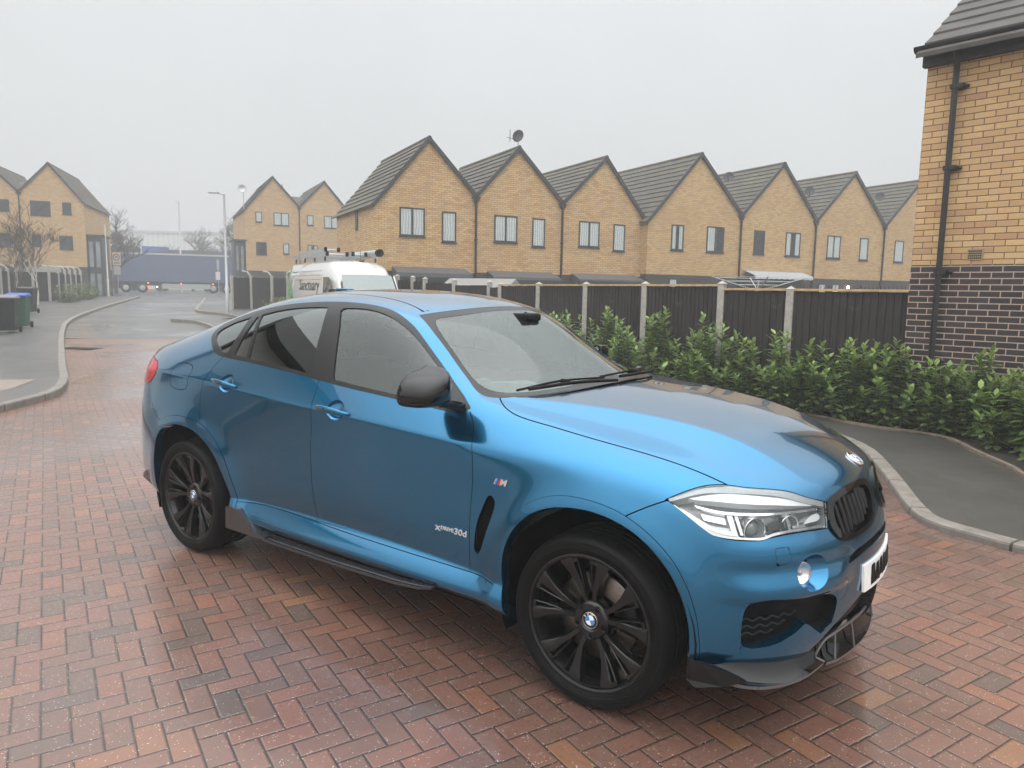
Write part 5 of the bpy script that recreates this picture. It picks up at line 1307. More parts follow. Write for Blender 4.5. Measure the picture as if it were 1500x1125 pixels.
# ================================================================ houses
def gable_roof(parent, prof, D, m, course=.30, over=.14, thick=.045, front=-.09):
    """two tiled slopes with lapped courses. prof: left foot, apex, right foot (x,z); y runs back"""
    (xl,zl),(xa,za),(xr,zr) = prof
    mb = MB()
    for (x0,z0) in ((xl,zl),(xr,zr)):
        L_ = math.hypot(xa-x0, za-z0); tx, tz = (xa-x0)/L_, (za-z0)/L_; nx, nz = (-tz, tx) if x0 < xa else (tz, -tx)
        if nz < 0: nx, nz = -nx, -nz
        k = max(3, int(round((L_+over)/course))); st = (L_+over)/k
        for i in range(k):
            a0 = -over+i*st-.03; a1 = -over+(i+1)*st; 
            if i == k-1: a1 += .02
            def P(a, h): return (x0+tx*a+nx*h, z0+tz*a+nz*h)
            p = [P(a0,.030), P(a0,.030+thick), P(a1,.012+thick*.55), P(a1,.0)]
            V_ = [Vector((q[0], front, q[1])) for q in p]+[Vector((q[0], D, q[1])) for q in p]
            mb.add(V_, [(0,1,2,3),(7,6,5,4),(0,4,5,1),(1,5,6,2),(2,6,7,3),(3,7,4,0)], m)
    rf = mb.build('roof', parent=parent)
    rg = MB(); rg.tube([(xa, front-.01, za+.03),(xa, D, za+.03)], .085, m, 10); rg.build('ridge_tiles', parent=rf, smooth_angle=50)
    vg = MB()
    for (x0,z0) in ((xl,zl),(xr,zr)):
        L_ = math.hypot(xa-x0, za-z0); tx, tz = (xa-x0)/L_, (za-z0)/L_
        a = Vector((x0-tx*over, front-.012, z0-tz*over)); b = Vector((xa, front-.012, za+.02)); up = Vector((0,0,.10)); dn = Vector((0,0,-.11)); bk = Vector((0,.055,0))
        V_ = [a+dn, b+dn, b+up*.9, a+up*.9]; V_ += [v+bk for v in V_]
        vg.add(V_, [(0,1,2,3),(7,6,5,4),(0,4,5,1),(1,5,6,2),(2,6,7,3),(3,7,4,0)], DARKTRIM)
    vg.build('bargeboard', parent=rf)
    return rf
def window(parent, x0, x1, z0, z1, kind=1, mull=None, y=0., big=False):
    """frame proud of the brickwork, glass inside it, net curtain or dim room behind"""
    fr = MB(); t = .055; d0, d1 = y-.022, y+.02
    w = x1-x0; mull = (w > .8) if mull is None else mull
    for a in ((x0,z0,x0+t,z1),(x1-t,z0,x1,z1),(x0+t,z0,x1-t,z0+t),(x0+t,z1-t,x1-t,z1)): fr.box((a[0],d0,a[1]),(a[2],d1,a[3]), UPVC)
    if mull: fr.box((x0+w/2-.035,d0+.002,z0+t),(x0+w/2+.035,d1,z1-t), UPVC)
    fr.box((x0-.03,y-.050,z0-.045),(x1+.03,y,z0-.002), UPVC)
    o = fr.build('window', parent=parent)
    g = MB(); g.add([(x0+t,y-.012,z0+t),(x1-t,y-.012,z0+t),(x1-t,y-.012,z1-t),(x0+t,y-.012,z1-t)], [(0,1,2,3)], PANE); g.build('pane', parent=o, fix=False)
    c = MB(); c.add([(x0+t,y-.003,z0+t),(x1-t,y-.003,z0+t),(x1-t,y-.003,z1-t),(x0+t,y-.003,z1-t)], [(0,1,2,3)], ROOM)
    if kind:
        xs = (x0+t, x1-t); 
        spans = [xs] if kind == 1 else [(xs[0], xs[0]+w*.28), (xs[1]-w*.28, xs[1])] if kind == 2 else [(xs[0], xs[0]+w*.5)]
        for a, b in spans:
            n_ = 16; rows = []
            for zz in (z0+t, z1-t): rows.append([Vector((a+(b-a)*i/n_, y-.0062-.0022*math.sin(i*2.3), zz)) for i in range(n_+1)])
            c.grid(rows, CURT)
    c.build('curtain' if kind else 'dark_room', parent=o, fix=False)
    return o
def downpipe(parent, x, z0, z1, y=-.06, m=None):
    p = MB(); p.box((x-.034,y-.034,z0),(x+.034,y+.034,z1), m or PIPE, bevel=.012)
    z = z0+.5
    while z < z1: p.box((x-.05,y-.04,z),(x+.05,y+.055,z+.05), m or PIPE); z += 1.35
    p.box((x-.075,y-.06,z1),(x+.075,y+.06,z1+.16), m or PIPE); p.build('downpipe', parent=parent)
def house(label, org, rz, prof, D, base, plinth, wins, group, brick, pipes=(), canopy=None, doors=(), dish=None, side_window=None, tile=None, weep=False, plinth_to=None):
    (xl,zl),(xa,za),(xr,zr) = prof
    h = thing('terraced_house', label, 'house', (org.x, org.y, 0), rz, group)
    e = .004
    w = MB(); pts = [(xl+e,plinth),(xr-e,plinth),(xr-e,zr),(xa,za-.02),(xl+e,zl)]
    V_ = [Vector((x, 0, z)) for x, z in pts]+[Vector((x, D, z)) for x, z in pts]
    w.add(V_, [(0,1,2,3,4),(9,8,7,6,5)]+[(i,5+i,5+(i+1)%5,(i+1)%5) for i in range(5)], brick); w.build('wall', parent=h)
    p = MB(); p.box((xl+e,.003,base-1.0),(xr-e,D-.003,plinth), DBRICKF); p.build('plinth', parent=h)
    gable_roof(h, prof, D+.08, tile or TILE)
    for wn in wins: window(h, *wn[:4], kind=wn[4] if len(wn) > 4 else 1)
    for x, z1 in pipes: downpipe(h, x, base, z1)
    if canopy:
        x0, x1, z0, z1 = canopy; c = MB()
        V_ = [(x0,.0,z1),(x1,.0,z1),(x1+.10,-.62,z1-.22),(x0-.0,-.62,z1-.22),(x0,.0,z0-.04),(x1+.1,.0,z0-.04),(x1+.10,-.62,z0-.10),(x0,-.62,z0-.10)]
        c.add(V_, [(0,3,2,1),(3,7,6,2),(4,5,6,7),(0,4,7,3),(1,2,6,5)], ZINC); c.box((x0-.02,-.67,z0-.12),(x1+.28,-.62,z0+.06), DARKTRIM); c.build('door_canopy', parent=h)
        b = MB(); b.box((x0+.1,-.02,base),(x1-.05,.0,z0-.10), UPVC); dp = b.build('glazed_front', parent=h)
        n_ = 3
        for k in range(n_):
            a = x0+.45+k*(x1-x0-.6)/n_; pn = MB(); pn.box((a,-.035,base+.9),(a+.52,-.021,z0-.16), CURT); pn.build('pane', parent=dp)
    if dish:
        x, y, z, s_ = dish; dm = MB(); M_ = Matrix.Translation((x,y-.25,z)) @ Matrix.Rotation(R(-50), 4, 'Z') @ Matrix.Rotation(R(70), 4, 'X')
        dm.lathe([(.0001,0),(.09,.010),(.17,.034),(.22,.062),(.225,.056),(.17,.026),(.0001,-.012)], DARKTRIM, 24, M_)
        dm.tube([(x,y-.02,z-.15),(x,y-.16,z-.05),(x,y-.25,z)], .018, GALV, 6); dm.tube([M_ @ Vector((0,-.28,.02)), M_ @ Vector((0,-.05,.36))], .012, DARKTRIM, 6); dm.build('satellite_dish', parent=h)
    return h
GA = math.atan2(.89,.46)
T0 = W2(-1.38,28); T1 = W2(-1.38+.442*.4, 28-.897*.4)
GT = 'terraced houses behind the fence'
def zz(z0, z1): return z0, z1
H1 = house('first gabled buff brick house, at the van end of the terrace row', T0, GA, ((-3.97,4.70),(-1.955,7.06),(-.10,5.2)), 5.7, .36, 2.36, [(-3.05,-2.10,3.61,4.62),(-1.44,-.88,3.46,4.56)], GT, YBRICK, pipes=[(-.10,5.0)], canopy=(-3.33,-.55,2.10,2.52))
sw_ = MB(); sw_.box((-4.0,2.2,3.9),(-3.968,2.55,4.6), UPVC); sw_.build('side_window', parent=H1)
H2 = house('buff brick terraced house with a grey satellite dish on its ridge tip', T0, GA, ((-.10,5.2),(1.655,7.08),(3.62,5.18)), 5.7, .40, 2.38, [(.67,1.65,3.56,4.56),(2.30,2.87,3.44,4.54)], GT, YBRICK, pipes=[(3.62,5.0)], canopy=(.40,3.20,2.08,2.46))
H3 = house('third gabled house from the van, beside the step in the terrace row', T0, GA, ((3.62,5.18),(5.6,7.09),(7.63,4.77)), 5.7, .44, 2.40, [(4.42,5.40,3.53,4.55),(6.08,6.66,3.42,4.52)], GT, YBRICK, canopy=(4.13,7.2,2.12,2.46))
H4 = house('taller gabled house just right of the step in the terrace row', T1, GA, ((7.51,4.74),(10.14,7.60),(12.57,5.23)), 6.4, .48, 2.52, [(8.74,9.40,3.56,4.62,2),(10.66,11.64,3.55,4.65,3),(8.71,9.17,1.55,2.37,1),(10.41,11.79,1.45,2.31,0)], GT, YBRICK2, pipes=[(12.57,5.05)], dish=(11.5,-.02,6.75,0))
H5 = house('terraced house with a grey scalloped awning above its patio', T1, GA, ((12.57,5.23),(14.95,7.63),(17.22,5.26)), 6.4, .54, 2.54, [(13.40,14.04,3.56,4.62,0),(15.35,16.30,3.54,4.63,2),(14.2,16.2,1.2,2.2,0)], GT, YBRICK2, pipes=[(17.22,5.05)], dish=(16.4,-.02,6.5,0))
H6 = house('terraced house between the awning house and the far end of the row', T1, GA, ((17.22,5.26),(19.65,7.63),(22.04,5.27)), 6.4, .60, 2.56, [(18.07,18.99,3.54,4.62),(20.35,20.96,3.52,4.61),(17.67,19.13,1.35,2.33,2),(20.61,21.08,1.4,2.30,0)], GT, YBRICK2, pipes=[(22.04,5.05)], dish=(21.2,-.02,6.6,0))
H7 = house('farthest terraced house, cut off by the near dark plinth house', T1, GA, ((22.04,5.27),(24.5,7.63),(26.9,5.27)), 6.4, .66, 2.58, [(22.92,23.62,3.51,4.60),(24.6,25.5,3.5,4.6)], GT, YBRICK2)
def extra(mb, name, par): return mb.build(name, parent=par)
d_ = MB(); M_ = Matrix.Translation((1.62,-.05,7.52)) @ Matrix.Rotation(R(-55), 4, 'Z') @ Matrix.Rotation(R(80), 4, 'X')
d_.lathe([(.0001,0),(.12,.012),(.22,.04),(.29,.08),(.295,.072),(.22,.03),(.0001,-.012)], DARKTRIM, 24, M_ @ Matrix.Scale(.8, 4)); d_.tube([(1.62,0,6.95),(1.62,-.02,7.45)], .022, GALV, 8); d_.tube([(1.28,0,7.3),(1.28,0,7.75)], .012, DARKTRIM, 6); d_.tube([(1.16,0,7.45),(1.62,0,7.40)], .010, DARKTRIM, 6); d_.build('satellite_dish', parent=H2)
for hh, x0_, x1_ in ((H2,-.10,3.62),(H3,3.62,7.63)):      # rear range behind the front gables
    r_ = MB(); V_ = [Vector(p) for p in ((x0_,3.6,5.05),(x1_,3.6,5.05),(x1_,6.0,6.75),(x0_,6.0,6.75),(x0_,8.4,5.05),(x1_,8.4,5.05))]
    r_.add(V_, [(0,1,2,3),(3,2,5,4),(0,3,4),(1,5,2),(0,4,5,1)], TILE); r_.build('rear_roof', parent=hh)
aw = MB(); zt, zb = 2.80, 2.62; xs0, xs1 = 12.85, 16.45; rows = [[],[]]
aw.box((xs0,-.14,zt-.12),(xs1,-.0,zt+.02), GALV); n_ = 44
for i in range(n_+1):
    x_ = xs0+(xs1-xs0)*i/n_; rows[0].append(Vector((x_,-.75,zt-.20))); rows[1].append(Vector((x_,-.76,zt-.33-.035*abs(math.sin(i*math.pi/4)))))
aw.grid([[Vector((r.x,-.1,zt)) for r in rows[0]], rows[0], rows[1]], simple('grey awning cloth', (.36,.37,.38), .7, var=.1)); aw.build('awning', parent=H5)
wl_ = MB(); wl_.lathe([(.0001,.08),(.05,.06),(.07,0),(.05,-.06),(.0001,-.07)], mat_emit('garden wall lamp', (1.,.82,.5), 9.), 16, Matrix.Translation((19.6,-.12,2.18))); wl_.build('wall_lamp', parent=H6)

LO = W2(-33.3,49.4); GL = math.atan2(.95*RH.y+.31*FH.y, .95*RH.x+.31*FH.x)
GF = 'three storey houses beyond the road bend'
HL1 = house('three storey buff house at the left road side, nearer the pavement sign', LO, GL, ((.50,7.70),(2.30,9.60),(4.30,7.15)), 8.2, .78, 2.85, [(1.12,2.30,6.20,7.15,0),(3.0,3.53,6.33,7.12,0),(1.11,1.63,4.14,4.94,0),(2.71,3.52,4.01,4.92,0)], GF, YBRICK2, pipes=[(.50,7.5)])
HL2 = house('three storey buff house cut by the left edge of the picture', LO, GL, ((-3.3,7.2),(-1.35,9.55),(.50,7.70)), 8.2, .78, 2.85, [(-.62,-.07,6.38,7.15,0),(-.80,-.10,4.05,4.96,0),(-2.5,-1.4,6.3,7.15,0)], GF, YBRICK2)
def porch(par, x0, x1, y0, y1, z0, z1):
    p = MB(); p.box((x0,y0,z0),(x1,y1,z1), UPVC); p.box((x0-.12,y0-.12,z1),(x1+.12,y1+.1,z1+.12), DARKTRIM); o = p.build('glazed_porch', parent=par)
    for k in range(2):
        for (za_, zb_) in ((z0+.35,(z0+z1)/2-.35),((z0+z1)/2+.1,z1-.35)):
            a = x0+.12+k*(x1-x0-.1)/2; q = MB(); q.box((a,y0-.012,za_),(a+(x1-x0)/2-.22,y0-.002,zb_), simple('porch glass', (.16,.18,.19), .12) if False else PORCHG); q.build('pane', parent=o)
PORCHG = simple('porch glass', (.20,.225,.235), .15, var=.2, scale=2.)
porch(HL1, 4.30, 5.25, .2, 2.4, .6, 4.95)
MO = W2(-19.5,53.5)
HM1 = house('three storey buff house with a dark glazed porch, beside the lorry', MO, GA, ((.18,7.25),(2.13,9.58),(3.97,7.62)), 8., .82, 2.88, [(.90,1.34,6.36,7.09),(2.15,3.23,6.19,7.11),(.88,1.62,4.03,4.94,0),(2.78,3.21,4.15,4.91)], GF, YBRICK2, pipes=[(3.97,7.4)])
HM2 = house('three storey buff house partly behind the van and terrace end', MO, GA, ((3.97,7.62),(5.84,9.54),(7.80,7.3)), 8., .82, 2.88, [(4.54,5.0,6.32,7.07),(5.79,6.93,6.18,7.08),(4.55,5.29,3.91,4.88,2)], GF, YBRICK2)
porch(HM1, -.60, .16, .1, 2.2, .6, 4.95)
for hh, x0_, x1_ in ((HM1,2.1,5.9),(HL2,-1.4,2.3)):
    r_ = MB(); V_ = [Vector(p) for p in ((x0_,1.6,7.3),(x1_,1.6,7.3),(x1_,3.6,8.75),(x0_,3.6,8.75),(x0_,5.6,7.3),(x1_,5.6,7.3))]
    r_.add(V_, [(0,1,2,3),(3,2,5,4),(0,3,4),(1,5,2),(0,4,5,1)], TILE); r_.build('rear_roof', parent=hh)
fl_ = MB(); fl_.tube([(3.2,2.5,8.4),(3.2,2.5,9.35)], .07, DARKTRIM, 8); fl_.tube([(3.2,2.5,9.35),(3.2,2.5,9.5)], .03, DARKTRIM, 8); fl_.build('flue', parent=HM1)
ap_ = MB(); ap_.tube([(.1,-.1,7.2),(.1,-.1,8.7)], .03, GALV, 6); ap_.lathe([(.0001,0),(.2,.03),(.3,.09),(.29,.08),(.0001,-.01)], GALV, 16, Matrix.Translation((.0,-.15,8.6)) @ Matrix.Rotation(R(75), 4, 'X')); ap_.build('satellite_dish', parent=HM1)

# the near house at the right edge: buff brick over a dark brick plinth
NO = W2(5.08,9.5); GN = math.atan2(-.209,.978)
NH = thing('brick_house', 'near buff brick house with dark brick plinth and black downpipe at right', 'house', (NO.x, NO.y, 0), GN)
w = MB(); ez = 4.62; w.box((0,0,2.117),(7,6.5,ez+.15), YBRICK); w.build('wall', parent=NH)
p = MB(); p.box((-.003,-.003,-.2),(7,6.4,2.117), DBRICK); p.build('plinth', parent=NH)
roof = MB(); pit = math.tan(R(36)); course = .30
for i in range(14):
    a0 = -.30+i*course*.81; a1 = a0+course*.81+.03; h0 = ez+.12+(a0+.06)*pit; h1 = ez+.12+(a1+.06)*pit; xo = -.04
    V_ = [Vector(q) for q in ((xo,a0,h0+.02),(7.2,a0,h0+.02),(7.2,a0,h0+.075),(xo,a0,h0+.075),(xo,a1,h1),(7.2,a1,h1),(7.2,a1,h1+.045),(xo,a1,h1+.045))]
    roof.add(V_, [(0,1,2,3),(4,7,6,5),(3,2,6,7),(0,4,5,1),(0,3,7,4),(1,5,6,2)], TILE2)
rf = roof.build('roof', parent=NH)
fs = MB(); fs.box((-.03,-.10,ez-.10),(7.1,-.004,ez+.10), DARKTRIM); fs.build('fascia', parent=NH)
g_ = MB(); rows = []
for t in range(9):
    a = math.pi+math.pi*t/8; rows.append([Vector((x_, -.165+.068*math.cos(a), ez+.12+.068*math.sin(a))) for x_ in (-.10, 7.2)])
g_.grid(rows, PIPE); g_.grid([[p_+Vector((0,(.006 if p_.y < -.165 else -.006),.004)) for p_ in r_] for r_ in rows], PIPE, flip=True)
end = [r_[0] for r_ in rows]; g_.add(end, [tuple(range(len(end)))], PIPE); g_.build('gutter', parent=NH, smooth_angle=60)
dp_ = MB(); dp_.tube([(.36,-.165,ez+.04),(.36,-.165,ez-.02),(.36,-.10,ez-.12),(.36,-.10,.06)], .036, PIPE, 4, smooth=False); 
for z_ in (.9,2.0,3.25,4.2): dp_.box((.31,-.13,z_),(.45,0,z_+.05), PIPE); dp_.tube([(.45,-.03,z_+.025),(.49,-.03,z_+.025)], .022, PIPE, 8)
dp_.build('downpipe', parent=NH)
v_ = MB(); v_.box((.63,-.012,2.17),(.80,.0,2.30), simple('buff air brick', (.30,.24,.15), .8)); 
for i in range(7):
    for j in range(4): v_.box((.642+i*.021,-.0135,2.182+j*.028),(.656+i*.021,-.0122,2.20+j*.028), DARK)
v_.build('air_brick', parent=NH)

# a rendered house behind the camera's left shoulder: the car's windows and flanks mirror it
RH_ = thing('rendered_house', 'pale rendered house mirrored in the dark rear side windows of the car', 'house', (-10.4,-2.4,0), R(-86))
w = MB(); w.box((0,-8,0),(5.4,0,6.1), simple('pale render', (.70,.69,.66), .9, var=.06)); w.build('wall', parent=RH_)
r_ = MB(); V_ = [Vector(q) for q in ((-.3,.35,6.0),(5.7,.35,6.0),(5.7,-4,9.2),(-.3,-4,9.2),(-.3,-8.3,6.0),(5.7,-8.3,6.0))]; r_.add(V_, [(0,1,2,3),(3,2,5,4),(0,3,4),(1,5,2),(0,4,5,1)], TILE2); r_.build('roof', parent=RH_)
for (a, b, z0, z1) in ((1.4,2.9,3.9,5.1),(.8,2.4,.9,2.2),(3.6,4.6,0.02,2.1)):
    q = MB(); q.box((a,0.002,z0),(b,.05,z1), UPVC); o = q.build('window', parent=RH_); q = MB(); q.box((a+.08,.051,z0+.08),((a+b)/2-.04,.055,z1-.08), ROOM); q.box(((a+b)/2+.04,.051,z0+.08),(b-.08,.055,z1-.08), ROOM); q.build('pane', parent=o)
# ================================================================ fences
def fence_post(mb, p, h, s=.055, cap=True, z0=None):
    x, y = p; b = gz(x, y)-.1 if z0 is None else z0; t = h
    mb.box((x-s,y-s,b),(x+s,y+s,t), CONC, bevel=.01)
    if cap:
        V_ = [(x-s-.012,y-s-.012,t),(x+s+.012,y-s-.012,t),(x+s+.012,y+s+.012,t),(x-s-.012,y+s+.012,t),(x,y,t+.05)]; mb.add(V_, [(0,3,2,1),(0,1,4),(1,2,4),(2,3,4),(3,0,4)], CONC)
def fence_panel(name, par, p, q, zb, zt, board=.098, m=None):
    """vertical lapped boards between two posts"""
    a = Vector((p[0],p[1],0)); b = Vector((q[0],q[1],0)); L_ = (b-a).length; d = (b-a)/L_; n = Vector((-d.y,d.x,0))
    if n.dot(Vector((C2.x,C2.y,0))-a) < 0: n = -n
    k = max(2, int(L_/board)); V_ = []; F_ = []
    rr_ = random.Random(int(abs(p[0]*91)+abs(q[1]*57)))
    mb = MB(); 
    for i in range(k):
        s0 = L_*i/k; s1 = L_*(i+1)/k+.012; t_ = zt-rr_.uniform(0,.012); o = rr_.uniform(0,.004)
        def loc(s, off, z): return Vector((s, off, z))
        V_ = [loc(s0,-.004-o,zb),loc(s1,-.020-o,zb),loc(s1,-.020-o,t_),loc(s0,-.004-o,t_),loc(s0,.012,zb),loc(s1,-.006,zb),loc(s1,-.006,t_),loc(s0,.012,t_)]
        mb.add(V_, [(0,1,2,3),(7,6,5,4),(0,4,5,1),(3,2,6,7),(1,5,6,2),(0,3,7,4)], m or BOARD)
    o = mb.build(name, parent=par, fix=True)
    # local x along the fence, local -y towards the street
    ang = math.atan2(d.y, d.x); M_ = Matrix.Translation(a) @ Matrix.Rotation(ang, 4, 'Z')
    if (Matrix.Rotation(ang,4,'Z') @ Vector((0,-1,0))).dot(n) < 0:
        M_ = Matrix.Translation(b) @ Matrix.Rotation(ang+math.pi, 4, 'Z')
    o.matrix_basis = M_; return o
FN = thing('boundary_fence', 'black boarded fence with concrete posts running behind the laurel hedge', 'fence', (0,0,0))
main = [(-2.83,7.95),(-4.57,8.79),(-6.31,9.64),(-8.05,10.48),(-9.79,11.33)]
posts = [((-1.69,7.67),1.80)]+[(p, 1.875) for p in main]
for p, h in posts:
    mb = MB(); fence_post(mb, p, h); mb.build('post', parent=FN)
segs = [((.02,7.30),(-1.69,7.67),1.775),((-1.69,7.67),(-2.83,7.95),1.775)]+[(main[i], main[i+1], 1.835) for i in range(4)]
for a, b, t in segs:
    fence_panel('panel', FN, a, b, gz(*b)+.05, t); r_ = MB(); A_, B_ = Vector((*a,t+.004)), Vector((*b,t+.004)); d = (B_-A_).normalized(); nn = Vector((d.y,-d.x,0))
    if nn.dot(Vector((C2.x,C2.y,0))-Vector((a[0],a[1],0))) < 0: nn = -nn
    V_ = [A_+nn*.045, B_+nn*.045, B_-nn*.035, A_-nn*.035]; V_ += [v+Vector((0,0,.030)) for v in V_]
    r_.add(V_, [(0,1,2,3),(7,6,5,4),(0,4,5,1),(1,5,6,2),(2,6,7,3),(3,7,4,0)], RAIL); r_.build('top_rail', parent=FN)
sp_ = MB()
for (a, b, t) in segs[:2]:
    n_ = 34
    for i in range(n_):
        x_ = a[0]+(b[0]-a[0])*(i+.5)/n_; y_ = a[1]+(b[1]-a[1])*(i+.5)/n_; sp_.tube([(x_,y_+.02,t+.03),(x_,y_+.02,t+.085)], [.006,.001], PIPE, 5, cap=False)
so_ = sp_.build('spike_strip', parent=FN); so_['kind'] = 'stuff'
F2 = thing('garden_fence', 'low back garden fence turning away behind the boundary fence', 'fence', (0,0,0))
g2 = [(-9.79,11.33),(-10.55,11.85),(-12.21,12.37),(-13.70,12.76),(-14.41,12.98),(-15.37,13.27)]
for i, p in enumerate(g2[1:]): 
    mb = MB(); fence_post(mb, p, 1.93+.05*i); mb.build('post', parent=F2)
for i in range(5): fence_panel('panel', F2, g2[i], g2[i+1], gz(*g2[i])+.05, 1.80+.05*i)
F3 = thing('side_fence', 'dark fence with pale posts between the van and the glazed porch', 'fence', (0,0,0))
g3 = [(-30.6,17.3),(-30.17,18.06),(-29.4,18.7),(-29.0,19.3),(-28.4,20.0),(-27.2,21.2)]
for i, p in enumerate(g3):
    mb = MB(); fence_post(mb, p, 2.25, cap=False)
    if i in (1, 2, 3): mb.tube([(p[0],p[1],2.2),(p[0]-.12,p[1]-.12,2.42),(p[0]-.30,p[1]-.28,2.45)] if i != 3 else [(p[0],p[1],2.2),(p[0],p[1],2.4),(p[0]+.2,p[1]+.15,2.5),(p[0]+.45,p[1]+.3,2.4)], .05, CONC, 6)
    mb.build('post', parent=F3)
for i in range(5): fence_panel('panel', F3, g3[i], g3[i+1], .3, 2.15, board=.15)
F4 = thing('roadside_fence', 'dark fence with bent pale posts in front of the left buff houses', 'fence', (0,0,0))
g4 = [(-41.2,10.2),(-42.41,11.68),(-43.11,12.27),(-43.85,12.92),(-43.6,13.62),(-43.34,14.33),(-46.05,15.9),(-47.07,16.69),(-48.21,17.46),(-49.44,18.3),(-50.78,19.2)]
for i, p in enumerate(g4):
    t = 2.42+.02*i; mb = MB(); fence_post(mb, p, t, cap=False, s=.065); mb.tube([(p[0],p[1],t-.05),(p[0]-.06,p[1]-.10,t+.12),(p[0]-.25,p[1]-.36,t+.18)], .055, CONC, 6); mb.build('post', parent=F4)
for i in range(10): fence_panel('panel', F4, g4[i], g4[i+1], gz(*g4[i])-.1, 2.3, board=.16)
mb = MB(); mb.box((-.02,-.08,2.32),(2.1,.08,2.62), CONC); lt_ = mb.build('lintel', parent=F4); lt_.matrix_basis = Matrix.Translation((-43.85,12.92,0)) @ Matrix.Rotation(math.atan2(1.41,.51), 4, 'Z')

# ================================================================ planting
def leaf_mesh(mb_v, mb_f, tint, p, d, up, L_, W_, t, curl=.25):
    d = d.normalized(); s = d.cross(up)
    if s.length < 1e-4: s = d.cross(Vector((1,0,0)))
    s.normalize(); n = s.cross(d).normalized(); o = len(mb_v)
    def q(a, b, c): mb_v.append(p+d*(a*L_)+s*(b*W_)+n*(c*L_)); tint.append(t)
    q(0,0,0); q(.30,-.42,.05); q(.30,.0,-.02); q(.30,.42,.05); q(.66,-.46,.02-curl*.15); q(.66,0,-.04-curl*.12); q(.66,.46,.02-curl*.15); q(1.,0,-curl*.45)
    for f in ((0,2,1),(0,3,2),(1,2,5,4),(2,3,6,5),(4,5,7),(5,6,7)): mb_f.append(tuple(i+o for i in f))
def shrub(name, label, cat, x, y, z, H, Rr, shoots, rs, group, leafmat=None, L_=.115, stem=None, dens=1.):
    r_ = random.Random(rs); root = thing(name, label, cat, (x, y, z), 0, group); v = []; f = []; tint = []; st = MB()
    for s_ in range(shoots):
        a = r_.uniform(0, 2*math.pi); q = Rr*math.sqrt(r_.random())*.92; h = H*(1-.55*(q/Rr)**2)*r_.uniform(.62,1.0)
        if s_ < 3: q *= .55; h = H*r_.uniform(.88,1.06)
        base = Vector((q*.45*math.cos(a), q*.45*math.sin(a), 0)); top = Vector((q*math.cos(a)+r_.uniform(-.05,.05), q*math.sin(a)+r_.uniform(-.05,.05), h))
        mid = base.lerp(top, .5)+Vector((r_.uniform(-.04,.04), r_.uniform(-.04,.04), 0))
        pts = [base, mid, top]; st.tube(pts, [.009,.007,.003], stem or STEM, 5, cap=False)
        k = int((9+h*26)*dens); ph = r_.uniform(0, 6.28)
        for i in range(k):
            t = .10+.90*i/(k-1); p = base.lerp(mid, t*2) if t < .5 else mid.lerp(top, t*2-1)
            ph += 2.4+r_.uniform(-.3,.3); el = .05+.95*max(0,(t-.45))*1.3+r_.uniform(-.3,.25)
            if t > .93: el += .35
            d = Vector((math.cos(ph)*math.cos(el), math.sin(ph)*math.cos(el), math.sin(el)))
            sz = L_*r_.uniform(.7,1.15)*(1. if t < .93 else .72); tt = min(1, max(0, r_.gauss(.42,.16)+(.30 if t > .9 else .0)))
            leaf_mesh(v, f, tint, p, d, Vector((0,0,1)), sz, sz*.52, tt, r_.uniform(.1,.5))
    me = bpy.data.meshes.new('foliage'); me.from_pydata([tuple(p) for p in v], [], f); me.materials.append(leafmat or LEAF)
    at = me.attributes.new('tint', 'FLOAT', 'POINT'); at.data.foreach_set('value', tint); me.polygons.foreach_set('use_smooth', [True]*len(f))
    o = bpy.data.objects.new('foliage', me); COL.objects.link(o); o.parent = root; st.build('stems', parent=root, fix=False); return root
GH = 'laurels of the hedge'
LA = [(-9.0,10.35,1.05,.55),(-8.2,10.0,1.15,.55),(-7.4,9.6,1.10,.55),(-6.6,9.2,1.20,.55),(-5.9,8.85,1.18,.5),(-5.2,8.5,1.28,.5),(-4.55,8.2,1.10,.5),(-3.95,7.92,1.32,.5),(-3.35,7.68,1.05,.5),(-2.78,7.5,1.30,.48),(-2.2,7.35,1.08,.48),(-1.65,7.25,1.16,.46),(-1.12,7.28,1.02,.46),(-.62,7.12,1.20,.46),
      (-.12,7.02,1.10,.44),(.36,6.90,.92,.44),(.80,6.72,1.06,.44),(1.12,6.30,.92,.44),(1.42,5.85,1.08,.46),(1.72,5.40,1.16,.46),(1.95,4.95,1.05,.46),(1.75,6.55,1.10,.5),(2.3,5.9,1.25,.5),(2.5,5.1,1.2,.5)]
LT = ['laurel at the far left end of the hedge, seen through the windscreen','laurel second from the far left end of the hedge','laurel by the third fence post from the van end','laurel behind the far front pillar of the car','broad laurel behind the car windscreen base','tall laurel rising above the wiper, left of its post','laurel in front of the post nearest the windscreen','tall laurel between the two middle fence posts','short laurel against the middle fence panel','tall laurel just left of the taller corner post','laurel at the foot of the corner fence post','laurel standing left of the short fence post','laurel beside the short post nearest the brick house','bushy laurel in front of the last long fence panel',
      'laurel at the corner of the brick house and fence','low laurel at the bend of the path edging','laurel hiding the foot of the black downpipe','low laurel right of the downpipe foot','laurel in front of the dark plinth, by the slanting edging','wide leaved laurel at the right edge of the picture','nearest laurel, cut by the right edge above the pavement','laurel against the dark plinth under the air brick','back laurel at the right edge against the plinth','laurel outside the right edge of the picture']
for i, (x, y, H, Rr) in enumerate(LA):
    if i == 23: continue
    far = y > 8.6; shrub('laurel_shrub', LT[i], 'shrub', x, y, gz(x,y)+.05, H*.97, Rr, 13 if far else 22, 100+i, GH, dens=.9 if far else 1.2, L_=.15)
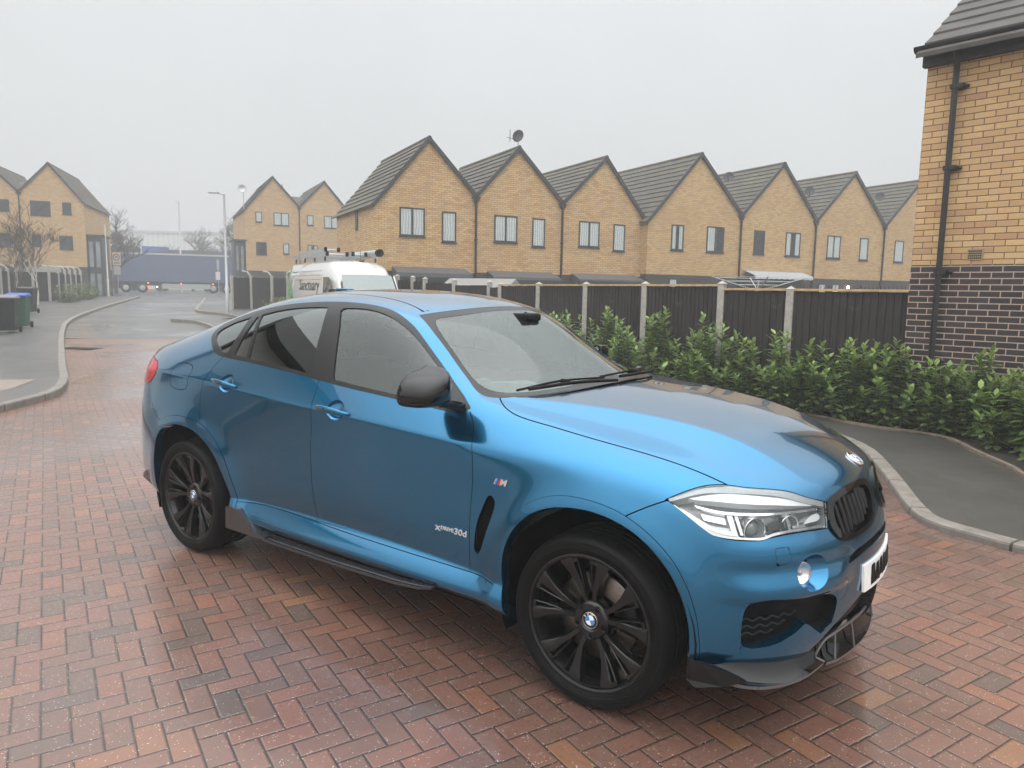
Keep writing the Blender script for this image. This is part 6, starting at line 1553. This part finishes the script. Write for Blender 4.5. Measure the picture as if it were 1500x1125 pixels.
for i, (x, y) in enumerate([(-41.3,14.2),(-42.79,15.2),(-44.62,16.4),(-46.66,17.6),(-49.08,19.0)]):
    shrub('verge_shrub', ['pale low shrub nearest the bins under the bent posts','second low shrub from the bins on the left verge','middle low shrub of the left verge','low shrub near the far end of the left verge','last low shrub on the left verge, by the pale lamp column'][i], 'shrub', x, y, gz(x,y)+.05, .95, .95, 14, 300+i, 'shrubs on the left verge', LEAF2, L_=.22, dens=.6)
for i, (x, y) in enumerate([(-25.0,15.9),(-24.0,15.4),(-26.3,16.7)]):
    shrub('kerb_shrub', ['yellow green shrub beside the lamp post foot','low yellow green shrub next to the car roof rear edge','low shrub on the grass between lamp post and porch'][i], 'shrub', x, y, gz(x,y)+.05, .75, .8, 14, 400+i, 'shrubs by the lamp post', LEAF2, L_=.17, dens=.7)
def tree(name, label, p, z, H, spread, rs, bark, depth=6, trunk=.13, lean=0., group=None, up=.55):
    r_ = random.Random(rs); root = thing(name, label, 'tree', (p[0], p[1], z), 0, group); tk = MB(); cr = MB()
    def grow(a, d, L_, rad, k):
        b = a+d*L_; mb = tk if k == depth else cr
        c = a.lerp(b, .5)+Vector((r_.uniform(-1,1), r_.uniform(-1,1), 0))*L_*.06
        mb.tube([a, c, b], [rad, rad*.85, rad*.68], bark if k >= depth-1 else BARK, 6 if k >= depth-1 else 4 if k > 1 else 3, cap=False)
        if k == 0: return
        n_ = 3
        for i in range(n_):
            t = r_.uniform(.45,1.) if i < n_-1 else 1.; s = a.lerp(b, t)
            v = Vector((r_.gauss(0,1), r_.gauss(0,1), r_.gauss(.15,.5))).normalized()
            nd = (d*up+v*spread+Vector((0,0,.12))).normalized(); grow(s, nd, L_*r_.uniform(.60,.86), max(.007, rad*(.60 if i < n_-1 else .68)), k-1)
    grow(Vector((0,0,-.2)), Vector((lean,0,1)).normalized(), H*.27, trunk, depth)
    tk.build('trunk', parent=root, fix=False); cr.build('crown', parent=root, fix=False); return root
def gp(X, Z): p = W2(X, Z); return (p.x, p.y), gz(p.x, p.y)
for nm, lb, X, Z, H, sp, rs, bk, tr in (
    ('birch_sapling','white stemmed birch sapling standing behind the wheelie bins',(56-750)/1074*36.6,36.6,6.0,.42,5,BIRCH,.045),
    ('bare_sapling','thin bare sapling left of the white birch',(25-750)/1074*37.5,37.5,4.2,.40,6,BARK,.045),
    ('bare_tree','dense bare tree at the corner of the left buff house',(172-750)/1074*66,66,8.8,.62,7,BARK,.20),
    ('bare_tree','rounded bare tree just right of the pale lamp column',(188-750)/1074*84,84,8.0,.66,8,BARK,.20),
    ('bare_tree','smaller bare tree left of the tall lamp post',(240-750)/1074*93,93,8.8,.66,9,BARK,.20),
    ('bare_tree','broad bare tree right of the tall lamp post',(284-750)/1074*93,93,10.4,.68,10,BARK,.24),
    ('bare_tree','sparse bare tree half hidden by the glazed porch house',(352-750)/1074*66,66,8.4,.6,11,BARK,.12)):
    p, z = gp(X, Z); tree(nm, lb, p, z, H, sp, rs, bk, depth=7 if nm == 'bare_tree' else 6, trunk=tr, group='bare trees in the fog' if nm == 'bare_tree' else None)

# ================================================================ street furniture
def lamp_post(label, p, z, H, arm, m, group, r0=.055):
    root = thing('lamp_post', label, 'lamp post', (p[0],p[1],z), 0, group); c = MB(); c.tube([(0,0,-.1),(0,0,1.2),(0,0,1.22),(0,0,H)], [r0*1.35,r0*1.35,r0,r0*.8], m, 12); c.build('column', parent=root)
    a = Vector((-RH.x,-RH.y,0))*arm; hd_ = MB(); hd_.tube([(0,0,H-.02),(a.x*.35,a.y*.35,H+.04)], .03, m, 8); 
    M_ = Matrix.Translation((a.x*.68,a.y*.68,H+.055)) @ Matrix.Rotation(math.atan2(a.y,a.x), 4, 'Z'); L_ = max(abs(arm)*.38,.2); hd_.box((-L_,-.10,-.03),(L_,.10,.035), GALV, M_, bevel=.02); hd_.build('lantern', parent=root)
    return root
p, z = gp((333-750)/1074*31.9, 31.9); lamp_post('grey lamp post standing at the far kerb above the car roof', p, z+.09, 5.05, .62, GALV, 'street lamps')
p, z = gp((160-750)/1074*51.7, 51.7); lamp_post('pale lamp column beside the left buff house and speed sign', p, z+.09, 4.95, .14, simple('pale column', (.60,.58,.53), .6), 'street lamps')
p, z = gp((267.5-750)/1074*85, 85); lamp_post('tall thin lamp post in the fog behind the lorry', p, z, 10.2, .4, GALV, 'street lamps', .09)
REDS = simple('sign red', (.50,.03,.03), .5); SIGNW = simple('sign white', (.66,.66,.64), .5); SIGNB = simple('sign black', (.02,.02,.02), .5)
def sgn_M(X, Z, z): p = W2(X, Z); return Matrix.Translation((p.x,p.y,z)) @ Matrix(((RH.x,-FH.x*-1*-1,0,0),(RH.y,-FH.y*-1*-1,0,0),(0,0,1,0),(0,0,0,1)))
p, z = gp((175-750)/1074*58, 58); sg = thing('speed_limit_sign', 'square white 20 speed limit sign on a thin pole by the left pavement', 'sign', (p[0],p[1],z), math.atan2(RH.y,RH.x))
mb = MB(); mb.tube([(0,0,-.1),(0,0,3.35)], .04, GALV, 8); mb.build('pole', parent=sg)
mb = MB(); mb.box((-.31,-.06,2.35),(.31,-.04,3.35), SIGNW); Mr = Matrix.Translation((0,-.065,2.98)) @ Matrix.Rotation(R(90), 4, 'X'); mb.lathe([(.20,0),(.27,0),(.27,.004),(.20,.004)], REDS, 32, Mr)
vs, fs = text_mesh('20', .24, .002, .004); mb.add([Mr @ v for v in vs], fs, SIGNB); vs, fs = text_mesh('ZONE', .15, .002, .003); mb.add([Matrix.Translation((0,-.065,2.52)) @ Matrix.Rotation(R(90), 4, 'X') @ v for v in vs], fs, SIGNB); mb.build('sign_plate', parent=sg)
mb = MB(); mb.box((-.27,-.06,1.62),(.27,-.04,2.28), SIGNW); mb.build('lower_plate', parent=sg)
p, z = gp((321.5-750)/1074*56, 56); sg = thing('signpost', 'thin post with a small pale plate beside the grey lamp post', 'sign', (p[0],p[1],z), math.atan2(RH.y,RH.x)); mb = MB(); mb.tube([(0,0,-.1),(0,0,2.9)], .04, GALV, 8); mb.build('pole', parent=sg)
mb = MB(); mb.box((-.20,-.06,1.35),(.14,-.04,1.95), SIGNW); mb.box((-.10,-.06,2.1),(.10,-.04,2.85), GALV); mb.build('sign_plate', parent=sg)
def bin_(label, X, Z, col, lid, yaw, h=1.06):
    p, z = gp(X, Z); b = thing('wheelie_bin', label, 'bin', (p[0],p[1],z+.10), yaw, 'wheelie bins on the left pavement'); mb = MB()
    V_ = [Vector((sx*w_, sy*d_, zz_)) for w_, d_, zz_ in ((.22,.25,.06),(.28,.34,.92),(.295,.36,.93),(.295,.36,.97)) for sx, sy in ((-1,-1),(1,-1),(1,1),(-1,1))]
    F_ = [(0,3,2,1)]+[(4*k+i,4*k+(i+1)%4,4*k+4+(i+1)%4,4*k+4+i) for k in range(3) for i in range(4)]+[(12,13,14,15)]; mb.add(V_, F_, col); mb.build('body', parent=b, smooth_angle=30)
    l = MB(); V_ = [(-.305,-.38,.972),(.305,-.38,.972),(.305,.38,.972),(-.305,.38,.972),(-.30,-.37,1.0),(.30,-.37,1.0),(.27,.30,h),(-.27,.30,h)]; l.add(V_, [(0,3,2,1),(4,5,6,7),(0,1,5,4),(1,2,6,5),(2,3,7,6),(3,0,4,7)], lid); l.tube([(-.25,.42,.99),(.25,.42,.99)], .018, lid, 8); l.build('lid', parent=b)
    for s in (-1,1):
        w_ = MB(); w_.lathe([(.0001,-.03),(.09,-.03),(.10,-.02),(.10,.02),(.09,.03),(.0001,.03)], MATBLK, 24, Matrix.Translation((s*.27,.30,.10)) @ Matrix.Rotation(R(90), 4, 'Y')); w_.build('wheel', parent=b)
BK = simple('black bin plastic', (.018,.018,.019), .55); GRN = simple('green bin plastic', (.02,.075,.045), .5); LIDB = simple('blue bin lid', (.03,.07,.42), .45); LIDW = simple('pale wet lid', (.16,.16,.17), .3)
bin_('black wheelie bin with a pale wet lid, cut by the left edge', (9-750)/1074*20.8, 20.8, BK, LIDW, R(60)); bin_('green wheelie bin with a blue lid', (27-750)/1074*22.4, 22.4, GRN, LIDB, R(58)); bin_('dark wheelie bin beyond the green one, beside the birch', (42-750)/1074*29.5, 29.5, BK, BK, R(55))
sh_ = thing('garden_shed', 'grey felt shed roof showing above the garden fence', 'shed', (*W2((703-750)/1074*24, 24), 0), GA-R(45)); mb = MB(); mb.box((-1.0,-.9,0),(1.0,.9,1.75), BOARD); mb.build('wall', parent=sh_)
mb = MB(); mb.add([(-1.15,-1.0,1.70),(1.15,-1.0,1.70),(1.15,.1,2.10),(-1.15,.1,2.10),(1.15,1.0,1.7),(-1.15,1.0,1.7),(-1.15,-1.0,1.64),(1.15,-1.0,1.64)], [(0,1,2,3),(3,2,4,5),(0,6,7,1),(0,3,5),(1,4,2)], simple('grey shed felt', (.22,.215,.20), .9)); mb.build('roof', parent=sh_)
dr = thing('clothes_dryer', 'folding rotary clothes dryer showing above the fence under the awning', 'clothes dryer', (*W2((1105-750)/1074*17, 17), .1)); mb = MB(); mb.tube([(0,0,0),(0,0,1.95)], .022, GALV, 8); mb.build('pole', parent=dr)
for k in range(4):
    a = .5+k*math.pi/2; mb = MB(); mb.tube([(0,0,1.70),(1.05*math.cos(a),1.05*math.sin(a),2.02)], .013, GALV, 6); mb.build('arm', parent=dr)
mb = MB()
for q in (.45,.7,.95):
    for k in range(4): a = .5+k*math.pi/2; b = a+math.pi/2; mb.tube([(1.05*q*math.cos(a),1.05*q*math.sin(a),1.70+.32*q),(1.05*q*math.cos(b),1.05*q*math.sin(b),1.70+.32*q)], .004, SIGNW, 4)
lo_ = mb.build('line', parent=dr); lo_['kind'] = 'stuff'

# ================================================================ van with ladders
VP = W2(-4.22,21.2); dv = (W2(-6.95,25.8)-VP).normalized(); VA = math.atan2(-dv.y,-dv.x)
VAN = thing('parked_van', 'white high roof work van with a green stripe parked beyond the car', 'van', (VP.x, VP.y, gz(VP.x,VP.y)-.05), VA)     # +x is its nose
def van_sec(x, hw, zt, zb, rt=.22, tuck=.0):
    P_ = [(hw-.05,zb),(hw,zb+.25),(hw,1.15),(hw-.05-tuck*.4,zt-.55),(hw-.13-tuck,zt-.22),(hw-.24-tuck,zt-.07),(hw-.48-tuck,zt-.015),(0,zt+.02)]
    return [Vector((x,y,z)) for y,z in P_]+[Vector((x,-y,z)) for y,z in P_[-2::-1]]
TOP = 2.36
secs = [van_sec(-5.25,.97,TOP-.05,.35), van_sec(-5.1,1.0,TOP,.32), van_sec(-3.0,1.0,TOP+.01,.30), van_sec(-1.2,1.0,TOP,.30,tuck=.0), van_sec(-.62,.99,TOP-.06,.30,tuck=.02), van_sec(-.30,.985,TOP-.19,.30,tuck=.05), van_sec(-.02,.98,1.92,.30,tuck=.10)]
mb = MB(); loft_side(mb, secs, WHITEV, cap=True); BODY = mb.build('body', parent=VAN, smooth_angle=40)
def hood_sec(x, hw, zt): P_ = [(hw-.03,.32),(hw,.55),(hw-.01,.9),(hw-.10,zt-.06),(hw-.28,zt),(0,zt+.03)]; return [Vector((x,y,z)) for y,z in P_]+[Vector((x,-y,z)) for y,z in P_[-2::-1]]
mb = MB(); loft_side(mb, [hood_sec(-.05,.98,1.36), hood_sec(.45,.97,1.22), hood_sec(.80,.92,1.02), hood_sec(.95,.82,.80)], WHITEV); mb.build('bonnet', parent=VAN, smooth_angle=50)
mb = MB(); mb.add([(.56,-.80,1.20),(.56,.80,1.20),(.02,.74,1.93),(.02,-.74,1.93),(.60,0,1.21),(.05,0,1.95)], [(0,4,5,3),(4,1,2,5)], simple('van windscreen', (.16,.20,.20), .08, coat=1.)); mb.build('windscreen', parent=VAN)
for s in (-1,1):
    mb = MB(); mb.add([(.50,s*.86,1.20),(.02,s*.80,1.90),(-.05,s*.86,1.96),(.40,s*.93,1.18)], [(0,1,2,3)], WHITEV); mb.build('windscreen_pillar', parent=VAN)
    mb = MB(); Y = s*1.004; pts = [(-.02,1.20),(-.95,1.20),(-.95,1.86),(-.42,1.86),(-.22,1.74)]; mb.add([Vector((x, s*(1.006 if z < 1.5 else .975), z)) for x, z in pts], [tuple(range(5))], simple('van side glass', (.035,.04,.042), .08, coat=1.)); mb.build('door_window', parent=VAN)
    mb = MB(); mb.box((.02,s*1.02-.10,1.15),(.14,s*1.02+.12,1.52), MATBLK, bevel=.03); mb.build('door_mirror', parent=VAN)
    for x in (-.10-.0,-4.1):
        w_ = MB(); Mw = Matrix.Translation((x+.35,s*.90,.34)) @ Matrix.Rotation(R(90), 4, 'X'); w_.lathe([(.0001,-.10),(.2,-.10),(.33,-.09),(.345,-.06),(.345,.06),(.33,.09),(.2,.10),(.0001,.08)], MATBLK, 32, Mw); w_.build('wheel', parent=VAN)
mb = MB()       # green swoosh on the flank towards the street, at the tail
for s in (-1,):
    L1 = catmull([(-5.02,2.20),(-5.05,1.95),(-5.06,1.7),(-5.0,1.35),(-4.85,1.1),(-4.6,.8)], 5); L2 = catmull([(-4.88,2.20),(-4.86,1.95),(-4.72,1.7),(-4.50,1.35),(-4.2,1.1),(-3.8,.8)], 5)
    def fy(z): return 1.003 if z < 1.15 else 1.003-(z-1.15)/(TOP-.55-1.15)*.05 if z < TOP-.55 else .953-(z-TOP+.55)/.33*.08
    mb.grid([[Vector((x, s*(fy(z)+.004), z)) for x, z in L_] for L_ in (L1, L2)], GREENV)
mb.build('green_stripe', parent=VAN)
vs, fs = text_mesh('Sanctuary', .50, .002, .0, .12); mb = MB(); mb.add([Vector((-2.55+v.x*1.15, -(fy(1.62+v.y)+.006+v.z), 1.62+v.y*1.0)) for v in vs], fs, LETTER); mb.build('lettering', parent=VAN, fix=False)
mb = MB()
for zl_ in (2.06,1.93,1.80): mb.tube([(-4.9,-(fy(zl_)+.003),zl_),(-1.35,-(fy(zl_)+.003),zl_)], .007, simple('panel groove', (.35,.35,.34), .5), 5)
mb.build('panel_ribs', parent=VAN)['kind'] = 'stuff'
rk = MB()
for x in (-4.7,-3.6,-2.5,-1.4): rk.box((x-.03,-.88,TOP+.10),(x+.03,.88,TOP+.14), ALU); rk.box((x-.03,-.80,TOP-.02),(x+.03,-.76,TOP+.12), DARKTRIM); rk.box((x-.03,.76,TOP-.02),(x+.03,.80,TOP+.12), DARKTRIM)
rk.build('roof_rack', parent=VAN); mb = MB(); mb.tube([(-.75,.1,TOP-.02),(-.80,.1,TOP+.30)], .008, DARKTRIM, 5); mb.box((-.80,.05,TOP-.06),(-.68,.15,TOP+.0), DARKTRIM); mb.build('aerial', parent=VAN)
MV = Matrix.Translation((VP.x,VP.y,gz(VP.x,VP.y)-.05)) @ Matrix.Rotation(VA, 4, 'Z')
def ladder(label, y0, y1, z0, z1, x0, x1, n_, tilt=0.):
    root = thing('ladder', label, 'ladder', MV @ Vector(((x0+x1)/2,(y0+y1)/2,z0)), VA, 'ladders on the van roof'); a = MB(); L_ = (x1-x0)/2
    for y in (y0,y1):
        q = MB(); yy = y-(y0+y1)/2; q.box((-L_,yy-.03,0),(L_,yy+.03,.085), ALU); q.build('rail', parent=root)
    q = MB()
    for i in range(n_): x = -L_+.15+i*(2*L_-.3)/(n_-1); q.tube([(x,(y0-y1)/2,.045),(x,(y1-y0)/2,.045)], .018, ALU, 6)
    o = q.build('rungs', parent=root); o['kind'] = 'stuff'
    q = MB()
    for y in ((y0-y1)/2,(y1-y0)/2): q.box((L_,y-.04,-.02),(L_+.06,y+.04,.11), MATBLK)
    q.build('end_cap', parent=root)['kind'] = 'stuff'; root.rotation_euler[0] = tilt
ladder('upper ladder lying on the van roof rack', -.62,-.22,TOP+.30,0,-4.9,-1.9,11); ladder('lower ladder lying flat on the van roof rack bars', -.75,-.15,TOP+.15,0,-5.2,-1.3,13); ladder('short ladder on the far side of the van roof rack', .0,.40,TOP+.16,0,-4.2,-1.2,9)
pt = thing('pipe_tube', 'grey pipe carrier tube with a black end on the van roof', 'pipe carrier', MV @ Vector((-2.4,.62,TOP+.24)), VA); mb = MB(); mb.tube([(-1.6,0,0),(1.7,0,0)], .10, GALV, 14); mb.build('tube', parent=pt); mb = MB(); mb.tube([(1.7,0,0),(1.86,0,0)], .115, MATBLK, 14); mb.build('end_cap', parent=pt)

# ================================================================ lorry, trailers, warehouse
LP = W2((168-750)/1074*74, 74); GLa = math.atan2(.916*RH.y+.40*FH.y, .916*RH.x+.40*FH.x)
LO_ = thing('articulated_lorry', 'lorry with a navy curtain sided trailer crossing the street end', 'lorry', (LP.x, LP.y, .93), GLa)
mb = MB(); mb.box((0,0,1.15),(13.6,2.5,3.86), BLUET); mb.build('trailer_body', parent=LO_); mb = MB(); mb.box((-.02,-.02,3.86),(13.62,2.52,4.02), simple('pale trailer rail', (.42,.42,.40), .6)); mb.build('roof_rail', parent=LO_)
mb = MB(); mb.box((.1,.15,.80),(13.5,2.35,1.15), MATBLK); mb.box((4.4,.05,.45),(9.0,.10,.95), GALV); mb.box((4.5,.3,.5),(7.0,1.0,1.0), MATBLK); mb.build('chassis', parent=LO_)
def lw(x, r=.50):
    w_ = MB(); w_.lathe([(.0001,.0),(.16,.03),(.28,.05),(.30,.0),(r-.03,.02),(r,-.03),(r,-.25),(.2,-.28)], MATBLK, 28, Matrix.Translation((x,.10,.50)) @ Matrix.Rotation(R(90), 4, 'X')); w_.lathe([(.0001,.052),(.12,.06),(.26,.055),(.27,.04)], GALV, 24, Matrix.Translation((x,.10,.50)) @ Matrix.Rotation(R(90), 4, 'X')); w_.build('wheel', parent=LO_)
for x in (1.1,2.6,9.3,10.6,11.9,-2.6): lw(x)
mb = MB(); V_ = []
for x, zt_ in ((-1.2,3.3),(-1.6,3.45),(-2.9,3.35),(-3.35,2.5),(-3.45,1.4),(-3.45,.35)): V_.append((x,zt_))
k = len(V_)+1; poly = [(-1.2,.5)]+V_; 
mb.add([Vector((x,0.05,z)) for x,z in poly]+[Vector((x,2.45,z)) for x,z in poly], [tuple(range(k)), tuple(range(k,2*k))[::-1]]+[(i,(i+1)%k,k+(i+1)%k,k+i) for i in range(k)], simple('pale cab paint', (.58,.57,.53), .4)); mb.build('cab', parent=LO_)
mb = MB(); mb.box((-2.9,.03,1.75),(-1.9,.045,2.6), simple('cab glass', (.03,.035,.04), .1)); mb.build('cab_window', parent=LO_); mb = MB(); mb.box((-3.3,.25,.40),(2.9,2.2,.95), MATBLK); mb.build('tractor_frame', parent=LO_)
OR_ = mat_emit('orange marker lamp', (1.,.22,.05), 3.); RD_ = mat_emit('red tail lamp', (1.,.05,.03), 3.); WH_ = mat_emit('white lamp', (1.,.92,.8), 4.)
for x, z, m in ((3.15,1.0,OR_),(6.2,.98,OR_),(9.25,.97,OR_),(11.5,.97,OR_),(-3.3,.95,OR_),(-.4,.85,OR_),(3.15,.62,RD_),(3.28,.50,RD_),(3.95,.62,WH_),(-2.0,.83,WH_),(-4.2,1.3,RD_),(-4.2,.75,RD_)):
    mb = MB(); mb.box((x-.07,-.03,z-.06),(x+.07,.0,z+.06), m); mb.build('marker_lamp', parent=LO_)
def trailer(label, X0, X1, Z, zt, m):
    a, b = W2(X0, Z), W2(X1, Z+(X1-X0)*.42); ang = math.atan2((b-a).y,(b-a).x); L_ = (b-a).length; t = thing('box_trailer', label, 'trailer', (a.x,a.y,.95), ang, 'trailers parked behind the lorry')
    mb = MB(); mb.box((0,0,1.1),(L_,2.5,zt), m); mb.build('body', parent=t); mb = MB(); mb.box((.1,.2,.7),(L_-.1,2.3,1.1), MATBLK); mb.build('chassis', parent=t)
    for x in (L_*.6,L_*.8): q = MB(); q.lathe([(.0001,.0),(.45,.02),(.5,-.03),(.5,-.25),(.2,-.28)], MATBLK, 20, Matrix.Translation((x,.2,.5)) @ Matrix.Rotation(R(90), 4, 'X')); q.build('wheel', parent=t)
fx = lambda px, Z: (px-750)/1074*Z
trailer('dull blue box trailer behind the lorry cab', fx(158,92), fx(199,92), 92, 5.45, BLUET); trailer('bright blue box trailer behind the front of the lorry trailer', fx(200,92), fx(233,92), 94, 5.65, BLUE2)
trailer('long dull blue trailer behind the middle of the lorry trailer', fx(234,95), fx(331,95), 95.5, 5.35, BLUET); trailer('bright blue trailer showing beside the grey lamp post', fx(333,98), fx(385,98), 99, 5.5, BLUE2)
wa = W2(fx(170,150), 150); wh = thing('warehouse', 'pale ribbed warehouse fading into the fog behind the trees', 'warehouse', (wa.x,wa.y,1.0), math.atan2(RH.y,RH.x)+R(8)); mb = MB(); mb.box((0,0,-1),(21.5,30,11.2), mat_corrug('pale ribbed cladding', (.62,.64,.63), (.52,.55,.55), 1.)); mb.build('wall', parent=wh)
mb = MB(); mb.box((-.2,-.2,11.2),(21.7,30,11.7), GALV); mb.build('roof', parent=wh)
# ================================================================ light, air and camera
w = bpy.data.worlds.new('World'); scene.world = w; w.use_nodes = True; nt = w.node_tree; nt.nodes.clear(); n = N(nt)
SUN_EL, SUN_AZ = R(40), R(152)
sky = n.node('ShaderNodeTexSky'); sky.sky_type = 'NISHITA'; sky.sun_disc = False; sky.sun_elevation = SUN_EL; sky.sun_rotation = SUN_AZ; sky.dust_density = 6.; sky.air_density = 1.5; sky.ozone_density = 1.
d = n.node('ShaderNodeTexCoord').outputs['Generated']; zc = n.math('MAXIMUM', n.sep(d)[2], 0.)
# overcast: the zenith is brighter than the horizon; the clear-sky colour only tints it
lum = n.math('ADD', n.math('ADD', 5.75, n.math('MULTIPLY', zc, 3.7)), n.math('MULTIPLY', n.math('POWER', n.math('MAXIMUM', n.math('SUBTRACT', zc, .34), 0.), 1.4), 40.))
cl = n.noise(d, 1.6, 4, .6); lum = n.math('MULTIPLY', lum, n.maprange(cl, .3, .7, .95, 1.05))
grey = n.mix(1., n.comb(.965, .985, 1.0), lum, blend='MULTIPLY')
col = n.mix(.06, grey, sky.outputs[0])
bg = n.node('ShaderNodeBackground'); n.put(bg.inputs[0], col); bg.inputs[1].default_value = .10
o = n.node('ShaderNodeOutputWorld'); nt.links.new(bg.outputs[0], o.inputs[0])
sd = bpy.data.lights.new('sun', 'SUN'); sd.energy = 1.5; sd.angle = R(165); sd.color = (1.,.97,.93); so = bpy.data.objects.new('sun', sd); COL.objects.link(so)
sv = Vector((math.sin(SUN_AZ)*math.cos(SUN_EL), math.cos(SUN_AZ)*math.cos(SUN_EL), math.sin(SUN_EL))); so.rotation_euler = sv.to_track_quat('Z','Y').to_euler()
hz_ = MB(); hz_.box((-255,-255,-2.),(255,430,18), None); hb = hz_.build('haze'); m, nt2, out2 = new_mat('fog'); nn_ = N(nt2)
pv = nn_.node('ShaderNodeVolumePrincipled'); pv.inputs['Color'].default_value = (.77,.78,.79,1); pv.inputs['Density'].default_value = .0050; pv.inputs['Anisotropy'].default_value = .0
nt2.links.new(pv.outputs[0], out2.inputs['Volume']); hb.data.materials.clear(); hb.data.materials.append(m); hb['kind'] = 'stuff'; hb.display_type = 'WIRE'
cd = bpy.data.cameras.new('camera'); co_ = bpy.data.objects.new('camera', cd); COL.objects.link(co_)
x, y, z, yaw, pit, rol, f = CAMV
cd.sensor_fit = 'HORIZONTAL'; cd.sensor_width = 36; cd.lens = f/1500*36; cd.clip_start = .05; cd.clip_end = 3000
cp, sp_ = math.cos(pit), math.sin(pit); fw = Vector((math.cos(yaw)*cp, math.sin(yaw)*cp, -sp_)); rt = Vector((math.sin(yaw), -math.cos(yaw), 0)); up_ = rt.cross(fw)
r2 = rt*math.cos(rol)+up_*math.sin(rol); u2 = -rt*math.sin(rol)+up_*math.cos(rol)
M_ = Matrix((r2, u2, -fw)).transposed().to_4x4(); M_.translation = Vector((x, y, z)); co_.matrix_world = M_; scene.camera = co_
scene.view_settings.view_transform = 'Standard'; scene.view_settings.look = 'None'; scene.view_settings.gamma = 1; scene.view_settings.exposure = .36; scene.view_settings.use_curve_mapping = False
cyc = scene.cycles; cyc.use_denoising = True; cyc.max_bounces = 8; cyc.transparent_max_bounces = 12; cyc.volume_bounces = 0; cyc.sample_clamp_indirect = 6.
